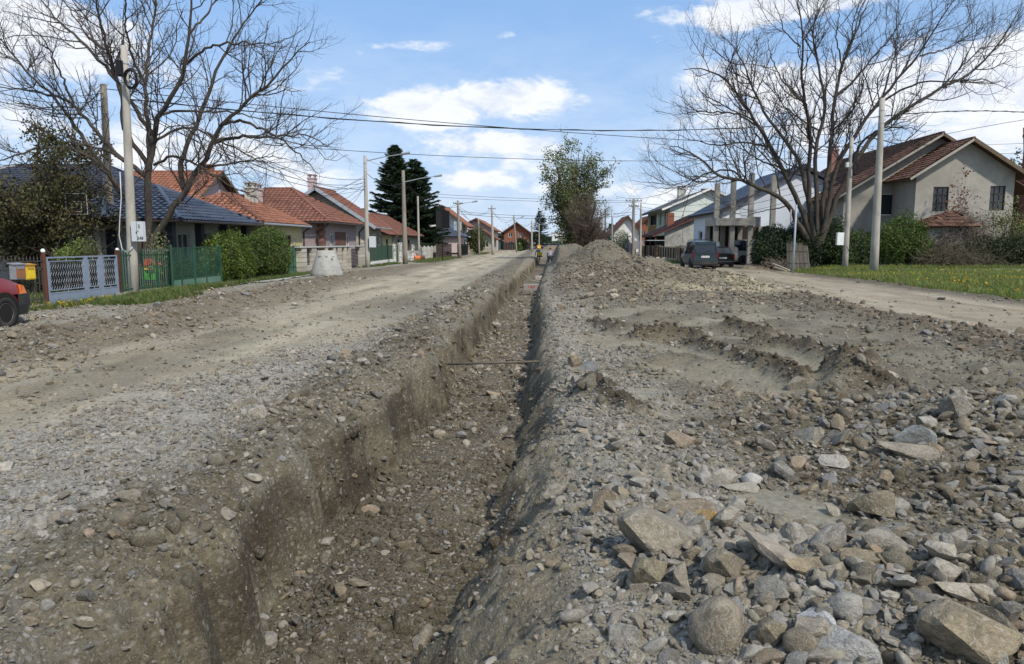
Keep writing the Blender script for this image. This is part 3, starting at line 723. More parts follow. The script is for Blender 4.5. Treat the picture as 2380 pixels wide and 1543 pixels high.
# the larger stones, one object each
rock_me = {k: [] for k in ('angular', 'round')}
for i in range(9):
    for k in rock_me:
        me = stone_mesh(900 + i * 13, k, 3 if i < 3 else 2); me.name = 'rock_shape'; me.materials.append(m_rock); rock_me[k].append(me)
def rock(kind, loc, size, rot, color, label, group=None, vi=None):
    me = rock_me[kind][vi if vi is not None else random.randrange(9)]
    o = bpy.data.objects.new('rock', me); link(o); o.location = loc; o.scale = size; o.rotation_euler = rot; o.color = tuple(color) + (1,)
    return tag(o, label, 'rock', group)
def zone_of(x, y):
    if x < bank_x(np.array([y]))[0] + .8: return ('on the brown left bank', 'rocks on the left bank')
    if x < -3: return ('on the dirt road', 'rocks on the dirt road')
    if x < float(trench_left(np.array([y]))[0]): return ('on the left trench edge', 'rocks on the left trench edge')
    if x < float(trench_right(np.array([y]))[0]): return ('on the trench floor', 'rocks on the trench floor')
    if x < .9: return ('on the right trench slope', 'rocks on the right trench edge')
    if y < 4.6: return ('in the near rubble heap', 'rocks in the near rubble heap')
    if heap_z(np.array([x]), np.array([y]))[0] > .15: return ('on the spoil mound', 'rocks on the spoil mound')
    if x > 2.8 and y < 8: return ('in the right-hand ridge', 'rocks in the right-hand ridge')
    return ('in the churned ground', 'rocks in the churned ground')
bt = stone_tint(NBIG, (26, 12, 20, 16, 9, 14, 6, 4), soil_colour(CX[big_i, 0], CX[big_i, 1], height(CX[big_i, 0], CX[big_i, 1]))[0])
for j, i in enumerate(big_i):
    x, y = CX[i]; s = CS[i]; kind = 'angular' if rng.random() < .86 else 'round'; c = bt[j] * np.array([.93, .88, .81]); wh, gr = zone_of(x, y); fl = rng.random()
    m_ = c.mean(); hue = ('pale' if m_ > .31 else 'light') if m_ > .25 else ('rusty' if c[0] > c[2] * 1.75 else ('brown' if c[0] > c[2] * 1.45 else ('dark grey' if m_ < .17 else 'grey')))
    if hue == 'light': hue = 'light tan' if c[0] > c[2] * 1.4 else 'light grey'
    shp = 'rounded' if kind == 'round' else ('flat' if fl < .3 else ('blocky' if fl < .65 else 'pointed')); szn = 'small' if s < .13 else ('middling' if s < .19 else 'large')
    dist = math.hypot(x, y); far_ = 'close to the camera' if dist < 5 else ('level with the puddle or iron rod' if dist < 11 else ('midway down the site' if dist < 18 else 'in the distance'))
    rock(kind, (x, y, H(x, y) + s * random.uniform(.02, .26)), (s * random.uniform(.9, 1.25), s * random.uniform(.8, 1.1), s * (.62 if fl < .3 else .95) * random.uniform(.85, 1.15)),
         (random.gauss(0, .4), random.gauss(0, .4), random.uniform(0, 6.28)), c, ' '.join(('%s %s %s rock %s, %s' % (szn, hue, shp, wh, far_)).split()[:16]), gr)
# rocks the photograph singles out: px, py, width px, height px, kind, colour, label, yaw, tilt
HERO = [
 (1678, 1470, 128, 120, 'round', (.23, .205, .16), 'biggest rounded boulder, dusty brown, at the bottom edge of the rubble heap', .5, .3),
 (1542, 1258, 158, 92, 'angular', (.25, .23, .185), 'broad grey slab with a rusty stain, largest stone at the top of the near heap', .2, .5),
 (1518, 1336, 88, 66, 'angular', (.20, .18, .125), 'olive brown block wedged right under the broad grey slab', 1.0, .2),
 (1582, 1360, 68, 66, 'angular', (.23, .21, .17), 'squarish dull grey stone right of the olive brown block', 2.0, .4),
 (1642, 1210, 62, 40, 'angular', (.42, .29, .12), 'golden orange stone beside the broad grey slab', .3, .2),
 (1692, 1326, 98, 70, 'angular', (.19, .17, .13), 'dark hollow-faced rock in the middle of the near heap', .9, .6),
 (1880, 1322, 110, 56, 'angular', (.29, .24, .16), 'flat tan rock with an orange face, right of the heap middle', .1, .3),
 (1912, 1448, 84, 40, 'angular', (.46, .48, .50), 'bright white stone with blue-black flecks near the bottom', -.4, .35),
 (1978, 1420, 84, 52, 'round', (.29, .29, .27), 'smooth light grey cobble up and right of the white flecked stone', .2, .1),
 (1975, 1518, 140, 66, 'angular', (.36, .36, .35), 'pale angular rock with blue veins cut by the bottom edge', .0, .2),
 (2292, 1500, 210, 110, 'angular', (.27, .235, .17), 'huge tan rock at the bottom right corner', .4, .4),
 (2195, 1445, 140, 76, 'angular', (.20, .19, .165), 'dark grey-brown rock behind the huge tan corner rock', .7, .3),
 (1402, 1168, 54, 50, 'angular', (.20, .165, .12), 'brown cubic rock on the trench side of the near heap', .6, .1),
 (1580, 1186, 120, 48, 'angular', (.21, .18, .135), 'flat brown rock lying behind the broad grey slab', .1, .1),
 (1445, 1283, 48, 36, 'angular', (.36, .35, .33), 'light grey stone at the left foot of the broad grey slab', .5, .3),
 (1338, 843, 30, 30, 'angular', (.38, .32, .22), 'upright pale tan stone on the right bank near the iron rod', .3, .9),
 (1372, 856, 42, 20, 'angular', (.22, .23, .24), 'flat blue-grey stone just right of the upright tan stone', .1, .1),
 (1750, 1118, 44, 26, 'round', (.44, .44, .43), 'white cobble at the upper end of the puddle', .1, .1),
 (1715, 1136, 70, 24, 'angular', (.29, .28, .24), 'long grey flat stone left of the white cobble', .2, .1),
 (2108, 1050, 96, 40, 'angular', (.25, .23, .19), 'long grey-brown stone low in the right-hand ridge', -.4, .2),
 (2140, 1018, 80, 44, 'angular', (.26, .27, .26), 'blue-grey stone on top of the long stone in the ridge', -.3, .3),
 (2150, 985, 44, 38, 'angular', (.33, .33, .31), 'light grey pointed stone in the ridge', .3, .3),
 (2232, 960, 64, 60, 'angular', (.25, .24, .21), 'tall grey pointed rock crowning the right-hand ridge', .3, .8),
 (1855, 895, 34, 36, 'angular', (.28, .26, .21), 'upright stone standing in the wheel-rutted mud', .3, 1.1),
 (1590, 1030, 66, 40, 'angular', (.26, .215, .165), 'reddish tan stone halfway between trench and puddle', .2, .2),
 (2085, 1180, 60, 30, 'round', (.28, .275, .25), 'rounded grey cobble right of the puddle', .3, .1),
 (1862, 1502, 76, 62, 'round', (.19, .165, .125), 'round brown cobble below the white flecked stone', .3, .1),
 (1650, 1320, 40, 40, 'angular', (.31, .32, .32), 'small blue-grey block behind the dark hollow-faced rock', 1.3, .3),
 (1800, 1478, 66, 60, 'angular', (.24, .215, .16), 'blocky tan-grey stone right of the rounded boulder', .8, .4),
 (1450, 1480, 60, 44, 'angular', (.27, .27, .26), 'grey stone left of the rounded boulder by the bottom edge', .8, .4),
 (93, 1368, 36, 28, 'angular', (.42, .38, .30), 'pale cream stone alone on the soft soil at the lower left', .4, .5),
 (106, 1412, 30, 26, 'round', (.27, .27, .26), 'grey cobble just below the pale cream stone', .4, .2),
 (285, 1210, 44, 34, 'round', (.20, .18, .14), 'rounded brown cobble on the lumpy left shoulder', .4, .2),
 (287, 1162, 46, 38, 'angular', (.22, .205, .165), 'wedge-shaped dusty stone above the rounded brown cobble', .9, .5),
 (500, 1072, 34, 30, 'round', (.20, .185, .15), 'dusty cobble at the edge between gravel and soft soil', .4, .3),
 (610, 1446, 34, 24, 'angular', (.36, .37, .37), 'light grey stone at the foot of the left trench wall', .4, .3),
 (1020, 1013, 30, 18, 'round', (.36, .33, .27), 'cream cobble on the trench floor below the iron rod', .4, .1),
 (1142, 916, 28, 20, 'angular', (.32, .27, .20), 'tan stone in the middle of the trench floor', .4, .3),
 (2205, 1340, 70, 50, 'angular', (.34, .32, .28), 'cream angular stone left of the huge corner rock', .4, .3),
 (2240, 1385, 100, 46, 'angular', (.38, .35, .30), 'long pale stone above the dark grey-brown rock', -.2, .2),
]
for px, py, wpx, hpx, kind, c, lab, yw, ti in HERO:
    p, t_ = hit(px, py + hpx * .3); s = wpx * t_ / FPX; hh_ = hpx * t_ / FPX
    c = tuple(np.array(c) * [.95, .92, .87]); rock(kind, (p.x, p.y + s * .15, p.z + hh_ * .28), (s * 1.02, s * .85, max(hh_ * 1.55, s * .5)), (ti * .5, ti * .3, yw), c, lab, None, int(px) % 3)
# ------------------------------------------------------------------ building kit
PINV = {}
_link0 = link
def link(o, parent=None):
    C.objects.link(o)
    if parent is not None:
        o.parent = parent
        if parent.name in PINV: o.matrix_parent_inverse = Matrix.Translation(-PINV[parent.name])
    return o
def wthing(name, label, cat, loc, group=None):
    o = thing(name, label, cat, loc, 0, group); PINV[o.name] = Vector(loc); return o
M_ = mat
m_white = M_('white_render', (.62, .63, .62), .9, .08, 2, .15, 60, stain=(.42, .41, .38), stain_amt=.35)
m_bluewhite = M_('bluish_white_render', (.60, .65, .72), .9, .05, 2, .1, 60)  # same bluish white on every wall of its house
m_yellow = M_('pale_yellow_render', (.52, .46, .26), .9, .08, 2, .15, 60, stain=(.38, .33, .2), stain_amt=.3)
m_mauve = M_('mauve_render', (.33, .27, .27), .9, .06, 2, .15, 60, stain=(.27, .22, .21), stain_amt=.3)
m_pink = M_('pale_pink_render', (.50, .40, .40), .9, .06, 2, .15, 60)
m_cream = M_('grey_cream_render', (.36, .33, .27), .92, .1, 2, .2, 60, stain=(.25, .23, .19), stain_amt=.5)
m_grey = M_('raw_grey_render', (.33, .315, .28), .95, .10, 1.5, .35, 30, stain=(.19, .18, .155), stain_amt=.50, stain_scale=.5)
m_oldwall = M_('weathered_grey_wall', (.36, .36, .33), .95, .12, 1.5, .3, 30, stain=(.14, .14, .13), stain_amt=.7, stain_scale=.6)
m_green = M_('olive_green_render', (.22, .27, .12), .9, .06, 2)
m_mint = M_('mint_green_render', (.36, .46, .36), .9, .06, 2)
m_palemint = M_('pale_mint_render', (.58, .64, .60), .9, .06, 2)
m_brickred = M_('raw_red_brick', (.215, .085, .055), .9, .25, 14, .4, 30)
m_conc = M_('old_concrete', (.33, .315, .275), .92, .16, 3, .5, 45, stain=(.20, .19, .16), stain_amt=.6, stain_scale=1.4)
m_conc2 = M_('pale_concrete', (.46, .45, .41), .9, .12, 3, .4, 50, stain=(.27, .26, .23), stain_amt=.6, stain_scale=2.0)
m_blue = M_('blue_black_tile', (.042, .050, .075), .38, .25, 3, spec=.5, orand=.3)
m_blue_under = M_('blue_black_roof', (.03, .034, .05), .7)
m_orange = M_('orange_tile', (.235, .100, .062), .85, .25, 5, .2, orand=.32, stain=(.14, .07, .04), stain_amt=.4)
m_redtile = M_('brown_red_tile', (.175, .077, .054), .85, .25, 5, .2, orand=.25, stain=(.12, .06, .04), stain_amt=.3)
m_oldtile = M_('old_brown_tile', (.115, .060, .042), .92, .35, 4, .3, orand=.4, stain=(.06, .045, .03), stain_amt=.6)
m_darkred = M_('dark_red_sheet', (.085, .035, .028), .75, .3, 4, .2, orand=.25)
m_greyslate = M_('grey_fibre_sheet', (.20, .20, .19), .85, .2, 3)
m_under = M_('roof_underlay', (.10, .055, .035), .9)
m_wood = M_('grey_brown_wood', (.12, .09, .06), .85, .3, 12, .3)
m_fascia = M_('blue_grey_fascia', (.30, .34, .38), .6)
m_pvc = M_('white_pvc', (.75, .75, .73), .5, .05)
m_brownframe = M_('brown_frame', (.12, .06, .035), .6)
m_glass = M_('window_glass', (.025, .03, .035), .08, .1, 2, spec=.6)
m_curtain = M_('net_curtain', (.55, .55, .55), .8)
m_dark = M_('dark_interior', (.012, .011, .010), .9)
m_metal_dk = M_('dark_metal', (.035, .035, .038), .5, .2, metal=.3)
m_gutter = M_('brown_gutter', (.05, .035, .03), .5)
m_zinc = M_('zinc_gutter', (.35, .37, .39), .45, .1, metal=.4)

def wall_cells(mb, o, u, W, z0, z1, holes, th=.25):
    """wall panel from o along unit vector u, with real openings; holes = (a0, a1, h0, h1)"""
    o = Vector(o); u = Vector(u); nrm = Vector((u.y, -u.x, 0))
    As = sorted({0, W, *[h[0] for h in holes], *[h[1] for h in holes]}); Hs = sorted({z0, z1, *[h[2] for h in holes], *[h[3] for h in holes]})
    for a0, a1 in zip(As, As[1:]):
        for h0, h1 in zip(Hs, Hs[1:]):
            ca, ch = (a0 + a1) / 2, (h0 + h1) / 2
            if any(h[0] < ca < h[1] and h[2] < ch < h[3] for h in holes): continue
            p = [o + u * a0, o + u * a1]; q = [x - nrm * th for x in p]
            vs = [(x.x, x.y, z) for z in (h0, h1) for x in (p[0], p[1], q[0], q[1])]
            mb.add(vs, [(0, 2, 3, 1), (4, 5, 7, 6), (0, 1, 5, 4), (2, 6, 7, 3), (0, 4, 6, 2), (1, 3, 7, 5)])
def window(parent, o, u, a0, a1, h0, h1, frame=None, nx=2, ny=1, curtain=False, sill=True, fw=.06, glass=None, name='window', label=None):
    o = Vector(o); u = Vector(u); nrm = Vector((u.y, -u.x, 0)); b = o - nrm * .10
    P = lambda a, z, d=0: Vector((b.x, b.y, 0)) + u * a + nrm * d + Vector((0, 0, z))
    mb = MB()
    for a in (a0 + fw / 2, a1 - fw / 2): mb.bar(P(a, h0), P(a, h1), fw, .06, u.cross(Vector((0, 0, 1))))
    for z in (h0 + fw / 2, h1 - fw / 2): mb.bar(P(a0 + fw, z), P(a1 - fw, z), .06, fw)
    for i in range(1, nx):
        a = a0 + (a1 - a0) * i / nx; mb.bar(P(a, h0 + fw), P(a, h1 - fw), fw * .8, .055, u.cross(Vector((0, 0, 1))))
    for i in range(1, ny):
        z = h0 + (h1 - h0) * i / ny; mb.bar(P(a0 + fw, z, .003), P(a1 - fw, z, .003), .05, fw * .6)
    wn = mb.build(name, frame or m_pvc, parent, label=label)
    if sill: MB().bar(P(a0 - .05, h0 - .02, .10), P(a1 + .05, h0 - .02, .10), .16, .04).build('sill', m_conc2, wn)
    for i in range(nx):
        for j in range(ny):
            b0, b1 = a0 + (a1 - a0) * i / nx + fw / 2, a0 + (a1 - a0) * (i + 1) / nx - fw / 2
            c0, c1 = h0 + (h1 - h0) * j / ny + fw / 2, h0 + (h1 - h0) * (j + 1) / ny - fw / 2
            MB().prism([P(b0, c0, -.012), P(b1, c0, -.012), P(b1, c1, -.012), P(b0, c1, -.012)], nrm * -.01).build('pane', glass or m_glass, wn)
    if curtain:
        k = MB(); nn = 10
        for i in range(nn):
            aa = a0 + (a1 - a0) * i / nn; ab = a0 + (a1 - a0) * (i + 1) / nn
            k.add([P(aa, h0 + .02, -.09 - .03 * (i % 2)), P(ab, h0 + .02, -.09 - .03 * ((i + 1) % 2)), P(ab, h1, -.09 - .03 * ((i + 1) % 2)), P(aa, h1, -.09 - .03 * (i % 2))], [(0, 1, 2, 3)])
        k.build('curtain', m_curtain, wn)
    return wn
def _tile_shape(wd=.30, ln=.40):
    xs_ = [-.5, -.30, -.08, .14, .36, .5]; zs_ = [.0, .018, .034, .018, .0, .012]
    vs = []; 
    for y, dz in ((-.5, .030), (.5, .0)): vs += [(x * wd, y * ln, z + dz) for x, z in zip(xs_, zs_)]
    vs += [(x * wd, -.5 * ln, z + .004) for x, z in zip(xs_, zs_)]
    f = [(i, i + 1, i + 7, i + 6) for i in range(5)] + [(12 + i, 13 + i, i + 1, i) for i in range(5)]
    return vs, f
TV, TF = _tile_shape()
def tile_mesh(m):
    me = bpy.data.meshes.new('roof_tile_shape'); me.from_pydata(TV, [], TF); me.update(); me.materials.append(m); return me
def inside(p, poly):
    c = False; n = len(poly)
    for i in range(n):
        a, b = poly[i], poly[(i + 1) % n]
        if (a[1] > p[1]) != (b[1] > p[1]) and p[0] < (b[0] - a[0]) * (p[1] - a[1]) / (b[1] - a[1]) + a[0]: c = not c
    return c
def roof(parent, planes, tilemat, undermat, th=.10, tiles=True, nmax=300, ridges=(), label=None, seed=0, wd=.30, ln=.36, rough=1.0, eaves=True):
    """planes: list of polygons (first edge = eave, seen from outside left to right)"""
    mb = MB()
    for poly in planes:
        P = [Vector(p) for p in poly]; n = (P[1] - P[0]).cross(P[2] - P[1]).normalized()
        if n.z < 0: n = -n
        mb.prism([p - n * th for p in P], n * (th - .015))
    ro = mb.build('roof', undermat, parent, label=label)
    if tiles:
        r = random.Random(seed); T = []
        for poly in planes:
            P = [Vector(p) for p in poly]; u = (P[1] - P[0]).normalized(); n = u.cross(P[2] - P[1]).normalized()
            if n.z < 0: n = -n
            v = n.cross(u); 
            if v.z < 0: v = -v
            o = P[0]; p2 = [((p - o).dot(u), (p - o).dot(v)) for p in P]
            a0, a1 = min(q[0] for q in p2), max(q[0] for q in p2); b1 = max(q[1] for q in p2)
            j = 0; bb = ln * .42
            while bb < b1:
                aa = a0 + wd / 2
                while aa < a1:
                    if inside((aa, bb), p2):
                        c = o + u * aa + v * bb + n * (.004 + r.uniform(0, .006) * rough)
                        rot = Matrix((u, v, n)).transposed().to_4x4() @ Matrix.Rotation(r.gauss(0, .010) * rough, 4, 'Z') @ Matrix.Rotation(r.gauss(-.02, .012) * rough, 4, 'X')
                        T.append((c, rot))
                    aa += wd
                bb += ln; j += 1
        T.sort(key=lambda q: (q[0] - Vector(CAM)).length)
        me = tile_mesh(tilemat); far = (T[0][0] - Vector(CAM)).length > 62
        nm = 0 if far else nmax
        sx = Matrix.Diagonal((wd / .30, ln * 1.12 / .40, 1, 1))
        for c, rot in T[:nm]:
            o = bpy.data.objects.new('roof_tile', me); C.objects.link(o); o.parent = ro; o.matrix_basis = Matrix.Translation(c) @ rot @ sx
        if T[nm:]:
            A = np.array([np.array(Matrix.Translation(c) @ rot @ sx) for c, rot in T[nm:]]); tv = np.column_stack([np.array(TV), np.ones(len(TV))])
            VV = np.einsum('nij,kj->nki', A, tv)[..., :3].reshape(-1, 3); k = len(TV)
            F = (np.array(TF)[None] + (np.arange(len(A)) * k)[:, None, None]).reshape(-1, 4)
            o = obj('roof_tiles', mesh_np('roof_tiles', VV, [F], tilemat), parent=ro); o['kind'] = 'stuff'
    for a, b in ridges:
        a = Vector(a); b = Vector(b); L = (b - a).length; k = max(1, int(L / .38)); mb = MB()
        for i in range(k):
            p = a.lerp(b, i / k); q = a.lerp(b, (i + 1.12) / k); mb.tube([p + Vector((0, 0, .0)), q + Vector((0, 0, .02))], [.11, .095], 8)
        mb.build('ridge_cap', tilemat, ro)
    return ro
def hip_planes(x0, x1, y0, y1, z, ridge, zr, axis_='X', gable=()):
    """ridge=(start,end) along axis; planes wound with eave first"""
    if axis_ == 'X':
        ym = (y0 + y1) / 2; a = (ridge[0], ym, zr); b = (ridge[1], ym, zr)
        return [[(x0, y0, z), (x1, y0, z), b, a], [(x1, y1, z), (x0, y1, z), a, b], [(x1, y0, z), (x1, y1, z), b], [(x0, y1, z), (x0, y0, z), a]], [(a, b), ((x1, y0, z), b), ((x1, y1, z), b), ((x0, y0, z), a)]
    xm = (x0 + x1) / 2; a = (xm, ridge[0], zr); b = (xm, ridge[1], zr)
    pl = [[(x1, y0, z), (x1, y1, z), b, a], [(x0, y1, z), (x0, y0, z), a, b]]; rd = [(a, b)]
    if 'near' not in gable: pl.append([(x0, y0, z), (x1, y0, z), a]); rd += [((x1, y0, z), a), ((x0, y0, z), a)]
    if 'far' not in gable: pl.append([(x1, y1, z), (x0, y1, z), b]); rd += [((x1, y1, z), b)]
    return pl, rd
def body(parent, x0, x1, y0, y1, z1, m, front=(), side=(), side_dir='E', z0=-.3, gable=None, label=None):
    """four walls; front = holes in the -Y wall measured from x0; side = holes in the street wall. gable=(xm, zr): gables on both Y walls"""
    mb = MB(); wall_cells(mb, (x0, y0, 0), (1, 0, 0), x1 - x0, z0, z1, front)
    wall_cells(mb, (x1, y1, 0), (-1, 0, 0), x1 - x0, z0, z1, ())
    e_h = side if side_dir == 'E' else (); w_h = side if side_dir == 'W' else ()
    wall_cells(mb, (x1, y0 + .25, 0), (0, 1, 0), y1 - y0 - .5, z0, z1, e_h)
    wall_cells(mb, (x0, y1 - .25, 0), (0, -1, 0), y1 - y0 - .5, z0, z1, w_h)
    if gable:
        for y in (y0, y1 - .25): mb.prism([(x0, y, z1), (x1, y, z1), (gable[0], y, gable[1])], (0, .25, 0))
    o = mb.build('wall', m, parent, label=label)
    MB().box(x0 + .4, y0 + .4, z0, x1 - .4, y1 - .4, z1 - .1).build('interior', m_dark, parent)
    return o
def chimney(roof_o, x, y, z0, z1, m, s=.5, cap=True):
    mb = MB().box(x - s / 2, y - s / 2, z0, x + s / 2, y + s / 2, z1).box(x - s / 2 - .06, y - s / 2 - .06, z1, x + s / 2 + .06, y + s / 2 + .06, z1 + .08)
    if cap:
        for i in (-1, 1):
            for j in (-1, 1): mb.box(x + i * s * .38 - .05, y + j * s * .38 - .05, z1 + .08, x + i * s * .38 + .05, y + j * s * .38 + .05, z1 + .30)
        mb.box(x - s / 2 - .05, y - s / 2 - .05, z1 + .30, x + s / 2 + .05, y + s / 2 + .05, z1 + .36)
    mb.build('chimney', m, roof_o)
def gutter(parent, a, b, m, r=.06):
    MB().tube([a, b], r, 6).build('gutter', m, parent)
def downpipe(parent, pts, m, r=.05): MB().tube(pts, r, 6).build('downpipe', m, parent)

# ---- left side, from the near end
# blue-tiled house behind the bare tree
h = wthing('house', 'low white house with shiny blue-black tiled roof behind the bare tree on the left', 'house', (-20, 31, 0))
body(h, -30, -17.3, 27.7, 40.5, 2.62, m_white, front=[(2.0, 3.2, 1.0, 2.2), (6.5, 7.7, 1.0, 2.2), (10.2, 11.3, .9, 2.2)])
for a in (2.0, 6.5): window(h, (-30, 27.7, 0), (1, 0, 0), a, a + 1.2, 1.0, 2.2, m_brownframe)
window(h, (-30, 27.7, 0), (1, 0, 0), 10.2, 11.3, .9, 2.2, m_brownframe)
MB().box(-30.1, 27.62, -.3, -18.7, 27.69, 2.5).build('render_patch', M_('dull_grey_plaster', (.24, .24, .24), .95, .1, 2, .2), h, label='unpainted dull grey plaster on the left of the front')
mb = MB(); wall_cells(mb, (-17.3, 29.6, 0), (1, 0, 0), 1.6, -.3, 2.6, [(.35, 1.1, .1, 2.1)]); wall_cells(mb, (-15.7, 29.6, 0), (0, 1, 0), 5.2, -.3, 2.6, [(1.2, 2.2, .9, 2.1), (3.4, 4.3, .1, 2.1)]); mb.build('porch_wall', m_white, h)
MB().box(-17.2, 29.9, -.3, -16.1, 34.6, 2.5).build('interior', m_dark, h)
window(h, (-15.7, 29.6, 0), (0, 1, 0), 1.2, 2.2, .9, 2.1, m_pvc)
for x, y in ((-14.45, 27.8), (-14.45, 30.2), (-14.45, 32.6), (-14.45, 34.9), (-16.9, 27.9)):
    MB().box(x - .14, y - .14, -.1, x + .14, y + .14, 2.6).build('porch_post', M_('charcoal_paint', (.03, .032, .04), .6), h)
MB().box(-16.8, 27.5, 2.5, -13.95, 35.1, 2.6).build('porch_ceiling', m_white, h)
p1, r1 = hip_planes(-31, -16.6, 27, 41, 2.62, (-25, -20.6), 5.3)
p2 = [[(-13.8, 27.3, 2.58), (-13.8, 35.3, 2.62), (-17.1, 32, 4.15)], [(-19.2, 27.3, 2.58), (-13.8, 27.3, 2.58), (-17.1, 32, 4.15), (-19.2, 32, 4.15)], [(-13.8, 35.3, 2.62), (-19.2, 35.3, 2.62), (-19.2, 32, 4.15), (-17.1, 32, 4.15)]]
roof(h, p1 + p2, m_blue, m_blue_under, ridges=r1 + [((-13.8, 27.3, 2.58), (-17.1, 32, 4.15)), ((-13.8, 35.3, 2.62), (-17.1, 32, 4.15)), ((-17.1, 32, 4.15), (-19.2, 32, 4.15))], seed=1, wd=.30, ln=.34)
gutter(h, (-13.72, 27.3, 2.5), (-13.72, 35.3, 2.54), m_gutter); gutter(h, (-19.2, 27.22, 2.5), (-13.8, 27.22, 2.5), m_gutter)
downpipe(h, [(-13.75, 35.2, 2.5), (-14.1, 35.1, 2.1), (-14.5, 35.1, 1.9), (-14.5, 35.1, 0)], m_gutter, .06)
# orange roof with pink gable behind it
h = wthing('house', 'house with orange roof and pink gable rising behind the blue-black roof', 'house', (-25, 50, 0))
body(h, -30, -22.6, 46, 54, 4.3, m_pink, side=[(3.2, 4.3, 2.2, 3.4)])
mb = MB(); mb.prism([(-22.6, 46, 4.3), (-22.6, 54, 4.3), (-22.6, 50, 6.3)], (-.25, 0, 0)); mb.build('gable_wall', m_pink, h)
window(h, (-22.6, 46.25, 0), (0, 1, 0), 3.2, 4.3, 2.2, 3.4)
rf = roof(h, [[(-30.5, 45.5, 4.1), (-22.1, 45.5, 4.1), (-22.1, 50, 6.55), (-30.5, 50, 6.55)], [(-22.1, 54.5, 4.1), (-30.5, 54.5, 4.1), (-30.5, 50, 6.55), (-22.1, 50, 6.55)]], m_orange, m_under, ridges=[((-30.5, 50, 6.55), (-22.1, 50, 6.55))], seed=2, nmax=150)
chimney(rf, -23.4, 50.4, 6.0, 7.0, m_brickred, .8, False)
MB().bar((-22.05, 45.4, 4.0), (-22.05, 50, 6.5), .05, .2).bar((-22.05, 50, 6.5), (-22.05, 54.6, 4.0), .05, .2).build('bargeboard', m_wood, h)
# pale yellow house
X = -14.2
h = wthing('house', 'pale yellow house with orange hipped roof half hidden by the hedges', 'house', (-17, 39, 0))
body(h, -20.4, X, 35.9, 42.6, 2.72, m_yellow, front=[(4.3, 5.0, 1.0, 2.0)], side=[(3.6, 4.6, .9, 2.1)])
window(h, (-20.4, 35.9, 0), (1, 0, 0), 4.3, 5.0, 1.0, 2.0, m_brownframe, 1); window(h, (X, 36.15, 0), (0, 1, 0), 3.6, 4.6, .9, 2.1, m_brownframe)
p, rr = hip_planes(-20.9, X + .45, 35.5, 42.8, 2.70, (39.3, 42.8), 4.35, 'Y', gable=('far',))
rf = roof(h, p, m_orange, m_under, ridges=rr, seed=3)
chimney(rf, -16.6, 41.2, 3.6, 4.75, m_conc2, .55); chimney(rf, -17.9, 45.2, 3.6, 4.95, m_pink, .6)
gutter(h, (X + .52, 35.5, 2.62), (X + .52, 42.8, 2.62), m_zinc); downpipe(h, [(X + .5, 42.7, 2.6), (X + .15, 42.5, 2.3), (X + .1, 42.5, 0)], m_gutter)
gutter(h, (-20.9, 35.42, 2.62), (X + .45, 35.42, 2.62), m_gutter)
# mauve house
h = wthing('house', 'mauve house with red-brown hipped roof and brown quoins behind the stone-pillar fence', 'house', (-17.6, 51, 0))
body(h, -21.6, X, 46.8, 55.2, 3.02, m_mauve, side=[(1.25, 2.25, 1.05, 2.25), (5.3, 6.2, 1.05, 2.25)])
window(h, (X, 47.05, 0), (0, 1, 0), 1.25, 2.25, 1.05, 2.25, curtain=True); window(h, (X, 47.05, 0), (0, 1, 0), 5.3, 6.2, 1.05, 2.25, curtain=True)
m_rose = M_('brown_stone_cladding', (.20, .10, .08), .9, .3, 9, .4, orand=.3)
MB().box(X, 49.55, .95, X + .04, 52.1, 2.42).build('stone_panel', m_rose, h, label='brown stone panel between the two windows')
for i in range(9):
    w_ = .52 if i % 2 else .38; z = .2 + i * .3
    MB().box(X, 46.8, z, X + .045, 46.8 + w_, z + .26).build('quoin', m_rose, h); MB().box(X - w_, 46.755, z, X, 46.8, z + .26).build('quoin', m_rose, h)
p, rr = hip_planes(-22.4, X + .6, 46.2, 55.8, 3.05, (-19.5, -17.6), 5.45)
roof(h, p, m_redtile, m_under, ridges=rr, seed=4)
gutter(h, (X + .66, 46.2, 2.96), (X + .66, 55.8, 2.96), m_gutter); gutter(h, (-22.4, 46.12, 2.96), (X + .6, 46.12, 2.96), m_gutter)
downpipe(h, [(X + .62, 46.15, 2.95), (X + .2, 46.3, 2.6), (X - .3, 46.66, 2.4), (X - .3, 46.66, 0)], m_gutter, .06); downpipe(h, [(X + .62, 55.7, 2.95), (X + .15, 55.6, 2.5), (X + .12, 55.6, 0)], m_gutter, .06)
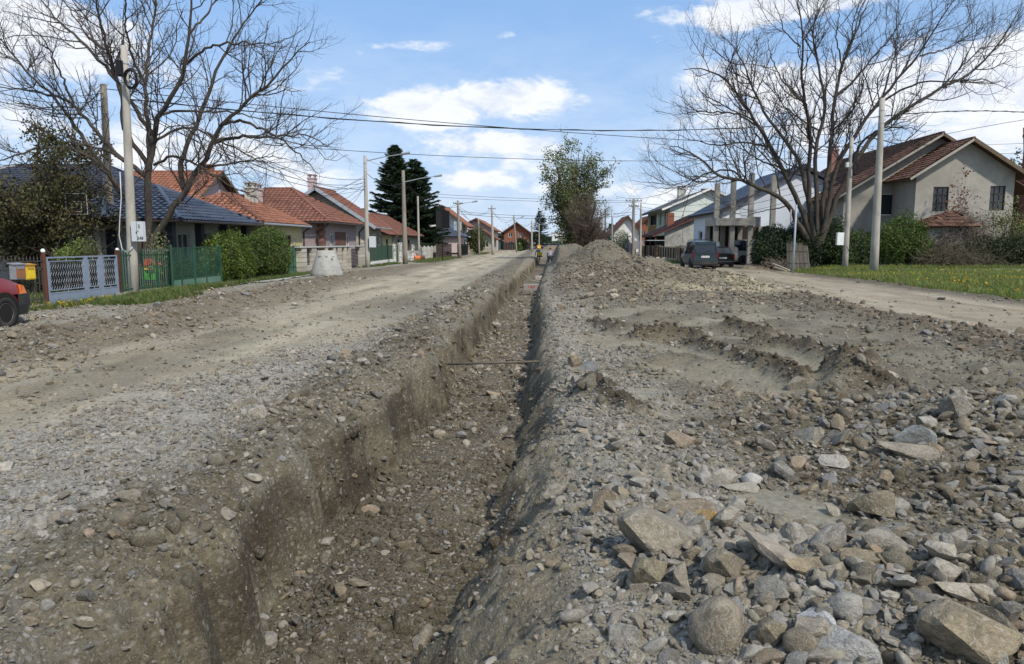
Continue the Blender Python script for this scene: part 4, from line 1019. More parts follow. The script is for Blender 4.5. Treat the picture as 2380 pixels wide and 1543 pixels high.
# grey cream gable house with stone front
h = wthing('house', 'grey cream gable house with brown tiles and stone-clad street front', 'house', (-18.3, 61, 0))
body(h, -22.4, X, 59.2, 63.6, 3.2, m_cream, side=[(1.2, 2.9, .9, 2.4)], gable=(-18.3, 5.9))
window(h, (X, 59.45, 0), (0, 1, 0), 1.2, 2.9, .9, 2.4, nx=3, ny=2)
m_stone = M_('pale_field_stone', (.34, .32, .27), .9, .3, 4, .4, orand=.45)
mb = MB(); r = random.Random(5)
def stone_cladding(parent, o, u, W, z0, z1, skip=(), name='stone'):
    o = Vector(o); u = Vector(u); nn = Vector((u.y, -u.x, 0)); z = z0
    while z < z1 - .05:
        hgt = r.uniform(.18, .30); hgt = min(hgt, z1 - z); a = r.uniform(-.2, 0)
        while a < W:
            w_ = r.uniform(.22, .5); a0 = max(a, 0); a1 = min(a + w_, W)
            if a1 - a0 > .08 and not any(s[0] < (a0 + a1) / 2 < s[1] and s[2] < z + hgt / 2 < s[3] for s in skip):
                q = r.uniform(.03, .06); e = .015
                MB().prism([o + u * (a0 + e) + Vector((0, 0, z + e)), o + u * (a1 - e) + Vector((0, 0, z + e + r.uniform(-.01, .02))), o + u * (a1 - e - r.uniform(0, .04)) + Vector((0, 0, z + hgt - e)), o + u * (a0 + e + r.uniform(0, .04)) + Vector((0, 0, z + hgt - e))], nn * q).build(name, m_stone, parent)
            a += w_
        z += hgt
wl = [c for c in h.children if c.name.startswith('wall')][0]
stone_cladding(wl, (X, 59.2, 0), (0, 1, 0), 4.4, 0, 3.0, skip=[(1.3, 3.3, .8, 2.5)])
stone_cladding(wl, (X - 1.6, 59.2, 0), (1, 0, 0), 1.6, 0, 1.9)
rf = roof(h, [[(X + .8, 58.4, 2.95), (X + .8, 64.2, 2.95), (-18.3, 64.2, 6.15), (-18.3, 58.4, 6.15)], [(-23.2, 64.2, 2.95), (-23.2, 58.4, 2.95), (-18.3, 58.4, 6.15), (-18.3, 64.2, 6.15)]], m_redtile, m_under, ridges=[((-18.3, 58.4, 6.15), (-18.3, 64.2, 6.15))], seed=6, nmax=200)
MB().bar((X + .8, 58.36, 2.85), (-18.3, 58.36, 6.05), .06, .26).bar((-18.3, 58.36, 6.05), (-23.2, 58.36, 2.85), .06, .26).build('bargeboard', m_fascia, h)
chimney(rf, -19.3, 61, 5.3, 7.0, m_pink, .62)
gutter(h, (X + .87, 58.4, 2.88), (X + .87, 64.2, 2.88), m_zinc)
# low yellow house + grey neighbour under one row of brown tiles
h = wthing('house', 'small yellow house under a low red-brown roof beyond the stone-front house', 'house', (-17, 66, 0))
body(h, -19.5, X, 64.4, 68.6, 2.4, m_yellow, side=[(1.2, 2.2, .9, 2.0)]); window(h, (X, 64.65, 0), (0, 1, 0), 1.2, 2.2, .9, 2.0, m_brownframe)
p, rr = hip_planes(-20, X + .5, 64.3, 68.8, 2.4, (64.3, 68.8), 3.7, 'Y', gable=('near', 'far')); roof(h, p, m_redtile, m_under, ridges=rr[:1], seed=7)
downpipe(h, [(X + .5, 68.7, 2.35), (X + .1, 68.6, 1.9), (X + .1, 68.6, 0)], m_zinc)
h = wthing('house', 'low grey-beige house with brown hipped roof just before the tall spruces', 'house', (-17, 76, 0))
body(h, -20.0, X, 69, 83, 2.35, m_cream, side=[(2, 3.2, .9, 2.0), (7.5, 8.8, .9, 2.0)]); window(h, (X, 69.25, 0), (0, 1, 0), 2, 3.2, .9, 2.0, m_brownframe); window(h, (X, 69.25, 0), (0, 1, 0), 7.5, 8.8, .9, 2.0, m_brownframe)
p, rr = hip_planes(-20.5, X + .6, 68.9, 83.5, 2.4, (72.5, 80), 4.55, 'Y'); roof(h, p, m_redtile, m_under, ridges=rr, seed=8)
# two-storey white house with balcony
def far_house(label, x0, x1, y0, y1, ze, xm, zr, wm, tm, wins=(), over=.7, side=(), nm='house', balcony=None, label_r=None):
    h = wthing(nm, label, 'house', ((x0 + x1) / 2, (y0 + y1) / 2, 0))
    body(h, x0, x1, y0, y1, ze, wm, front=[w_ for w_ in wins], side=[w_ for w_ in side], side_dir='E' if xm < 0 else 'W', gable=(xm, zr - .15))
    for w_ in wins: window(h, (x0, y0, 0), (1, 0, 0), *w_, sill=False)
    for w_ in side:
        if xm < 0: window(h, (x1, y0 + .25, 0), (0, 1, 0), *w_, sill=False)
        else: window(h, (x0, y1 - .25, 0), (0, -1, 0), *w_, sill=False)
    sl = (zr - ze) / max(.1, (x1 - xm)); sl2 = (zr - ze) / max(.1, (xm - x0)); a = over
    roof(h, [[(x1 + a, y0 - a, ze - a * sl), (x1 + a, y1 + a, ze - a * sl), (xm, y1 + a, zr), (xm, y0 - a, zr)], [(x0 - a, y1 + a, ze - a * sl2), (x0 - a, y0 - a, ze - a * sl2), (xm, y0 - a, zr), (xm, y1 + a, zr)]], tm, m_under, ridges=[((xm, y0 - a, zr), (xm, y1 + a, zr))], seed=int(y0), th=.16, ln=.5, wd=.42)
    if balcony:
        bx0, bx1, by0, by1, bz = balcony
        MB().box(bx0, by0, bz - .15, bx1, by1, bz).build('balcony', m_conc2, h)
        mb = MB(); n_ = int((by1 - by0) / .25); xo = bx1 if xm < 0 else bx0
        for i in range(n_ + 1): mb.bar((xo, by0 + i * .25, bz), (xo, by0 + i * .25, bz + .95), .03)
        mb.bar((xo, by0, bz + .95), (xo, by1, bz + .95), .06); mb.bar((bx0, by0, bz + .95), (bx1, by0, bz + .95), .06)
        for i in range(int((bx1 - bx0) / .25)): mb.bar((bx0 + i * .25, by0, bz), (bx0 + i * .25, by0, bz + .95), .03)
        mb.build('railing', m_metal_dk, h)
    return h
far_house('two-storey white house with red gable roof and balcony right of the spruces', -17.6, -12.0, 107, 117, 5.0, -14.8, 7.1, m_white, m_orange, [(1.2, 2.4, 4.2, 5.0 - .2)], 1.3, [(1, 2.2, 3.2, 4.8), (5, 6.2, 3.2, 4.6)], balcony=(-12, -10.8, 107, 112, 2.6))
h = wthing('house', 'low mauve annex with dark hipped roof in front of the white balcony house', 'house', (-12.5, 100, 0))
body(h, -14.4, -11.0, 97, 103, 2.5, m_pink, side=[(1, 1.7, .9, 2.0), (3.5, 4.2, .9, 2.0)])
window(h, (-11, 97.25, 0), (0, 1, 0), 1, 1.7, .9, 2.0); window(h, (-11, 97.25, 0), (0, 1, 0), 3.5, 4.2, .9, 2.0)
p, rr = hip_planes(-15.0, -10.4, 96.4, 103.6, 2.5, (-13.2, -12.6), 3.75); roof(h, p, m_blue, m_blue_under, ridges=rr, seed=9)
far_house('pink gable house with red roof, second beyond the spruces', -14.8, -8.9, 128, 150, 4.3, -11.5, 5.9, m_pink, m_orange, [(3.6, 4.6, 2.6, 3.6)], .8, [(3, 4.2, 2.6, 3.7), (8, 9.2, 2.6, 3.7)])
far_house('low house with bright orange roof in front of the pink gable house', -12.6, -7.8, 119, 126, 2.6, -10.0, 4.0, m_cream, m_orange, [(3.0, 3.9, .9, 1.9)], .7, [(1.5, 2.6, .9, 2.0)])
far_house('unplastered red brick house with orange roof at the far left end of the street', -8.6, -2.9, 168, 180, 4.3, -5.7, 6.3, m_brickred, m_orange, [(1.0, 1.9, 2.9, 3.9), (3.4, 4.3, 2.9, 3.9), (1.0, 2.0, .9, 2.0)], .9, [(2, 3.2, 2.8, 3.9)])
# ---- right side
# big grey house, two gables
a = atY(2131, 403, 50); b = atY(2250, 326.6, 50); zE = a.z + .15; xL = a.x; xA = b.x; zA = b.z; xR = xA + (xA - xL) * 1.02
h = wthing('house', 'big unpainted grey house with two stepped gables and old brown tiles on the right', 'house', (xA, 56, 0))
def w_at(px0, px1, py0, py1, Y): 
    p = atY(px0, py1, Y); q = atY(px1, py0, Y); return (p.x - xL, q.x - xL, p.z, q.z)
W1 = w_at(2166, 2206, 434, 491, 50); W2 = w_at(2298, 2338, 432, 489, 50)
mb = MB(); wall_cells(mb, (xL, 50, 0), (1, 0, 0), xR - xL, -.2, zE - .12, [W1, W2]); mb.prism([(xL, 50, zE - .12), (xR, 50, zE - .12), (xA, 50, zA - .05)], (0, .25, 0))
wall_cells(mb, (xL, 53.2, 0), (0, -1, 0), 2.95, -.2, zE - .1, []); wall_cells(mb, (xR, 50.25, 0), (0, 1, 0), 18, -.2, zE - .1, [])
mb.build('wall', m_grey, h, label='front wing with raw grey render')
for W in (W1, W2): window(h, (xL, 50, 0), (1, 0, 0), *W, frame=m_metal_dk, nx=3, ny=3, sill=False, fw=.05)
# main block behind
b2 = atY(2179, 312, 53.2); xA2, zA2 = b2.x, b2.z; sl = .62; xE2 = atY(1945, 457, 53.2).x; zE2 = zA2 - (xA2 - xE2) * sl; xR2 = xA2 + 6.2
w3 = atY(2044, 500, 53.2); w4 = atY(2082, 450, 53.2); c0 = w3.x - (xE2 + .5)
mb = MB(); ztop = min(zE2 + .3, w3.z); wall_cells(mb, (xE2 + .5, 53.2, 0), (1, 0, 0), xL + .2 - xE2 - .5, -.2, ztop, [(atY(2010, 540, 53.2).x - xE2 - .5, atY(2040, 540, 53.2).x - xE2 - .5, 1.2, 2.4)])
def roofz(x): return zA2 - (xA2 - x) * sl - .12
# sloped part of that gable, with the white framed window opening left out
xa, xb_, xc, xd = xE2 + .5, w3.x, w4.x, xL + .2
def quad(xp, xq, z0p, z0q, z1p, z1q): mb.prism([(xp, 53.2, z0p), (xq, 53.2, z0q), (xq, 53.2, z1q), (xp, 53.2, z1p)], (0, .25, 0))
quad(xa, xb_, ztop, ztop, max(ztop, roofz(xa)), roofz(xb_)); 
if w3.z > ztop: quad(xb_, xc, ztop, ztop, w3.z, w3.z)
quad(xb_, xc, w4.z, w4.z, roofz(xb_), roofz(xc)); quad(xc, xd, ztop, ztop, roofz(xc), roofz(xd)); quad(xd, xA2, zE, zE, roofz(xd), roofz(xA2)); quad(xA2, xA2 + 3, zE, zE, roofz(xA2), roofz(xA2 - 3))
wall_cells(mb, (xE2 + .5, 69.75, 0), (0, -1, 0), 16.3, -.2, zE2 + .15, [(6, 7.2, 2.4, 3.6), (11.5, 12.7, 2.4, 3.6), (13.5, 14.5, .2, 2.1)])
wall_cells(mb, (xR2 - .5, 70, 0), (-1, 0, 0), xR2 - xE2 - 1, -.2, zE2 + .1, [])
mb.build('wall', m_grey, h, label='main block wall in raw grey render')
window(h, (xE2 + .5, 53.2, 0), (1, 0, 0), w3.x - xE2 - .5, w4.x - xE2 - .5, w3.z, w4.z, nx=1)
for q in ((6, 7.2), (11.5, 12.7)): window(h, (xE2 + .5, 69.75, 0), (0, -1, 0), q[0], q[1], 2.4, 3.6)
MB().box(xE2 + 1, 53.8, -.2, xR2 - 1, 69, zE2).box(xL + .4, 50.4, -.2, xR - .4, 53.4, zE - .3).build('interior', m_dark, h)
e = .75
rf = roof(h, [[(xL - e, 53.6, zE - e * .64), (xL - e, 49.3, zE - e * .64), (xA, 49.3, zA + .08), (xA, 53.6, zA + .08)], [(xR + e, 49.3, zE - e * .62), (xR + e, 70, zE - e * .62), (xA, 70, zA + .08), (xA, 49.3, zA + .08)]], m_oldtile, m_under, seed=20, nmax=240, rough=2.6, ridges=[((xA, 49.3, zA + .08), (xA, 53.6, zA + .08))], label='roof of the front wing')
rf2 = roof(h, [[(xE2 - .4, 70.4, zE2 - .25), (xE2 - .4, 52.4, zE2 - .25), (xA2, 52.4, zA2), (xA2, 70.4, zA2)], [(xR2 + .4, 52.4, zA2 - (xR2 + .4 - xA2) * sl), (xR2 + .4, 70.4, zA2 - (xR2 + .4 - xA2) * sl), (xA2, 70.4, zA2), (xA2, 52.4, zA2)]], m_oldtile, m_under, seed=21, nmax=300, rough=2.6, ridges=[((xA2, 52.4, zA2), (xA2, 70.4, zA2))], label='higher roof of the main block')
MB().bar((xL - e, 49.26, zE - e * .64 - .1), (xA, 49.26, zA - .02), .05, .14).build('bargeboard', M_('pale_batten', (.33, .31, .27), .8), h)
MB().bar((xA, 49.26, zA - .02), (xR + e, 49.26, zE - e * .62 - .1), .08, .24).build('bargeboard', m_wood, h)
MB().bar((xE2 - .4, 52.36, zE2 - .35), (xA2, 52.36, zA2 - .1), .05, .14).build('bargeboard', M_('pale_batten', (.33, .31, .27), .8), h)
MB().bar((xA2, 52.36, zA2 - .1), (xA2 + 4, 52.36, zA2 - .1 - 4 * sl), .06, .2).build('bargeboard', m_wood, h)
chimney(rf2, atY(1938, 360, 66).x, 66, 6.5, atY(1938, 350, 66).z, m_rose, .6)
# brown chimney at the right edge
a = atY(2389, 420, 57)
ch = wthing('chimney', 'tall red brick chimney at the right edge beside the grey gable', 'chimney', (a.x, 57, 0))
MB().box(a.x - .30, 56.65, 3, a.x + .30, 57.35, atY(2379, 318, 57).z).build('stack', m_brickred, ch); MB().box(a.x - .42, 56.58, atY(2379, 318, 57).z, a.x + .42, 57.42, atY(2379, 311, 57).z).build('cap', m_conc, ch)
# white house, blue-black roof
xw = 14.3; yn, yf = 58.2, 68.9
h = wthing('house', 'bluish white house with blue-black tiled roof behind the concrete frame', 'house', (20, 63, 0))
wy = lambda px: xw * FPX / (px - 1258)
sh_ = [(yf - .25 - wy(1645), yf - .25 - wy(1655), 3.0, 3.85), (yf - .25 - wy(1616), yf - .25 - wy(1625), 1.9, 2.7), (yf - .25 - wy(1636), yf - .25 - wy(1660), 1.3, 1.9)]
body(h, xw, 26.5, yn, yf, 4.2, m_bluewhite, front=[(2.0, 3.0, 2.6, 3.7), (5.6, 6.8, 2.6, 3.7), (5.2, 6.2, .2, 2.2)], side=sh_, side_dir='W', gable=(20.4, 7.35), label='walls in the same bluish white on every side')
for W in sh_: window(h, (xw, yf - .25, 0), (0, -1, 0), *W, sill=True, nx=1 if W[2] != 1.3 else 4)
window(h, (xw, yn, 0), (1, 0, 0), 2.0, 3.0, 2.6, 3.7); window(h, (xw, yn, 0), (1, 0, 0), 5.6, 6.8, 2.6, 3.7)
roof(h, [[(xw - .5, yf + .5, 4.1), (xw - .5, yn - .5, 4.1), (20.4, yn - .5, 7.65), (20.4, yf + .5, 7.65)], [(27, yn - .5, 4.1), (27, yf + .5, 4.1), (20.4, yf + .5, 7.65), (20.4, yn - .5, 7.65)]], m_blue, m_blue_under, seed=30, nmax=300, ridges=[((20.4, yn - .5, 7.65), (20.4, yf + .5, 7.65))], th=.16)
MB().bar((xw - .5, yn - .54, 3.98), (20.4, yn - .54, 7.53), .06, .24).bar((20.4, yn - .54, 7.53), (27, yn - .54, 3.98), .06, .24).build('bargeboard', m_blue_under, h)
downpipe(h, [(xw - .5, yn - .3, 4.0), (xw - .1, yn - .2, 3.5), (xw - .08, yn - .2, 0)], m_gutter, .07)
# green house
h = wthing('house', 'two-storey green and white house with a loggia and grey sheet roof', 'house', (19, 92, 0))
gx = 14.8; wy = lambda px: gx * FPX / (px - 1258); g0, g1 = wy(1550), wy(1501)
S = lambda a, b, z0, z1: (g1 - .25 - wy(a), g1 - .25 - wy(b), z0, z1)
hs = [S(1503.5, 1520.5, 2.9, 5.3), S(1526, 1533, 3.7, 5.4), S(1537.5, 1546, 3.7, 5.4)]
hs = [tuple(q) for q in hs]
body(h, gx, 24, g0, g1, 5.8, m_palemint, side=hs, side_dir='W', gable=(19.3, 7.7))
mb = MB(); wall_cells(mb, (gx - .03, wy(1501.2), 0), (0, -1, 0), wy(1501.2) - wy(1522), 0, 5.8, [(hs[0][0] + .15, hs[0][1] + .15, 2.9, 5.3)], .02); mb.build('green_render', m_green, h)
mb = MB(); o_ = wy(1522); wall_cells(mb, (gx - .03, o_, 0), (0, -1, 0), o_ - g0, 0, 5.8, [(q[0] + o_ - g1 + .25, q[1] + o_ - g1 + .25, q[2], q[3]) for q in hs[1:]], .02); mb.build('mint_render', m_mint, h)
for q in hs[1:]: window(h, (gx, g1 - .25, 0), (0, -1, 0), *q)
mb = MB(); yy = g1 - .25 - hs[0][0]
while yy > g1 - .25 - hs[0][1]: mb.bar((gx - .02, yy, 2.9), (gx - .02, yy, 3.9), .06); yy -= .3
mb.bar((gx - .02, g1 - .25 - hs[0][0], 3.9), (gx - .02, g1 - .25 - hs[0][1], 3.9), .1); mb.build('railing', M_('ochre_wood', (.40, .28, .12), .8), h)
rf = roof(h, [[(gx - 1.0, g1 + .6, 5.5), (gx - 1.0, g0 - .6, 5.5), (19.3, g0 - .6, 7.9), (19.3, g1 + .6, 7.9)], [(25, g0 - .6, 5.3), (25, g1 + .6, 5.3), (19.3, g1 + .6, 7.9), (19.3, g0 - .6, 7.9)]], m_greyslate, m_greyslate, seed=31, th=.2, wd=1.0, ln=1.2)
MB().bar((gx - 1.0, g0 - .64, 5.4), (19.3, g0 - .64, 7.8), .06, .22).bar((19.3, g0 - .64, 7.8), (25, g0 - .64, 5.2), .06, .22).build('bargeboard', m_pvc, h)
chimney(rf, 18.0, 95, 7.2, 8.5, m_conc2, .9); chimney(rf, 20.6, 93, 7.0, 8.3, m_brickred, .9, False)
# low shed with dark red roof in front of it
h = wthing('shed', 'low grey outbuilding with long dark-red lean-to roof behind the slatted fence', 'shed', (14, 79, 0))
x0, x1 = atY(1520, 550, 76).x, atY(1615, 503, 76).x; z0_, z1_ = atY(1515, 547, 76).z, atY(1612, 500, 76).z
mb = MB(); xg = atY(1545, 560, 76).x; zg = z0_ + (z1_ - z0_) * (xg - x0) / (x1 - x0)
mb.prism([(xg, 76, -.2), (x1 + 1.5, 76, -.2), (x1 + 1.5, 76, z1_ + .3), (x1, 76, z1_ - .15), (xg, 76, zg - .15)], (0, .3, 0)); mb.box(x1 + 1.3, 76.3, -.2, x1 + 1.5, 84, z1_); mb.build('wall', m_oldwall, h)
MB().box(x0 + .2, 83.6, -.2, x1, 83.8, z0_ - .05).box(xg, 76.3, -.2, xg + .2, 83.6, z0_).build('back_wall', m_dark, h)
roof(h, [[(x0 - .2, 84.3, z0_), (x0 - .2, 75.5, z0_), (x1 + 1.2, 75.5, z1_ + .35), (x1 + 1.2, 84.3, z1_ + .35)]], m_darkred, m_darkred, seed=32, th=.18)
for y in (75.8, 79.5, 83.4): MB().box(x0 + .1, y, -.2, x0 + .22, y + .12, z0_ - .1).build('post', m_wood, h)
MB().box(x0 - .9, 74.6, z0_ - .55, x0 + .9, 76.4, z0_ - .48).build('awning', M_('blue_grey_sheet', (.32, .40, .43), .5), h)
mb = MB().box(atY(1558, 500, 80).x - .35, 79.6, 2.6, atY(1558, 500, 80).x + .35, 80.3, atY(1558, 495, 80).z); mb.build('chimney', m_brickred, h)
# orange roofs in the distance, right
far_house('white gable house with orange roof far off, right of the chestnut tree', 13.2, 17.6, 132, 142, 3.9, 15.6, 6.4, m_white, m_orange, [(1.5, 2.5, 2.2, 3.3)], .8)
far_house('red brick house with a white balcony far off between two street poles', 17.4, 21.6, 134, 143, 4.3, 19.5, 6.4, m_brickred, m_orange, [(.8, 1.7, 2.6, 3.8), (2.4, 3.3, 2.6, 3.8)], .8)
far_house('pale two-storey house with a faded orange roof peeping behind the chestnut tree', 9.0, 12.6, 150, 160, 4.2, 10.8, 6.0, m_white, m_orange, [(1.2, 2.2, 2.4, 3.5)], .7)
for i, (a0, a1, t_, Y, lab) in enumerate(((1283, 1312, 541, 300, 'white apartment block at the far end of the street'), (1300, 1330, 553, 260, 'cream flat-roofed building far behind the chestnut trunk'))):
    p = atY(a0, t_, Y); q = atY(a1, t_, Y); h = wthing('apartment_block', lab, 'building', ((p.x + q.x) / 2, Y, 0)); mb = MB(); hs = []
    for k in range(4):
        for j in range(3): hs.append((1 + k * (q.x - p.x - 1) / 4, 1 + k * (q.x - p.x - 1) / 4 + .9, 1 + j * 2.2, 2.2 + j * 2.2) if 2.2 + j * 2.2 < p.z - .3 else (.1, .2, .1, .2))
    wall_cells(mb, (p.x, Y, 0), (1, 0, 0), q.x - p.x, -.2, p.z, hs); mb.box(p.x, Y + .3, -.2, q.x, Y + 9, p.z); mb.build('wall', m_white if i == 0 else m_cream, h)
    for W in set(hs):
        if W[3] > .5: window(h, (p.x, Y, 0), (1, 0, 0), *W, nx=1, sill=False, frame=m_pvc)
    MB().box(p.x - .3, Y - .3, p.z, q.x + .3, Y + 9.3, p.z + .3).build('roof', m_conc2, h)
# unfinished concrete frame with carport
YF = 54.6
h = wthing('unfinished_building', 'unfinished concrete frame with tall bare columns over the parked silver van', 'building frame', (16, 57, 0))
ztop = atY(1713, 507, YF).z; zb = atY(1713, 524, YF).z
cols = [(1663, 426), (1700, 417), (1742, 402), (1793, 407)]
cxs = [atY(px, 600, YF).x for px, _ in cols]
for (px, py), x in zip(cols, cxs):
    MB().box(x - .17, YF, -.1, x + .17, YF + .35, zb).build('column', m_conc, h); MB().box(x - .17, YF, ztop if x < cxs[3] - .1 else zb, x + .17, YF + .35, atY(px, py, YF).z).build('column', m_conc, h)
    MB().box(x - .17, 57.4, -.1, x + .17, 57.7, zb).build('column', m_conc, h)
    rb = MB()
    for i in (-.1, .1): rb.tube([(x + i, YF + .15, atY(px, py, YF).z), (x + i * 1.3, YF + .15, atY(px, py, YF).z + .55)], .012, 4)
    rb.build('rebar', m_metal_dk, h)
MB().box(cxs[0] - .12, YF - .3, zb, cxs[2] + .25, 57.9, ztop).build('slab', m_conc, h, label='stained cantilevered floor slab')
MB().box(cxs[0] + .2, 57.75, 1.75, cxs[1], 57.85, zb).box(cxs[1], 57.75, 0, cxs[3] + 1, 57.85, zb).box(cxs[3] + .1, YF + .4, 0, cxs[3] + .2, 57.7, zb).build('board_wall', M_('shade_dark', (.05, .035, .028), .9, .3), h)  # dark panels added to stand for the unlit inside of the frame
# ------------------------------------------------------------------ trees, hedges, grass
def nrm(v): return v / np.maximum(np.linalg.norm(v, axis=-1, keepdims=True), 1e-9)
def tubes(P, Rr, S):
    """P (N,K,3), Rr (N,K) -> verts, quads"""
    N, K, _ = P.shape
    T = np.gradient(P, axis=1); T = nrm(T)
    ref = np.where(np.abs(T[:, :1, 2:3]) > .9, np.array([1., 0, 0]), np.array([0, 0, 1.])); ref = np.broadcast_to(ref, T.shape)
    U = nrm(np.cross(T, ref)); W = np.cross(T, U)
    a = np.arange(S) * 2 * np.pi / S
    V = P[:, :, None] + Rr[:, :, None, None] * (U[:, :, None] * np.cos(a)[None, None, :, None] + W[:, :, None] * np.sin(a)[None, None, :, None])
    b = (np.arange(N) * K * S)[:, None, None]; k = (np.arange(K - 1) * S)[None, :, None]; j = np.arange(S)[None, None, :]; j2 = (j + 1) % S
    F = np.stack([b + k + j, b + k + j2, b + k + S + j2, b + k + S + j], -1).reshape(-1, 4)
    return V.reshape(-1, 3), F
def merge(parts):
    Vs, Fs, k = [], [], 0
    for v, f in parts: Vs.append(v); Fs.append(f + k); k += len(v)
    return np.concatenate(Vs), np.concatenate(Fs)
def paths(start, d, L, K, up=.15, wig=.25, g=None):
    g = g or rng; N = len(start); P = np.zeros((N, K, 3)); P[:, 0] = start; cur = nrm(d); step = (L / (K - 1))[:, None]
    for i in range(1, K):
        P[:, i] = P[:, i - 1] + cur * step
        cur = nrm(cur + g.normal(0, wig, (N, 3)) + np.array([0, 0, up]))
    return P
def spawn(P, Rr, spacing, lo=.15, ang=(35, 65), g=None):
    """children along a set of paths"""
    g = g or rng; seg = np.linalg.norm(np.diff(P, axis=1), axis=-1); L = seg.sum(1); n = np.maximum(1, g.poisson(L * (1 - lo) / spacing))
    bi = np.repeat(np.arange(len(P)), n); t = g.uniform(lo, 1, len(bi)); K = P.shape[1]
    f = t * (K - 1); i0 = np.minimum(f.astype(int), K - 2); fr = (f - i0)[:, None]
    pos = P[bi, i0] * (1 - fr) + P[bi, i0 + 1] * fr; tan = nrm(P[bi, i0 + 1] - P[bi, i0]); r = Rr[bi, i0] * (1 - fr[:, 0]) + Rr[bi, i0 + 1] * fr[:, 0]
    q = nrm(np.cross(tan, g.normal(0, 1, (len(bi), 3)))); a = np.radians(g.uniform(ang[0], ang[1], len(bi)))[:, None]
    return pos, nrm(tan * np.cos(a) + q * np.sin(a)), r, t, L[bi], bi
def resample(pts, K):
    P = np.array(pts, dtype=float); s = np.concatenate([[0], np.cumsum(np.linalg.norm(np.diff(P, axis=0), axis=1))]); q = np.linspace(0, s[-1], K)
    # smooth by catmull style interpolation
    out = np.stack([np.interp(q, s, P[:, i]) for i in range(3)], -1)
    for _ in range(2): out[1:-1] = .25 * out[:-2] + .5 * out[1:-1] + .25 * out[2:]
    return out
m_bark = M_('dark_bark', (.060, .050, .042), .95, .35, 3, .8, 14, stain=(.11, .10, .085), stain_amt=.5, stretch=(6, 6, 1))
m_twig = M_('twig_bark', (.062, .052, .045), .9, .2, 4)
m_leaf = M_('leaf_green', (.07, .11, .03), .6, .15, 6, vcol=True, transl=.25, spec=.3)
def bare_tree(name, label, limbs, r0s, seed, lv=((.36, 1.2, 3.2), (.22, .5, 1.3), (.19, .18, .5)), group=None, twig_r=(.028, .014, .0090), sag=0.0):
    g = np.random.default_rng(seed)
    base = limbs[0][0]; t = wthing(name, label, 'tree', (float(base[0]), float(base[1]), 0), group)
    K = 26; P0 = np.stack([resample(l, K) for l in limbs]); w_ = nrm(g.normal(0, 1, P0.shape))
    P0[:, 2:] += w_[:, 2:] * .05
    R0 = np.stack([.74 * r * (1 - np.linspace(0, 1, K)) ** .9 * .92 + r * .07 for r in r0s])
    V, F = tubes(P0, R0, 9); obj('trunk', mesh_np('trunk', V, [F], m_bark, True), parent=t)
    parts = []
    P, Rr = P0, R0; Pl = None
    for i, (sp, l0, l1) in enumerate(lv):
        pos, d, r, tt, Lp, bi = spawn(P, Rr, sp, .28 if i == 0 else .12, (30, 62), g)
        L = g.uniform(l0, l1, len(pos)) * (1.15 - .5 * tt); L = np.minimum(L, Lp * .8)
        k = (6, 5, 4)[min(i, 2)]
        Pn = paths(pos, d + np.array([0, 0, .10 - sag]), L, k, (.16, .20, .25)[min(i, 2)] - sag, (.20, .26, .32)[min(i, 2)], g)
        rr = np.minimum(r * .62, twig_r[min(i, 2)] * (.6 + .5 * L / l1)); Rn = rr[:, None] * np.linspace(1, .45, k)[None]
        parts.append(tubes(Pn, Rn, (5, 4, 3)[min(i, 2)])); P, Rr = Pn, Rn
    V, F = merge(parts); obj('crown', mesh_np('crown', V, [F], m_twig), parent=t); print(name, len(F))
    return t, P
def limb_px(pts, Y0, dy, conv):
    """pts in crop pixels -> world; depth drifts by dy over the limb"""
    out = []; n = len(pts)
    for i, p in enumerate(pts):
        x, y = conv(*p); f = i / (n - 1); q = atY(x, y, Y0 + dy * f ** 1.3 * 1.0); out.append((q.x, q.y, q.z))
    return out
c1 = lambda x, y: (x / 1.93, y / 1.93)
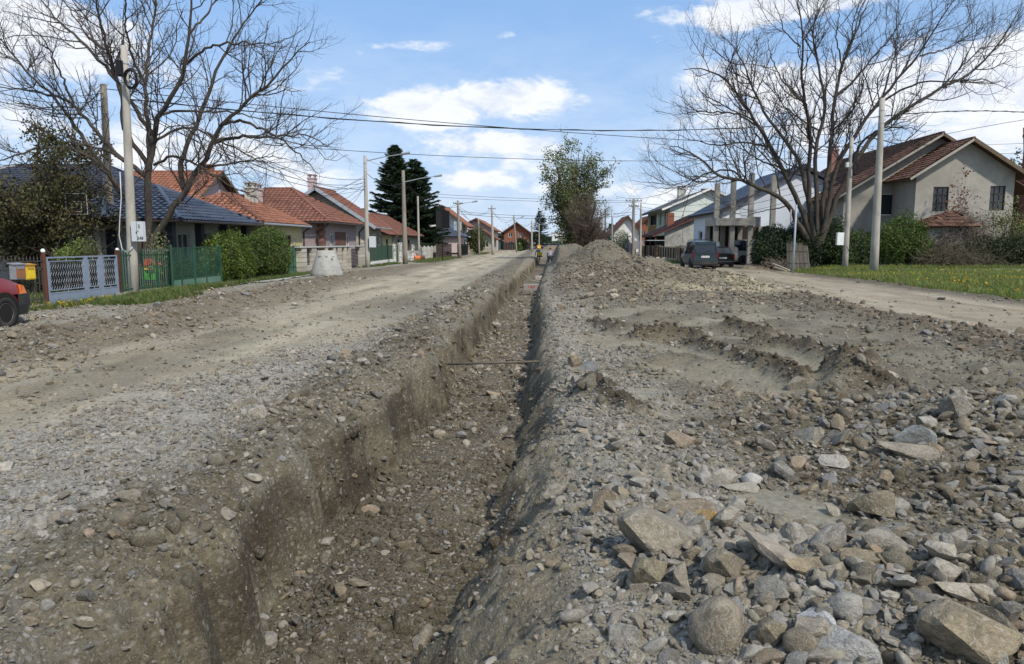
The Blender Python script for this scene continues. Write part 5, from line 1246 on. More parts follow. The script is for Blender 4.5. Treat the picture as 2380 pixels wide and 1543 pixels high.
LT = [([(655, 1240), (662, 950), (672, 750), (685, 600), (700, 520), (790, 430), (830, 290), (850, 150), (855, 0), (870, -160)], .21, -2),
      ([(672, 760), (668, 600), (655, 470), (655, 380), (660, 250), (685, 120), (700, 0), (690, -170)], .13, 2.5),
      ([(640, 1250), (690, 1060), (770, 940), (830, 860), (900, 750), (960, 640), (990, 560), (1080, 480), (1200, 380), (1310, 260), (1385, 190)], .19, -1),
      ([(830, 860), (800, 760), (830, 650), (880, 560), (930, 420), (1000, 250), (1080, 120), (1180, 0), (1240, -90)], .13, 3),
      ([(640, 1240), (600, 950), (540, 850), (430, 720), (330, 660), (200, 655), (60, 700), (-80, 740)], .16, -2.5),
      ([(540, 850), (470, 760), (380, 640), (310, 520), (250, 440), (130, 330), (0, 180), (-80, 60)], .12, 2.5),
      ([(665, 800), (555, 720), (430, 590), (330, 460), (200, 420), (60, 390), (-80, 400)], .12, 1),
      ([(668, 740), (560, 600), (540, 400), (490, 230), (440, 80), (420, -80), (400, -200)], .12, -3),
      ([(685, 600), (600, 480), (520, 350), (380, 200), (250, 80), (150, -40), (60, -150)], .11, 1.5),
      ([(690, 740), (760, 700), (850, 720), (950, 780), (1060, 850), (1150, 880), (1220, 950)], .07, -2),
      ([(960, 640), (1060, 610), (1200, 620), (1350, 600), (1450, 640), (1510, 670)], .09, 1),
      ([(990, 560), (1080, 540), (1180, 580), (1280, 640), (1400, 740), (1440, 800)], .08, -2),
      ([(700, 520), (780, 500), (900, 500), (1050, 500), (1200, 540), (1330, 500)], .07, 2),
      ([(830, 290), (950, 200), (1080, 190), (1230, 200), (1330, 150)], .07, -1.5),
      ([(685, 640), (760, 590), (860, 560), (1000, 640), (1120, 700), (1250, 760), (1330, 850)], .07, 3),
      ([(430, 720), (330, 760), (220, 780), (100, 860), (20, 900)], .07, 1.5),
      ([(555, 720), (450, 660), (300, 640), (150, 560), (0, 520)], .07, -3),
      ([(490, 230), (400, 170), (320, 60), (260, -60)], .06, 2), ([(655, 380), (590, 250), (560, 120), (560, -50), (600, -160)], .07, -2),
      ([(850, 150), (930, 60), (1000, -60), (1060, -150)], .06, 2), ([(330, 460), (260, 300), (200, 180), (60, 60)], .06, -2),
      ([(900, 750), (1000, 740), (1100, 720), (1230, 700), (1340, 730)], .06, 2.5)]
limbs = [limb_px(l, 26.6, dy, c1) for l, r_, dy in LT]
bare_tree('bare_tree', 'large leafless tree with several trunks behind the green fence on the left', limbs, [r_ for l, r_, dy in LT], 11)
c8 = lambda x, y: (x * .4338 + 1487.5, y * .4338)
RT = [([(935, 1330), (860, 1230), (800, 1100), (740, 1040), (650, 1010), (590, 990), (540, 960), (480, 950), (400, 945), (340, 860), (260, 800), (160, 780)], .25, -3),
      ([(930, 1330), (870, 1130), (760, 900), (700, 790), (640, 680), (560, 560), (480, 440), (350, 360), (230, 370)], .25, -1.5),
      ([(935, 1330), (900, 1060), (860, 860), (790, 780), (690, 640), (600, 480), (560, 350), (520, 270), (440, 190)], .22, 3),
      ([(940, 1330), (910, 1100), (900, 900), (920, 700), (880, 550), (860, 400), (880, 250), (860, 100), (830, -20)], .23, -3),
      ([(945, 1330), (950, 1120), (930, 860), (960, 700), (1000, 600), (960, 350), (910, 150), (980, 20), (1010, -60)], .22, 1.5),
      ([(950, 1330), (970, 1150), (990, 1000), (1020, 850), (1030, 700), (1040, 520), (1080, 350), (1150, 200), (1200, 50), (1240, -40)], .24, 3.5),
      ([(955, 1330), (1000, 1150), (1040, 900), (1130, 760), (1230, 600), (1300, 520), (1400, 400), (1500, 300), (1560, 180), (1640, 60), (1700, -30)], .24, -2),
      ([(960, 1330), (1010, 1170), (1100, 950), (1200, 780), (1330, 650), (1470, 560), (1620, 460), (1780, 400), (1900, 270), (1990, 150), (2040, 20)], .24, 1),
      ([(1230, 600), (1370, 490), (1500, 440), (1700, 430), (1850, 420), (2010, 500)], .10, -3),
      ([(1130, 860), (1200, 740), (1300, 680), (1430, 680), (1540, 710)], .10, -2.5),
      ([(1040, 520), (1140, 440), (1250, 300), (1350, 200), (1420, 60), (1480, -20)], .11, 0),
      ([(640, 680), (500, 600), (350, 600), (240, 580), (160, 540)], .09, 2),
      ([(700, 790), (560, 760), (400, 780), (250, 740), (140, 700)], .09, 2.5),
      ([(590, 990), (480, 900), (350, 930), (220, 1010), (100, 1010), (0, 980)], .09, -2),
      ([(650, 1010), (560, 1080), (480, 1130), (400, 1120)], .06, -2),
      ([(760, 900), (640, 860), (560, 800), (480, 690), (380, 680)], .08, -3),
      ([(1300, 520), (1350, 330), (1440, 180), (1520, 30)], .08, 3), ([(1500, 300), (1650, 260), (1780, 170), (1840, 60)], .07, 2),
      ([(1620, 460), (1750, 330), (1830, 250), (1960, 240), (2050, 300)], .07, -2), ([(880, 550), (760, 430), (700, 300), (680, 170)], .08, 2),
      ([(960, 700), (860, 640), (760, 560), (700, 420), (640, 300)], .08, 4), ([(1030, 700), (1120, 620), (1180, 500), (1220, 380), (1290, 270)], .08, -4),
      ([(560, 350), (470, 330), (380, 250), (340, 200)], .05, -2), ([(1080, 350), (1050, 200), (1070, 60), (1060, -30)], .07, -2),
      ([(860, 250), (770, 170), (740, 60), (710, 0)], .06, -2), ([(800, 1100), (660, 1130), (560, 1160), (480, 1130)], .06, 1)]
limbs = [limb_px(l, 46.5, dy * 1.5, c8) for l, r_, dy in RT]
bare_tree('bare_tree', 'huge leafless spreading tree in front of the grey gabled house on the right', limbs, [r_ for l, r_, dy in RT], 12, lv=((.52, 1.8, 5.0), (.34, .8, 2.1), (.31, .3, .85)), twig_r=(.045, .024, .0155))

def leaves(P, size, cols, up=.3, g=None, aspect=.6):
    g = g or rng; N = len(P); n = nrm(g.normal(0, 1, (N, 3)) + np.array([0, 0, up])); a = nrm(np.cross(n, g.normal(0, 1, (N, 3)))); b = np.cross(n, a)
    s = (size * g.uniform(.6, 1.3, N))[:, None]
    V = np.stack([P - a * s * .5, P + b * s * .5 * aspect, P + a * s * .5 + n * s * .08, P - b * s * .5 * aspect], 1).reshape(-1, 3)
    return V, np.arange(N * 4).reshape(-1, 4), np.repeat(cols, 4, 0)
def leaf_cols(n, base, var=.35, g=None):
    g = g or rng; c = np.array(base)[None] * g.uniform(1 - var, 1 + var, (n, 1)); c[:, 0] *= g.uniform(.8, 1.3, n); return c
def foliage_obj(name, P, size, base, parent, up=.3, aspect=.6, seed=1, var=.35, kindstuff=False):
    g = np.random.default_rng(seed); V, F, cc = leaves(P, size, leaf_cols(len(P), base, var, g), up, g, aspect)
    o = obj(name, mesh_np(name, V, [F], m_leaf, False, cc), parent=parent)
    if kindstuff: o['kind'] = 'stuff'
    return o
def blob_points(n, blobs, g, shell=.72, rag=.22):
    """points in the outer part of a union of lumpy ellipsoids"""
    w_ = np.array([b[3] * b[4] + b[4] * b[5] + b[3] * b[5] for b in blobs]); k = g.choice(len(blobs), n, p=w_ / w_.sum()); B = np.array(blobs)[k]
    d = nrm(g.normal(0, 1, (n, 3))); r = 1 - (1 - shell) * np.abs(g.normal(0, .6, n)); lump = 1 + rag * (fbm(d[:, 0] * 3 + k * 9, d[:, 1] * 3 + d[:, 2] * 4, 1.2, 3, 5) * 2) + rag * .35 * g.normal(0, 1, n)
    P = B[:, :3] + d * B[:, 3:6] * (r * lump)[:, None]; return P[P[:, 2] > .02]
def bush(name, label, blobs, n, size, base, cat='bush', seed=3, twigs=True, core=True, group=None, shell=.72, rag=.22, leafname='foliage', up=.3, var=.35):
    g = np.random.default_rng(seed); c = np.mean([b[:3] for b in blobs], 0); t = wthing(name, label, cat, (float(c[0]), float(c[1]), 0), group)
    P = blob_points(n, blobs, g, shell, rag); foliage_obj(leafname, P, size, base, t, up, seed=seed, var=var)
    st = np.array([[c[0] + g.normal(0, .1), c[1] + g.normal(0, .1), 0] for _ in range(6)])
    st = np.concatenate([np.array([[b[0], b[1], 0]]) + g.normal(0, .12, (5, 3)) * [1, 1, 0] for b in blobs]); hz = np.repeat([b[2] + b[5] * .6 for b in blobs], 5)
    P0 = paths(st, nrm(g.normal(0, .3, (len(st), 3)) + [0, 0, 1]), hz, 6, .1, .15, g); R0 = np.full((len(st), 6), .03) * np.linspace(1, .4, 6)
    pr = [tubes(P0, R0, 5)]
    if twigs:
        pos, d, r, tt, Lp, bi = spawn(P0, R0, .12, .1, (30, 75), g); P1 = paths(pos, d, g.uniform(.3, .9, len(pos)), 5, .08, .25, g); pr.append(tubes(P1, np.full((len(P1), 5), .008), 3))
    V, F = merge(pr); obj('stems', mesh_np('stems', V, [F], m_twig), parent=t)
    return t
def leafy_tree(name, label, base, height, spread, nl, size, col_, seed, trunk_r=.2, lv=None, up=.3, lo=.25, cat='tree', twig_only=False, fans=9, lowbranch=.25, droop=0.0, ellip=None, twigm=None):
    g = np.random.default_rng(seed); t = wthing(name, label, cat, (base[0], base[1], 0)); K = 14; limbs_ = []
    for i in range(fans):
        a = 2 * math.pi * i / fans + g.uniform(-.3, .3); h0 = height * g.uniform(lowbranch * .5, lowbranch) if i else 0; top = g.uniform(.55, 1.0) * height; rr = spread * g.uniform(.35, 1.0) * (1.3 - top / height * .75)
        if ellip:
            cz, rx, rz = ellip; th = math.acos(max(-1, min(1, 1 - 2 * (i + .5) / fans))) * .86; e = (base[0] + math.cos(a * 2.4) * rx * math.sin(th), base[1] + math.sin(a * 2.4) * rx * math.sin(th), cz + rz * math.cos(th))
            hh2 = base[2] + min(e[2] - .3, (cz - rz) * (.8 + .3 * g.uniform())); limbs_.append([(base[0], base[1], base[2]), (base[0] + g.normal(0, .05), base[1], hh2 * .7), (base[0] * .7 + e[0] * .3, base[1] * .7 + e[1] * .3, hh2 + (e[2] - hh2) * .35), (base[0] * .3 + e[0] * .7, base[1] * .3 + e[1] * .7, hh2 + (e[2] - hh2) * .72), e]); continue
        limbs_.append([(base[0], base[1], base[2]), (base[0] + g.normal(0, .06), base[1], base[2] + h0 + .4), (base[0] + math.cos(a) * rr * .45, base[1] + math.sin(a) * rr * .45, base[2] + h0 + (top - h0) * .4), (base[0] + math.cos(a) * rr, base[1] + math.sin(a) * rr, base[2] + top)])
    P0 = np.stack([resample(l, K) for l in limbs_]); R0 = np.stack([np.linspace(1, .12, K) * trunk_r * g.uniform(.5, .8) for _ in limbs_])
    V, F = tubes(P0, R0, 7); obj('trunk', mesh_np('trunk', V, [F], m_bark, True), parent=t)
    pr = []; P, Rr = P0, R0; lv = lv or ((height * .05, height * .10, height * .22), (height * .03, height * .05, height * .11))
    for i, (sp, l0, l1) in enumerate(lv):
        pos, d, r, tt, Lp, bi = spawn(P, Rr, sp, lo if i == 0 else .1, (30, 70), g); L = g.uniform(l0, l1, len(pos)); P = paths(pos, d - [0, 0, droop], L, 5, .12 - droop, .22, g)
        rr = np.minimum(r * .6, .05 / (i + 1) ** 1.4); Rr = rr[:, None] * np.linspace(1, .4, 5)[None]; pr.append(tubes(P, Rr, 4 if i == 0 else 3))
    V, F = merge(pr); obj('branches', mesh_np('branches', V, [F], twigm or m_twig), parent=t)
    if nl:
        tips = P.reshape(-1, 3); k = g.integers(0, len(tips), nl // 6); ctr = tips[k]; Q = np.repeat(ctr, 6, 0) + g.normal(0, size * 1.1, (len(ctr) * 6, 3))
        foliage_obj('crown', Q, size, col_, t, up, seed=seed)
    return t
def spruce(label, x, y, h_, w_, seed, n=26000, low=.03, base=(.030, .052, .026), name='spruce_tree'):
    g = np.random.default_rng(seed); t = wthing(name, label, 'tree', (x, y, 0))
    P0 = np.array([[[x, y, z] for z in np.linspace(0, h_, 8)]]); V, F = tubes(P0, np.linspace(w_ * .055 + .05, .02, 8)[None], 7); obj('trunk', mesh_np('trunk', V, [F], m_bark, True), parent=t)
    nb = int(h_ * 34); zz = h_ * (low + (1 - low) * g.uniform(0, 1, nb) ** .9); L = w_ * (1 - zz / h_) ** .78 * g.uniform(.62, 1.12, nb) + .2; a = g.uniform(0, 2 * np.pi, nb)
    d = np.stack([np.cos(a), np.sin(a), .25 - .45 * (1 - zz / h_)], -1); P = paths(np.stack([zz * 0 + x, zz * 0 + y, zz], -1), d, L, 6, .07, .06, g)
    V, F = tubes(P, (.03 * (L / w_ + .2))[:, None] * np.linspace(1, .2, 6)[None], 3); obj('branches', mesh_np('branches', V, [F], m_twig), parent=t)
    bi = g.choice(nb, n, p=L / L.sum()); f = g.uniform(.12, 1, n) * 5; i0 = np.minimum(f.astype(int), 4); fr = (f - i0)[:, None]; pos = P[bi, i0] * (1 - fr) + P[bi, i0 + 1] * fr; tan = nrm(P[bi, i0 + 1] - P[bi, i0])
    s = g.uniform(.18, .42, n) * (.5 + .5 * w_ / 3); side = nrm(np.cross(tan, np.array([0, 0, 1.]))) * g.choice([-1, 1], n)[:, None]
    ax = nrm(tan * .7 + side * g.uniform(.1, 1, (n, 1)) - np.array([0, 0, 1]) * g.uniform(.1, .7, (n, 1))); wv = nrm(np.cross(ax, g.normal(0, 1, (n, 3))))
    e = pos + ax * s[:, None]; V = np.stack([pos - wv * .065, pos + wv * .065, e], 1).reshape(-1, 3) ; cc = np.repeat(leaf_cols(n, base, .4, g), 3, 0)
    obj('crown', mesh_np('crown', V, [np.arange(n * 3).reshape(-1, 3)], m_leaf, False, cc), parent=t); return t
# conifers
sA = atY(917, 338, 88); sB = atY(962, 372, 87)
spruce('taller dark spruce left of its lower twin behind the low brown roofs', sA.x, 88, sA.z, 4.9, 21, 90000); spruce('shorter dark spruce leaning out to the right of the taller one', sB.x, 87, sB.z, 5.2, 22, 90000)
p = atY(1255, 490, 185); spruce('lone small conifer at the far end of the street', p.x, 185, p.z, 4.0, 23, 9000)
p = atY(1003, 545, 92); spruce('short dark conifer beside the dark noticeboard', p.x, 92, p.z + .6, 2.2, 24, 9000)
p = atY(628, 437, 95); spruce('tip of a conifer behind the pale yellow house', p.x, 95, p.z, 1.8, 25, 4000)
# chestnut and brown twiggy tree
p = atY(1332, 575, 74); leafy_tree('chestnut_tree', 'tall tree with fresh sparse leaves standing behind the spoil mound', (p.x, 74, 0), 11.6, 3.6, 24000, .20, (.12, .15, .05), 31, .26, fans=28, lo=.15, ellip=(6.9, 2.7, 4.3))
p = atY(1362, 575, 68)
leafy_tree('twiggy_tree', 'dense brown twiggy tree without leaves in front of the chestnut', (p.x, 68, 0), 6.6, 3.2, 0, .1, (.1, .08, .05), 32, .20, lv=((.28, .6, 1.5), (.15, .3, .9), (.14, .2, .5)), fans=22, lo=.15, ellip=(4.0, 2.0, 2.6), twigm=M_('grey_brown_twig', (.115, .088, .068), .9, .2, 4))
# left leafy tree and yard shrubs
p = atY(70, 600, 25.5); leafy_tree('leafy_tree', 'dark tree with brownish young leaves at the left edge behind the mailboxes', (p.x, 25.5, 0), 5.9, 3.0, 34000, .115, (.075, .075, .030), 33, .18, fans=20, lo=.1, lowbranch=.3, ellip=(3.6, 3.0, 2.3))
def pxblob(px, py0, py1, wpx, Y, dy=1.0):
    a = atY(px, py0, Y); b = atY(px, py1, Y); rz = (a.z - b.z) / 2; rx = wpx / 2 / FPX * Y; return (a.x, Y, (a.z + b.z) / 2, rx, dy, rz)
bush('shrub', 'dark brown-green undergrowth filling the yard behind the light blue gate', [pxblob(120, 632, 700, 90, 23, .6), pxblob(200, 625, 695, 100, 24, .6), pxblob(60, 628, 700, 60, 22, .5)], 9000, .08, (.035, .040, .020), seed=40, rag=.25)
bush('shrub', 'bright young shrub in the yard behind the light blue gate', [pxblob(190, 555, 610, 60, 23, .6), pxblob(160, 575, 610, 40, 22.5, .5)], 2600, .07, (.13, .17, .045), seed=41, rag=.35)
bush('shrub', 'pale flowering shrub behind the green bar fence', [pxblob(365, 545, 640, 42, 24.5, .4)], 900, .06, (.20, .24, .10), seed=42, rag=.5)
bush('shrub', 'low dark shrub in the yard behind the green gate', [pxblob(430, 600, 655, 60, 27.5, .5)], 2200, .06, (.05, .09, .025), seed=43, rag=.3)
bush('hedge', 'lower wide hedge right behind the end of the green gate', [pxblob(512, 545, 650, 85, 29.5, 1.0), pxblob(540, 538, 645, 76, 31, 1.0), pxblob(500, 580, 655, 60, 29, .9), pxblob(560, 575, 650, 60, 31, .9)], 19000, .085, (.13, .19, .035), 'hedge', 44, rag=.20, shell=.8)
bush('hedge', 'taller dark rounded hedge before the pale yellow house', [pxblob(622, 528, 590, 80, 34, 1.1), pxblob(625, 560, 640, 90, 33.6, 1.1), pxblob(600, 545, 640, 60, 33.2, 1.0), pxblob(645, 545, 640, 50, 34.2, 1.0)], 21000, .08, (.080, .13, .028), 'hedge', 45, rag=.18, shell=.8)
# vegetation before the grey house
bush('shrub', 'dark juniper-like bush left of the reed screen', [pxblob(1798, 528, 622, 90, 47.5, 1.2), pxblob(1775, 560, 622, 50, 47, 1.0), pxblob(1835, 530, 620, 80, 47.5, 1.2)], 17000, .13, (.028, .050, .020), seed=46, rag=.22)
bush('shrub', 'tallest dark green bush at the foot of the huge bare tree', [pxblob(1905, 488, 610, 110, 47.8, 1.3), pxblob(1880, 530, 622, 90, 47, 1.1), pxblob(1935, 520, 622, 80, 47.4, 1.2)], 19000, .13, (.034, .058, .022), seed=47, rag=.22)
bush('shrub', 'mid green bush between the two concrete poles', [pxblob(1995, 540, 622, 90, 47.5, 1.2), pxblob(1960, 565, 622, 60, 46.8, .9)], 11000, .12, (.060, .095, .030), seed=48, rag=.3)
bush('shrub', 'bright green bush right of the thick concrete pole', [pxblob(2105, 500, 610, 90, 47.5, 1.2), pxblob(2075, 525, 618, 70, 46.8, 1.1), pxblob(2135, 545, 618, 60, 46.8, 1.0)], 16000, .12, (.070, .115, .024), seed=49, rag=.3)
bush('shrub', 'tangled dark hedge below the right window of the grey house', [pxblob(2290, 548, 622, 130, 47.5, 1.3), pxblob(2240, 570, 622, 90, 47, 1.0), pxblob(2360, 545, 622, 110, 47.5, 1.3), pxblob(2440, 545, 622, 110, 47.5, 1.3)], 22000, .12, (.036, .050, .020), seed=50, rag=.3)
bush('shrub', 'sparse pale-leaved shrub before the right window of the grey house', [pxblob(2330, 470, 560, 80, 48.2, .8), pxblob(2375, 490, 560, 70, 48.2, .8)], 1500, .13, (.15, .17, .06), seed=51, rag=.6, shell=.3)
p = atY(2228, 560, 48.8); leafy_tree('sapling', 'thin sapling with rust-red leaves between the two windows of the grey house', (p.x, 48.8, 1.0), atY(2228, 395, 48.8).z - 1.0, .7, 500, .16, (.16, .06, .03), 52, .04, fans=5, cat='tree')
# dead brush
def brush(name, label, blobs, n, seed, L=(.5, 1.5), col_=None, r=.012, cat='brushwood'):
    g = np.random.default_rng(seed); c = np.mean([b[:3] for b in blobs], 0); t = wthing(name, label, cat, (float(c[0]), float(c[1]), 0)); P = blob_points(n, blobs, g, .5, .2)
    d = nrm(g.normal(0, 1, P.shape) * [1, .8, .6]); Q = paths(P, d, g.uniform(L[0], L[1], len(P)), 6, -.03, .28, g); Q[..., 2] = np.maximum(Q[..., 2], .12)
    V, F = tubes(Q, np.full((len(Q), 6), r) * g.uniform(.5, 1.3, (len(Q), 1)), 3); o = obj('twigs', mesh_np('twigs', V, [F], col_ or M_('dead_wood', (.17, .145, .12), .95, .3, 5)), parent=t); return t
brush('brush_tangle', 'grey-brown tangle of dead vines over the small tiled shed roof', [pxblob(2235, 500, 575, 120, 48.0, .9), pxblob(2200, 540, 600, 90, 47.6, .8)], 1500, 61)
brush('brush_pile', 'heap of cut branches at the meadow edge before the tangled hedge', [pxblob(2200, 580, 624, 130, 45.8, .8), pxblob(2270, 590, 624, 90, 45.8, .7)], 1100, 62, (.5, 1.7), M_('cut_branches', (.12, .105, .07), .95, .3, 5))
brush('brush_pile', 'low litter of twigs under the dark juniper-like bush', [pxblob(1812, 606, 622, 70, 45.5, .6)], 170, 63, (.3, .8))
# far vegetation
def far_tree(label, px, top, wpx, Y, base, n, seed, size=.4, cat='tree', name='far_tree'):
    p = atY(px, top, Y); r_ = wpx / 2 / FPX * Y; bush(name, label, [(p.x, Y, p.z * .55, r_, r_ * .8, p.z * .45), (p.x + r_ * .3, Y + .5, p.z * .4, r_ * .7, r_ * .7, p.z * .38)], n, size, base, cat, seed, twigs=False, rag=.3, shell=.6)
far_tree('round olive-green bush before the low bright orange roof', 1104, 528, 44, 112, (.075, .095, .035), 3500, 71, .28, 'bush', 'shrub')
far_tree('dark bush by the brick house at the end of the street', 1212, 553, 30, 150, (.03, .045, .02), 1500, 72)
far_tree('light green bush at the far end of the street', 1205, 566, 16, 140, (.09, .15, .04), 900, 73, cat='bush', name='shrub')
far_tree('green tree beside the white apartment block', 1293, 560, 26, 200, (.09, .13, .05), 1500, 74)
far_tree('dark greenery behind the spoil mound, right of the chestnut', 1400, 540, 50, 88, (.035, .055, .022), 4500, 75, .28)
far_tree('white-blossoming tree before the far orange roofs', 1445, 535, 40, 100, (.30, .32, .24), 2500, 76, .22)
far_tree('low garden bushes beside the grey board fence', 1420, 565, 60, 96, (.04, .07, .025), 3000, 77, .25)
far_tree('pale hazy trees behind the brick chimney on the right', 2362, 372, 60, 90, (.13, .15, .06), 5000, 78, .4)
far_tree('pale tree rising behind the right edge houses', 2420, 350, 80, 95, (.12, .14, .06), 4000, 79, .4)
p = atY(1180, 560, 175); bare_l = [[(p.x, 175, 0), (p.x + i * .6, 175, 3.0), (p.x + i * 1.4, 175, 6.0 - abs(i) * .6)] for i in (-1, -.4, .2, .8)]
bare_tree('bare_tree', 'small leafless tree among the far houses on the left', bare_l, [.15] * 4, 80, lv=((.5, 1, 2.2), (.4, .5, 1.2)), twig_r=(.05, .03, .02))
for k, (x0, x1, Y, hh_, n) in enumerate(((-260, -30, 260, 9, 9000), (22, 300, 240, 10, 10000), (-60, 60, 420, 9, 5000))):
    g = np.random.default_rng(90 + k); xx = g.uniform(x0, x1, n); hz = hh_ * (.65 + .5 * fbm(xx, xx * 0, .06, 3, 5 + k)); P = np.stack([xx, Y + g.uniform(-6, 6, n), hz * g.uniform(0, 1, n) ** .6], -1)
    V, F, cc = leaves(P, 1.7, leaf_cols(n, (.055, .075, .035), .4, g), .3, g, .9); tag(obj('treeline', mesh_np('treeline', V, [F], m_leaf, False, cc)), 'far belt of trees behind the houses', kind='stuff')

# grass tufts and dandelions
def tuft_mesh(seed, n=13, h_=.16, spread=.07):
    g = np.random.default_rng(seed); V = []; F = []
    for i in range(n):
        a = g.uniform(0, 6.28); b = np.array([math.cos(a), math.sin(a), 0]) * g.uniform(0, spread); l = g.uniform(0, 6.28); ln = np.array([math.cos(l), math.sin(l), 0]); hh_ = h_ * g.uniform(.5, 1.2); wv = np.array([-ln[1], ln[0], 0]) * .006
        k = len(V); V += [b - wv, b + wv, b + ln * hh_ * .25 + [0, 0, hh_ * .6] + wv * .7, b + ln * hh_ * .25 + [0, 0, hh_ * .6] - wv * .7, b + ln * hh_ * .7 + [0, 0, hh_]]; F += [(k, k + 1, k + 2, k + 3), (k + 3, k + 2, k + 4)]
    me = bpy.data.meshes.new('tuft_shape'); me.from_pydata([tuple(v) for v in V], [], F); me.update(); return me
def inst_mat(name, transl=.2, rough=.6):
    m = bpy.data.materials.new(name); m.use_nodes = True; t = NT(m.node_tree); b = t.n['Principled BSDF']; a = t.new('ShaderNodeAttribute'); a.attribute_type = 'INSTANCER'; a.attribute_name = 'tint'
    t.link(a.outputs['Color'], b.inputs['Base Color']); b.inputs['Roughness'].default_value = rough; b.inputs['Specular IOR Level'].default_value = .2
    tr = t.new('ShaderNodeBsdfTranslucent'); t.link(a.outputs['Color'], tr.inputs[0]); ms = t.new('ShaderNodeMixShader'); ms.inputs[0].default_value = transl; t.link(b.outputs[0], ms.inputs[1]); t.link(tr.outputs[0], ms.inputs[2]); t.link(ms.outputs[0], t.n['Material Output'].inputs[0]); return m
m_grass = inst_mat('grass_blade', .25)
cg = bpy.data.collections.new('tufts')
for i in range(5):
    me = tuft_mesh(i); me.materials.append(m_grass); cg.objects.link(bpy.data.objects.new('%02d_tuft' % i, me))
cf = bpy.data.collections.new('flowers')
for i in range(2):
    mb = MB().tube([(0, 0, 0), (.004, 0, .5), (.01, 0, .9)], .03, 4); n_ = 9
    for lz, rr in ((.9, .26), (.98, .17)):
        for k in range(n_): a = 2 * math.pi * k / n_; mb.add([(0, 0, lz), (rr * math.cos(a - .3), rr * math.sin(a - .3), lz + .06), (rr * 1.1 * math.cos(a), rr * 1.1 * math.sin(a), lz + .09), (rr * math.cos(a + .3), rr * math.sin(a + .3), lz + .06)], [(0, 1, 2, 3)])
    me = mb.mesh('flower_shape'); me.materials.append(m_grass); cf.objects.link(bpy.data.objects.new('%02d_flower' % i, me))
def grass_patch(name, label, X, Y, s=1.0, base=(.075, .115, .030)):
    n = len(X); z = height(X, Y); S_ = s * rng.uniform(.6, 1.3, n); c = leaf_cols(n, base, .3); dry = rng.random(n) < .08; c[dry] = (.20, .17, .09)
    scatter(name, np.column_stack([X, Y, z - .01]), np.column_stack([rng.normal(0, .1, n), rng.normal(0, .1, n), rng.uniform(0, 6.28, n)]), np.column_stack([S_, S_, S_ * rng.uniform(.7, 1.3, n)]), c, rng.integers(0, 5, n), cg, label)
n = 60000; Y = 17 + (46.5 - 17) * rng.uniform(0, 1, n) ** 1.0; X = rng.uniform(13, 42, n); ve = verge_edge(Y)
k = (X > ve + .15 + .35 * rng.uniform(0, 1, n)) & (X < Y * .78 + 2) & ~((Y > 39.6) & (Y < 43.4) & (X > 19.5)) & (rng.uniform(0, 1, n) < .55 + .8 * fbm(X, Y, .7, 3, 7) + .25)
X, Y = X[k], Y[k]; grass_patch('meadow_grass', 'green meadow grass on the right beyond the side road', X, Y, 1.1, (.155, .205, .055)); print('GRASS', len(X))
def flowers(name, label, X, Y, s=.10):
    n = len(X); z = height(X, Y); scatter(name, np.column_stack([X, Y, z]), np.column_stack([rng.normal(0, .25, n), rng.normal(0, .25, n), rng.uniform(0, 6.28, n)]), np.ones((n, 3)) * (s * rng.uniform(.7, 1.25, n))[:, None] * [1, 1, 1.4], np.tile([.70, .50, .03], (n, 1)) * rng.uniform(.8, 1.1, (n, 1)), rng.integers(0, 2, n), cf, label)
n = 9000; Y = rng.uniform(18, 44, n); X = rng.uniform(14, 36, n); k = (X > verge_edge(Y) + .7) & (X < Y * .78 + 2) & ~((Y > 39) & (X > 19)) & (rng.uniform(0, 1, n) < np.clip(.12 + 1.6 * fbm(X, Y, .35, 3, 8), .02, 1))
flowers('dandelions', 'yellow dandelions blooming in the right-hand meadow', X[k], Y[k], .115)
def rect(n, x0, x1, y0, y1, rag=.3, seed=1):
    X = rng.uniform(x0, x1, n); Y = rng.uniform(y0, y1, n); k = (fbm(X, Y, .9, 3, seed) + rag * (1 - np.abs((X - (x0 + x1) / 2) / (x1 - x0) * 2) ** 2 + 1 - np.abs((Y - (y0 + y1) / 2) / (y1 - y0) * 2) ** 2) - .22) > 0; return X[k], Y[k]
G = [rect(4200, -12.75, -10.8, 20.8, 27.0, .32, 2), rect(330, -12.75, -12.2, 16.5, 21.2, .5, 3), rect(3000, -12.7, -11.0, 29, 41, .3, 4), rect(1300, -11.0, -9.5, 16.4, 19.9, .4, 5), rect(1100, -12.4, -11.2, 48, 58, .3, 6), rect(2600, -11.6, -8.9, 60, 82, .25, 7),
     rect(2500, -17, -13.1, 16, 27, .5, 8), rect(500, -9.6, -8.0, 100, 118, .3, 9), rect(700, 9.4, 12.0, 60, 82, .3, 10), rect(900, 10.3, 12.0, 58, 66, .3, 11)]
X = np.concatenate([q[0] for q in G]); Y = np.concatenate([q[1] for q in G]); grass_patch('verge_grass', 'uneven green grass and weeds along the fences and yards on the left', X, Y, .95, (.10, .145, .04))
G = [rect(75, -12.75, -12.1, 16.2, 20.8, .5, 12), rect(22, -12.6, -11.4, 21, 26, .3, 13), rect(20, -15, -13.1, 17, 24, .3, 14)]
flowers('verge_dandelions', 'yellow dandelions at the foot of the light blue gate', np.concatenate([q[0] for q in G]), np.concatenate([q[1] for q in G]), .10)
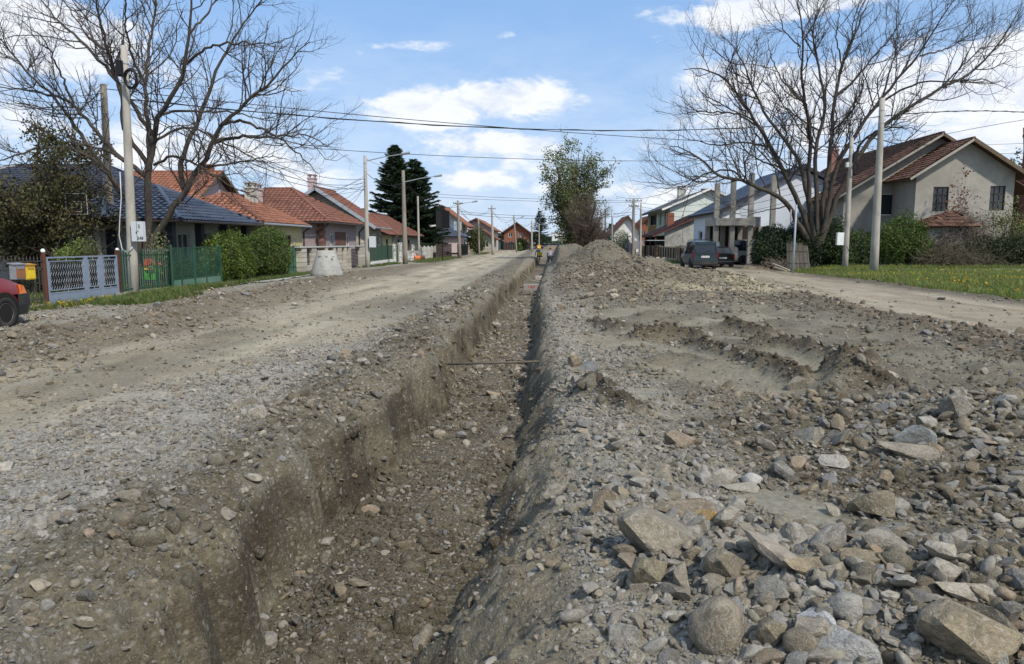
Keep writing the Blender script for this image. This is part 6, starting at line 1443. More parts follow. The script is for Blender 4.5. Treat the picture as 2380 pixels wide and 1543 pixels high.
# ------------------------------------------------------------------ poles and cables
m_pole = M_('pole_concrete', (.36, .34, .30), .9, .14, 3, .4, 40, stain=(.22, .205, .175), stain_amt=.6, stain_scale=2.2, stretch=(1, 1, .35))
m_poledk = M_('weathered_pole', (.24, .215, .18), .9, .15, 3, .4, 40, stain=(.14, .125, .10), stain_amt=.6, stretch=(1, 1, .35))
m_cable = M_('black_cable', (.012, .012, .013), .6)
m_box = M_('pale_grey_box', (.50, .53, .55), .5, .06)
m_blk = M_('black_plastic', (.010, .010, .011), .5)
m_galv = M_('galvanised_steel', (.34, .36, .38), .45, .1, metal=.5)
POLE = {}
def pole(key, label, bx, by, tx, ty, Y, w0, w1, m=None, arm=None, insul=0, lamp=None, bands=True, zb=None, kind='utility_pole'):
    b = atY(bx, by, Y); t_ = atY(tx, ty, Y); zb_ = (H(b.x, Y) - .25) if zb is None else zb
    r0, r1 = w0 / 2 / FPX * Y, w1 / 2 / FPX * Y
    o = wthing(kind, label, 'pole', (b.x, Y, 0), 'concrete street poles'); P = lambda f: Vector((b.x, Y, zb_)).lerp(Vector((t_.x, Y, t_.z)), f)
    MB().tube([P(i / 6) for i in range(7)], [r0 + (r1 - r0) * i / 6 for i in range(7)], 14).build('post', m or m_pole, o, True)
    if bands:
        for f in (.93, .86): MB().tube([P(f), P(f + .004)], r0 + (r1 - r0) * f + .012, 12).build('band', m_galv, o)
    if arm:
        for k, (f, L) in enumerate(arm):
            c = P(f); MB().bar(c + Vector((-L, -.0, 0)), c + Vector((L, 0, 0)), .07).build('crossarm', m_metal_dk, o)
            for s in (-1, -.5, .5, 1): MB().tube([c + Vector((s * L * .95, 0, .03)), c + Vector((s * L * .95, 0, .16))], [.045, .03], 8).build('insulator', M_('brown_porcelain', (.10, .06, .04), .3), o)
    if lamp:
        f, dx, dy, dz = lamp; c = P(f); e = c + Vector((dx, dy, dz)); MB().tube([c, c.lerp(e, .5) + Vector((0, 0, .05)), e], [.035, .03, .025], 6).build('lamp_arm', m_galv, o)
        MB().tube([e - Vector((dx, dy, dz)).normalized() * .1, e + Vector((dx, dy, dz)).normalized() * .5], [.06, .10], 8).build('lamp_head', m_galv, o)
    POLE[key] = (P, o, r0, r1); return P, o, r0, r1
P, oA, r0, r1 = pole('A', 'nearest thick concrete pole on the left, with a meter box numbered 248', 311, 690, 288, 106, 22.4, 25, 14)
def box_part(parent, name, c, size, m, bevel=.0, rz=0):
    return MB().cbox(c, size, (0, 0, rz)).build(name, m, parent, bevel=bevel)
# meter box
bc = atY(321, 538, 22.2); bx_ = box_part(oA, 'meter_box', (bc.x, 22.22, bc.z), (.37, .18, .62), m_box, .008)
bx_['label'] = 'grey electricity meter box with the number 248'
MB().box(bc.x - .004, 22.122, bc.z - .30, bc.x + .004, 22.129, bc.z + .30).build('door_gap', m_metal_dk, bx_)
for k in range(3): MB().box(bc.x + .05, 22.120, bc.z + .20 - k * .045, bc.x + .11, 22.129, bc.z + .215 - k * .045).build('vent_slot', m_metal_dk, bx_)
MB().box(bc.x - .03, 22.115, bc.z - .06, bc.x - .012, 22.129, bc.z + .0).build('latch', m_blk, bx_); MB().box(bc.x + .03, 22.118, bc.z - .01, bc.x + .05, 22.129, bc.z + .03).build('lock', m_blk, bx_)
def text(name, s, loc, size, m, parent=None, rot=(R(90), 0, 0), ext=.002, shear=0.0):
    cu = bpy.data.curves.new(name, 'FONT'); cu.body = s; cu.size = size; cu.extrude = ext; cu.align_x = 'CENTER'; cu.align_y = 'CENTER'; cu.shear = shear; cu.materials.append(m)
    tmp = bpy.data.objects.new(name, cu); me = bpy.data.meshes.new_from_object(tmp); bpy.data.objects.remove(tmp); me.materials.clear(); me.materials.append(m); o = bpy.data.objects.new(name, me); link(o, parent); o.location = loc; o.rotation_euler = rot; return o
text('number', '248', (bc.x + .095, 22.122, bc.z - .21), .135, m_blk, bx_)
pA = P
MB().tube([pA(.52) + Vector((-.24, -.08, 0)), pA(.42) + Vector((-.22, -.10, 0)), pA(.33) + Vector((-.30, -.10, 0)), pA(.27) + Vector((-.34, -.1, 0)), pA(.215) + Vector((-.25, -.12, 0)), pA(.20) + Vector((-.02, -.2, 0)), pA(.225) + Vector((.12, -.18, 0))], .018, 6).build('supply_cable', M_('pale_cable', (.45, .46, .47), .5), oA, True)
MB().tube([pA(.51) + Vector((-.15, -.08, 0)), pA(.40) + Vector((-.19, -.08, 0)), pA(.28) + Vector((-.27, -.08, 0)), pA(.19) + Vector((-.15, -.17, 0)), pA(.22) + Vector((.08, -.15, 0))], .012, 6).build('supply_cable', m_cable, oA, True)
c = atY(275, 157, 22.2); box_part(oA, 'junction_box', (c.x, 22.3, c.z), (.20, .2, .46), m_blk, .02)
c = atY(299, 181, 22.0)
mb = MB(); r = random.Random(4)
for k in range(7):
    rr = .24 + r.uniform(-.03, .04); tl = r.uniform(-.3, .3); pts = [(c.x + .06 * math.sin(a * 1.3 + k) * .3 + rr * math.cos(a) * .78, 22.05 + k * .02 + math.sin(a) * tl * .1, c.z + rr * 1.15 * math.sin(a)) for a in np.linspace(0, 2 * math.pi, 18)]; mb.tube(pts, .013, 5, False)
mb.build('cable_coil', m_cable, oA, True)
pole('B', 'weathered concrete pole standing in the yard behind the nearest left pole', 262, 615, 240, 196, 29.0, 20, 14, m_poledk, zb=-.2)
pole('C', 'tall pale pole with a street lamp arm beside the stone-pillar fence', 855, 626, 848, 361, 45.5, 12, 7, lamp=(.95, 2.3, .2, .45))
c = atY(866, 562, 45.3); box_part(POLE['C'][1], 'meter_box', (c.x, 45.3, c.z), (.40, .2, .70), m_box, .01)
pole('D', 'brown weathered pole with a lamp arm in front of the spruces', 942, 613, 937, 396, 55, 13, 7, m_poledk, lamp=(.88, 2.4, .2, .45))
pole('E', 'thin grey pole between the weathered lamp pole and the noticeboard', 974, 597, 971, 456, 72, 6, 4)
pole('F', 'pole with a crossarm and lamp right of the dark noticeboard', 1069, 599, 1064, 466, 78, 8, 5, m_poledk, arm=[(.95, .5)], lamp=(.93, 1.6, 0, .3))
pole('G', 'slender dark pole before the pink gable house', 1114, 590, 1112, 508, 100, 4.5, 3.5, m_poledk)
pole('H', 'pale pole beside the green boarded fence far on the left', 1146, 588, 1143, 477, 102, 7, 4, arm=[(.93, .5)])
pole('I', 'leaning dark pole in front of the brick house', 1201, 586, 1194, 500, 125, 4, 3, m_poledk, lamp=(.85, 1.2, 0, .6))
pole('J', 'pale pole at the far end of the left pavement', 1236, 583, 1236, 510, 140, 4.5, 3)
pole('K', 'short lamp pole carrying an orange-yellow sign in the far distance', 1253, 583, 1253, 520, 150, 3, 2, lamp=(.98, 2, 0, .2))
c = atY(1253, 574, 149); MB().cbox((c.x, 149.6, c.z), (.75, .05, .75)).build('sign_plate', M_('orange_sign', (.75, .36, .03), .5), POLE['K'][1])
pole('L', 'thickest concrete pole on the right, standing in the meadow', 2031, 626, 2051, 228, 39.5, 19.5, 11)
pole('M', 'slimmer pole with a white meter box on the right, behind the thickest one', 1964, 616, 1980, 320, 44.5, 13.5, 8)
c = atY(1953, 555, 44.3); bx_ = box_part(POLE['M'][1], 'meter_box', (c.x, 44.35, c.z), (.40, .22, .75), M_('white_box', (.68, .70, .70), .5), .01)
c = atY(1987, 392, 44.3); mb = MB()
for k in range(4): mb.tube([(c.x + .14 * math.cos(a), 44.2 + k * .03, c.z + (.30 + .02 * k) * math.sin(a)) for a in np.linspace(0, 2 * math.pi, 14)], .018, 5, False)
mb.build('cable_coil', m_cable, POLE['M'][1]); c = atY(1989, 366, 44.3); box_part(POLE['M'][1], 'junction_box', (c.x, 44.4, c.z), (.25, .2, .55), m_blk, .02)
c = atY(1971, 383, 44.3); box_part(POLE['M'][1], 'small_lamp', (c.x - .05, 44.3, c.z), (.18, .2, .30), m_box, .02)
MB().tube([POLE['M'][0](.2) + Vector((-.05, -.22, 0)), POLE['M'][0](.16) + Vector((.08, -.25, 0)), POLE['M'][0](.22) + Vector((.2, -.1, 0))], .02, 5).build('supply_cable', m_cable, POLE['M'][1])
pole('N', 'dark pole with crossarms by the slatted fence on the right', 1471, 606, 1473, 461, 70, 8, 5.5, m_poledk, arm=[(.96, .75), (.88, .45)])
pole('O', 'pale slim pole right of the crossarm pole', 1488, 606, 1490, 470, 68, 6, 4)
pole('Q', 'dark pole behind the spoil mound near the chestnut', 1407, 590, 1407, 487, 95, 4.5, 3.5, m_poledk)
pole('Q2', 'far slim pole just right of the twiggy tree', 1399, 590, 1399, 500, 120, 3, 2.5)
pole('R', 'straight pale post rising out of the spoil mound', 1423, 600, 1423, 487, 46, 4, 4, m_galv, bands=False, kind='sign_post')
pole('T', 'tall brown metal pole cut by the right edge of the picture', 2390, 640, 2382, 296, 44, 9, 7, m_brickred, bands=False)
NC = 0
def cable(label, A, B, mid=None, r=.016, sag=None, group='overhead cables', twist=False):
    """A, B world points; mid = (px,py) of the photo that the middle should pass through"""
    A = Vector(A); B = Vector(B); M = (A + B) / 2
    if mid is not None:
        q = atY(mid[0], mid[1], M.y); f = (q.x - A.x) / (B.x - A.x); f = min(.8, max(.2, f)); q = atY(mid[0], mid[1], A.y + (B.y - A.y) * f); lin = A.z + (B.z - A.z) * f; sag = (lin - q.z) / (4 * f * (1 - f))
    pts = []
    for i in range(29):
        f = i / 28; p = A.lerp(B, f); p.z -= 4 * sag * f * (1 - f); pts.append(p)
    c = MB().tube(pts, r, 5).build('cable', m_cable, None, True); tag(c, label, 'cable', group)
    if twist:
        tw = [p + Vector((0, math.cos(i * 2.1) * r * 1.6, math.sin(i * 2.1) * r * 1.6)) for i, p in enumerate(pts)]; MB().tube(tw, r * .7, 4).build('strand', m_cable, c)
    return c
Ap, Lp = POLE['A'][0], POLE['L'][0]
cable('thickest black cable crossing the street from the nearest left pole to the thick right pole', Ap(.80), Lp(.90), (1240, 300), .018, twist=True)
cable('thin overhead wire dropping from the left yard pole across to the slimmer right pole', POLE['B'][0](.98), POLE['M'][0](.93), (1160, 295), .016)
cable('thin wire crossing the street lower down, level with the top of the chestnut', atY(600, 335, 33), POLE['M'][0](.87), (1240, 370), .014)
cable('thick cable running on from the thick right pole to the right edge', Lp(.90), atY(2470, 268, 41), (2240, 258), .022, twist=True)
cable('wire rising from the slimmer right pole over the tiled roofs to the right edge', POLE['M'][0](.86), atY(2450, 268, 40), (2220, 306), .013)
for k, (y0, y1) in enumerate(((328, 330), (345, 354), (352, 352))): cable(['highest', 'middle', 'lowest'][k] + ' of three level wires beside the top of the grey gable', atY(1990, y0 + 12, 60), atY(2450, y1, 60), sag=.1, r=.014)
for k, (y0, y1) in enumerate(((455, 462), (462, 466))): cable(['upper', 'lower'][k] + ' of two far wires crossing between the spruces and the chestnut', atY(980, y0 - 6, 95), atY(1480, y1 + 5, 95), sag=.2, r=.022)
for k, (y0, y1) in enumerate(((497, 492), (503, 498))): cable(['upper', 'lower'][k] + ' of two far wires low above the red roofs', atY(1070, y0 - 6, 80), atY(1480, y1, 80), sag=.5, r=.02)
r = random.Random(12)
C_, D_ = POLE['C'][0], POLE['D'][0]
LC = 'service wire strung among the left poles and roofs'
for i in range(4): cable(['top', 'second', 'third', 'bottom'][i] + ' wire between the nearest left pole and the tall pale lamp pole', Ap(.86 - i * .03), C_(.80 - i * .03), sag=r.uniform(.5, 1.4), r=.013)
for i, (tx, ty, ty_) in enumerate(((640, 500, 44), (600, 470, 44), (690, 470, 52), (745, 470, 58), (760, 520, 58), (700, 520, 47), (560, 440, 46))): cable('service wire from the tall pale lamp pole to the ' + ['yellow house eave', 'yellow house chimney', 'mauve house ridge', 'grey gable peak', 'grey gable eave', 'mauve house corner', 'roof behind the yellow house'][i], C_(.83 - i * .02), atY(tx, ty, ty_), sag=r.uniform(.2, .6), r=.010)
cable('cable sagging between the tall pale lamp pole and the weathered lamp pole', C_(.86), D_(.88), sag=.5, r=.018); cable('short wire from the top of the pale lamp pole to its lamp arm', C_(.98), atY(905, 382, 52), sag=.2, r=.01)
pr = [('D', 'F'), ('F', 'H'), ('H', 'I'), ('I', 'J')]
for a, b in pr:
    for i in range(2): cable(['upper', 'lower'][i] + ' wire ' + {'D': 'from the weathered lamp pole to the crossarm pole', 'F': 'from the left crossarm pole to the far pale pole', 'H': 'from the far pale pole to the leaning dark pole', 'I': 'from the leaning dark pole to the last left pole'}[a], POLE[a][0](.92 - i * .05), POLE[b][0](.95 - i * .05), sag=r.uniform(.6, 1.4), r=.018)
for i in range(3): cable(['upper', 'middle', 'lower'][i] + ' service wire fanning out from the crossarm pole on the left', POLE['F'][0](.9 - i * .04), atY(1140 + i * 8, 540 - i * 7, 110), sag=.7, r=.014)
for i in range(3): cable(['upper', 'middle', 'lower'][i] + ' wire from the crossarm pole on the right to the huge tree', POLE['N'][0](.95 - i * .05), POLE['M'][0](.78 - i * .04), sag=1.1 + .2 * i, r=.014)
for i in range(2): cable(['upper', 'lower'][i] + ' wire from the right crossarm pole to the pole behind the mound', POLE['N'][0](.95 - i * .05), POLE['Q'][0](.97 - i * .05), sag=.8, r=.016)
for i in range(2): cable(['lower', 'upper'][i] + ' service wire to the green house', POLE['N'][0](.92 - i * .05), atY(1552 + i * 50, 500 - i * 25, 82), sag=.6, r=.013)
for i in range(3): cable(['uppermost', 'middle', 'lowest'][i] + ' of three wires leaving the left edge above the leafy tree', atY(-60, 175 + i * 22, 20), POLE['B'][0](.96 - .03 * i), sag=.3, r=.012)

# ------------------------------------------------------------------ fences on the left
m_rust = M_('rusty_brown_post', (.075, .03, .02), .8, .3, 5, .3, stain=(.13, .05, .02), stain_amt=.4)
m_lblue = M_('light_blue_paint', (.20, .245, .32), .5, .1, 3, stain=(.2, .2, .2), stain_amt=.3)
m_gpaint = M_('green_paint', (.020, .070, .042), .5, .15, 3, stain=(.05, .06, .04), stain_amt=.4)
m_gpanel = M_('faded_green_sheet', (.10, .19, .14), .6, .12, 2, stain=(.16, .19, .16), stain_amt=.5)
m_iron = M_('old_iron', (.05, .045, .045), .7, .3, 5)
FX = -12.9
yof = lambda px, X=FX: -X * FPX / (1258 - px)
def rods(parent, X, y0, y1, z0, z1, step, m, name='bar', r=.010, tip=True):
    n = max(1, int(round((y1 - y0) / step))); mb = MB().tube([(0, 0, 0), (0, 0, z1 - z0)], r, 5)
    if tip: mb.tube([(0, 0, z1 - z0 - .01), (0, 0, z1 - z0 + .09)], [r * 1.8, .002], 5)
    me = mb.mesh(name); me.materials.append(m)
    for i in range(n + 1):
        o = bpy.data.objects.new(name, me); link(o, parent); o.location = (X, y0 + (y1 - y0) * i / n, z0)
# spiky iron fence left of the gate
f = wthing('iron_fence', 'rusty spiked iron fence at the left edge carrying the two mailboxes', 'fence', (FX, 16, 0))
y0_, y1_ = 13.0, yof(76); zt = 1.28
rods(f, FX, y0_, y1_ - .1, .12, zt, .13, m_iron)
for z in (.25, 1.05, 1.22): MB().bar((FX, y0_, z), (FX, y1_, z), .03).build('rail', m_iron, f)
MB().tube([(FX, y1_, -.3), (FX, y1_, 1.42)], .055, 10).build('post', m_rust, f); MB().lathe([(.0, 0), (.05, .03), (.055, .07), (.03, .11), (0, .12)], 10, (FX, y1_, 1.42)).build('knob', m_pvc, f)
MB().box(FX - .1, y0_, -.3, FX + .08, y1_, .10).build('footing', m_conc, f)
# mailboxes
def mailbox(label, px, py, m, mf, mlid):
    q = atX(px, py, FX + .12); t = wthing('mailbox', label, 'mailbox', (q.x, q.y, 0))
    MB().cbox((q.x, q.y, q.z), (.16, .36, .36)).build('case', m, t, bevel=.01)
    MB().cbox((q.x, q.y - .005, q.z + .20), (.21, .40, .025), (0, R(8), 0)).build('lid', mlid, t)
    MB().cbox((q.x + .083, q.y, q.z - .02), (.012, .30, .26)).build('door', mf, t); MB().cbox((q.x + .092, q.y, q.z + .10), (.008, .22, .05)).build('slot_flap', mlid, t)
mailbox('weathered grey mailbox with a brown door, left of the yellow one', 41, 632, m_galv, M_('brown_door', (.25, .11, .05), .7), m_galv)
mailbox('bright yellow mailbox hanging beside the brown gate post', 64, 633, M_('yellow_paint', (.62, .42, .02), .45), M_('yellow_paint2', (.66, .47, .03), .4), M_('ochre_lid', (.42, .22, .05), .6))
# light blue gate: three leaves
g = wthing('metal_gate', 'light blue metal gate of three lattice leaves between two rusty posts', 'gate', (FX, 19.8, 0))
def zimg(px, py, X=FX): return atX(px, py, X).z
lv_ = [(82, 176), (179, 211), (215, 254)]
for a, b in lv_:
    ya, yb = yof(a), yof(b); zb_, zt_ = .06, 1.30
    lf = MB()
    for y in (ya + .02, yb - .02): lf.bar((FX, y, zb_), (FX, y, zt_), .045, .045, (0, 1, 0))
    lf.bar((FX, ya, zt_), (FX, yb, zt_), .04); lf.bar((FX, ya + .04, zb_ + .30), (FX, yb - .04, zb_ + .30), .03)
    leaf = lf.build('gate_leaf', m_lblue, g)
    MB().box(FX - .008, ya + .05, zb_, FX + .008, yb - .05, zb_ + .285).build('kick_plate', m_lblue, leaf)
    mb = MB(); i0, i1, j0, j1 = ya + .10, yb - .10, zb_ + .38, zt_ - .10
    for y in (i0, i1): mb.bar((FX, y, j0), (FX, y, j1), .022, .022, (0, 1, 0))
    for z in (j0, j1): mb.bar((FX, i0, z), (FX, i1, z), .022)
    for z in (j0 + .15, j1 - .15): mb.bar((FX, ya + .04, z), (FX, i0, z), .02); mb.bar((FX, i1, z), (FX, yb - .04, z), .02)
    mb.bar((FX, (ya + yb) / 2, j1), (FX, (ya + yb) / 2, zt_ - .02), .02, .02, (0, 1, 0)); mb.bar((FX, (ya + yb) / 2, zb_ + .31), (FX, (ya + yb) / 2, j0), .02, .02, (0, 1, 0)); mb.build('inner_frame', m_lblue, leaf)
    n = int((i1 - i0) / .095)
    for i in range(n):      # wavy lattice rods
        y = i0 + (i + .5) * (i1 - i0) / n; K = 9
        MB().tube([(FX, y + .030 * (1 if k % 2 else -1), j0 + (j1 - j0) * k / (K - 1)) for k in range(K)], .0055, 4, False).build('lattice_rod', M_('lattice_paint', (.24, .28, .34), .5), leaf)
for px in (256.5,):
    MB().bar((FX, yof(px), -.3), (FX, yof(px), 1.44), .11, .11, (0, 1, 0)).build('gate_post', m_rust, g); MB().lathe([(.0, 0), (.05, .03), (.05, .06), (0, .1)], 8, (FX, yof(px), 1.44)).build('knob', m_pvc, g)
# green bar fence behind the pole
f = wthing('bar_fence', 'green iron bar fence with white spikes beside the nearest left pole', 'fence', (FX, 24, 0))
ya, yb = yof(262), yof(384)
rods(f, FX, ya, yb, .18, 1.42, .13, M_('green_white_bar', (.10, .16, .12), .6), r=.011)
for z in (.25, 1.30): MB().bar((FX, ya, z), (FX, yb, z), .035).build('rail', m_gpaint, f)
for px in (264, 315, 350, 372, 384): MB().bar((FX, yof(px), -.2), (FX, yof(px), 1.36), .06, .06, (0, 1, 0)).build('post', m_gpaint, f)
MB().box(FX - .12, ya - .3, -.3, FX + .10, yb, .17).build('footing', m_conc, f)
# green mesh gate
m_mesh = M_('green_mesh', (.035, .11, .075), .7, .1)
f = wthing('mesh_fence', 'green wire-mesh gate and fence panels with sheet bottoms before the hedges', 'fence', (-12.7, 26.5, 0)); X2 = -12.7
pcs = [386, 408, 440, 468, 505]
for a, b in zip(pcs, pcs[1:]):
    ya, yb = yof(a, X2), yof(b, X2); zt_ = 1.50 if a < 440 else 1.52; mb = MB()
    for y in (ya + .02, yb - .02): mb.bar((X2, y, .02), (X2, y, zt_), .045, .045, (0, 1, 0))
    for z in (zt_, .42, .06): mb.bar((X2, ya, z), (X2, yb, z), .035)
    pn = mb.build('panel_frame', m_gpaint, f); MB().box(X2 - .008, ya + .04, .07, X2 + .008, yb - .04, .41).build('bottom_sheet', m_gpanel, pn)
    mb = MB(); n = int((yb - ya) / .055)
    for i in range(n):
        y = ya + (i + .5) * (yb - ya) / n; mb.bar((X2, y, .43), (X2, y, zt_ - .02), .0065, .0065, (0, 1, 0))
    for i in range(18): mb.bar((X2 + .003, ya, .47 + i * .058), (X2 + .003, yb, .47 + i * .058), .0055)
    mb.build('wire_mesh', m_mesh, pn)
for px in (386, 440, 503): MB().tube([(X2, yof(px, X2), -.2), (X2, yof(px, X2), 1.62)], .05, 8).build('post', m_gpaint, f)
f = wthing('bar_fence', 'low green and rusty fence half hidden under the hedges', 'fence', (X2, 31, 0)); rods(f, X2 - .5, yof(508, X2) + .1, 34.5, .1, 1.3, .16, m_gpaint)
for z in (.2, 1.2): MB().bar((X2 - .5, 28.3, z), (X2 - .5, 34.5, z), .035).build('rail', m_rust, f)
t = wthing('hydrant', 'small yellow gas marker post at the end of the green mesh fence', 'marker post', (-12.3, 28.3, 0)); q = atY(510, 645, 28.3)
MB().tube([(q.x, 28.3, -.05), (q.x, 28.3, .42)], .06, 8).build('post', M_('yellow_paint', (.62, .42, .02)), t); MB().tube([(q.x, 28.3, .42), (q.x, 28.3, .50)], [.08, .04], 8).build('cap', M_('yellow_paint', (.62, .42, .02)), t)
f = wthing('sheet_gate', 'green sheet gate between the tall hedge and the stone-pillar fence', 'gate', (-12.5, 37, 0)); X3 = -12.5
for a, b in ((664, 677), (677, 690)):
    ya, yb = yof(a, X3), yof(b, X3); pn = MB().bar((X3, ya, .05), (X3, ya, 1.5), .05, .05, (0, 1, 0)).bar((X3, yb - .03, .05), (X3, yb - .03, 1.5), .05, .05, (0, 1, 0)).bar((X3, ya, 1.5), (X3, yb, 1.5), .04).bar((X3, ya, .5), (X3, yb, .5), .03).build('panel_frame', m_gpaint, f)
    MB().box(X3 - .01, ya + .03, .06, X3 - .002, yb - .05, 1.47).build('sheet', M_('green_net', (.05, .16, .09), .8, .15), pn)
# stone-pillar fence with louvres
m_block = M_('cream_stone_block', (.39, .36, .30), .9, .16, 5, .4, orand=.16); m_cap = M_('grey_coping', (.40, .41, .40), .8, .1)
m_louvre = M_('slate_blue_louvre', (.045, .055, .085), .45, .1)
X4 = -12.3; f = wthing('pillar_fence', 'cream stone pillar fence with slate-blue louvre panels before the mauve house', 'fence', (X4, 41, 0))
pil = [(692, 703), (716, 727), (748, 754), (768, 773), (778, 787), (794, 799), (804, 809), (831, 846)]
zt4 = 1.42
for a, b in pil:
    ya, yb = yof(a, X4), yof(b, X4); k = 6; pl_ = MB().box(X4 - .15, ya + .03, -.1, X4 + .13, yb - .03, zt4).build('pillar', m_cap, f)
    for i in range(k): MB().box(X4 - .17, ya, -.05 + i * (zt4 + .05) / k + .01, X4 + .16, yb, -.05 + (i + 1) * (zt4 + .05) / k - .012).build('stone_block', m_block, pl_)
MB().box(X4 - .2, yof(690, X4), zt4, X4 + .2, yof(801, X4), zt4 + .07).build('coping', m_cap, f); MB().box(X4 - .2, yof(802, X4), zt4, X4 + .2, yof(847, X4), zt4 + .07).build('coping', m_cap, f)
for a, b, z0 in ((703, 716, .5), (727, 748, .5), (754, 768, .5), (773, 778, .5), (787, 794, .5), (799, 804, .05), (809, 831, .05)):
    ya, yb = yof(a, X4), yof(b, X4)
    if z0 > .3:
        base = MB().box(X4 - .12, ya, -.1, X4 + .10, yb, z0 - .06).build('low_wall', m_cap, f)
        n = max(1, int((yb - ya) / .5))
        for i in range(n):
            for j in range(2): MB().box(X4 + .10, ya + (yb - ya) * i / n + .01, .0 + j * .22 + .01, X4 + .14, ya + (yb - ya) * (i + 1) / n - .01, .22 + j * .22 - .01).build('stone_block', m_block, base)
        MB().box(X4 - .15, ya, z0 - .06, X4 + .14, yb, z0 - .02).build('coping', m_cap, f)
    k = int((zt4 - .04 - z0) / .095)
    for i in range(k):
        z = z0 + .05 + i * .095; MB().cbox((X4, (ya + yb) / 2, z), (.012, yb - ya - .02, .075), (0, R(28), 0)).build('louvre', m_louvre, f)
# dark mesh fence beyond the pale pole
X5 = -12.2; ya, yb = yof(860, X5), yof(911, X5); f = wthing('mesh_fence', 'dark green netted fence on a low white wall beyond the pale lamp pole', 'fence', (X5, 54, 0))
MB().box(X5 - .1, ya, -.2, X5 + .1, yb, .32).build('low_wall', m_white, f)
n = 6
for i in range(n + 1): MB().bar((X5, ya + (yb - ya) * i / n, .3), (X5, ya + (yb - ya) * i / n, 1.5), .05, .05, (0, 1, 0)).build('post', m_gpaint, f)
for i in range(n): MB().box(X5 - .012, ya + (yb - ya) * i / n + .04, .36, X5 - .004, ya + (yb - ya) * (i + 1) / n - .04, 1.46).build('net_panel', M_('dark_green_net', (.035, .065, .045), .9, .2, 20), f)
MB().bar((X5, ya, 1.5), (X5, yb, 1.5), .04).build('rail', m_gpaint, f)
# rough white-stone fence
f = wthing('stone_fence', 'rough white and grey stone fence with iron pickets before the low beige house', 'fence', (X5, 64, 0)); r = random.Random(8)
seg = [(913, 918, 1.6), (926, 932, 1.7), (932, 938, .9), (938, 944, 1.55), (944, 956, .95), (956, 961, 1.5), (961, 972, .9), (972, 976, 1.4)]
for a, b, hh_ in seg:
    ya, yb = yof(a, X5), yof(b, X5); base = MB().box(X5 - .1, ya + .02, -.1, X5 + .06, yb - .02, hh_ - .03).build('fence_block' if hh_ < 1 else 'pillar', m_conc, f); z = 0
    while z < hh_ - .05:
        y = ya; q = r.uniform(.16, .26)
        while y < yb - .05:
            w_ = min(r.uniform(.25, .5), yb - y); MB().box(X5 + .06, y + .015, z + .012, X5 + .10 + r.uniform(0, .03), y + w_ - .015, min(z + q, hh_) - .012).build('stone', M_('white_grey_stone', (.50, .49, .45), .9, .2, 4, orand=.5), base); y += w_
        z += q
    if hh_ < 1: rods(f, X5, ya, yb, hh_, 1.45, .22, m_iron, r=.015)
MB().box(X5 - .02, yof(919, X5), .1, X5 + .02, yof(925, X5), 1.5).build('gate_leaf', m_gpaint, f)
# concrete panel fence, brown boards, black bars, green boards further on
X6 = -11.6; f = wthing('concrete_fence', 'pale concrete panel fence between the beige house and the noticeboard', 'fence', (X6, 75, 0)); ya, yb = yof(978, X6), yof(1012, X6)
for i in range(5):
    y = ya + (yb - ya) * i / 4; MB().box(X6 - .08, y - .07, -.2, X6 + .08, y + .07, 1.35).build('post', m_conc2, f)
    if i < 4:
        for j in range(3): MB().box(X6 - .03, y + .07, .0 + j * .42, X6 + .03, ya + (yb - ya) * (i + 1) / 4 - .07, .40 + j * .42).build('panel', m_conc2, f)
X7 = -11.0; f = wthing('board_fence', 'dark brown horizontal board fence behind the noticeboard pole', 'fence', (X7, 84, 0)); ya, yb = yof(1016, X7), yof(1050, X7)
for j in range(6): MB().box(X7 - .02, ya, .1 + j * .24, X7 + .02, yb, .31 + j * .24).build('board', M_('dark_brown_board', (.05, .028, .022), .8, .2, orand=.3), f)
for i in range(5): MB().box(X7 - .06, ya + (yb - ya) * i / 4 - .05, -.1, X7 - .02, ya + (yb - ya) * i / 4 + .05, 1.6).build('post', m_wood, f)
X8 = -9.6; f = wthing('bar_fence', 'black upright bar fence right of the crossarm pole on the left', 'fence', (X8, 84, 0)); ya, yb = yof(1064, X8), yof(1088, X8); rods(f, X8, ya, yb, .1, 1.5, .4, m_blk, r=.03, tip=False)
for z in (.2, 1.35): MB().bar((X8, ya, z), (X8, yb, z), .06).build('rail', m_blk, f)
X9 = -10; f = wthing('picket_fence', 'white and dark picket fence before the low orange roof', 'fence', (X9, 112, 0)); ya, yb = yof(1112, X9), yof(1140, X9); rods(f, X9, ya, yb, .0, 1.3, .7, m_pvc, r=.10, tip=False, name='picket'); MB().bar((X9 - .12, ya, .6), (X9 - .12, yb, .6), .05, 1.0).build('backing', m_metal_dk, f)
X9 = -9.4; f = wthing('board_fence', 'teal green board fence by the far pale pole', 'fence', (X9, 140, 0)); ya, yb = yof(1150, X9), yof(1182, X9)
for i in range(8): MB().box(X9 - .03, ya + (yb - ya) * i / 8 + .03, .05, X9 + .03, ya + (yb - ya) * (i + 1) / 8 - .03, 1.75).build('board', M_('teal_paint', (.02, .10, .085), .6), f)
f = wthing('board_fence', 'dark fence before the brick house', 'fence', (-8, 160, 0))
for i in range(12): MB().box(-8.4 + i * .5, 158 + i * .8, 0, -7.95 + i * .5, 158.1 + i * .8, 1.7).build('board', m_metal_dk, f)

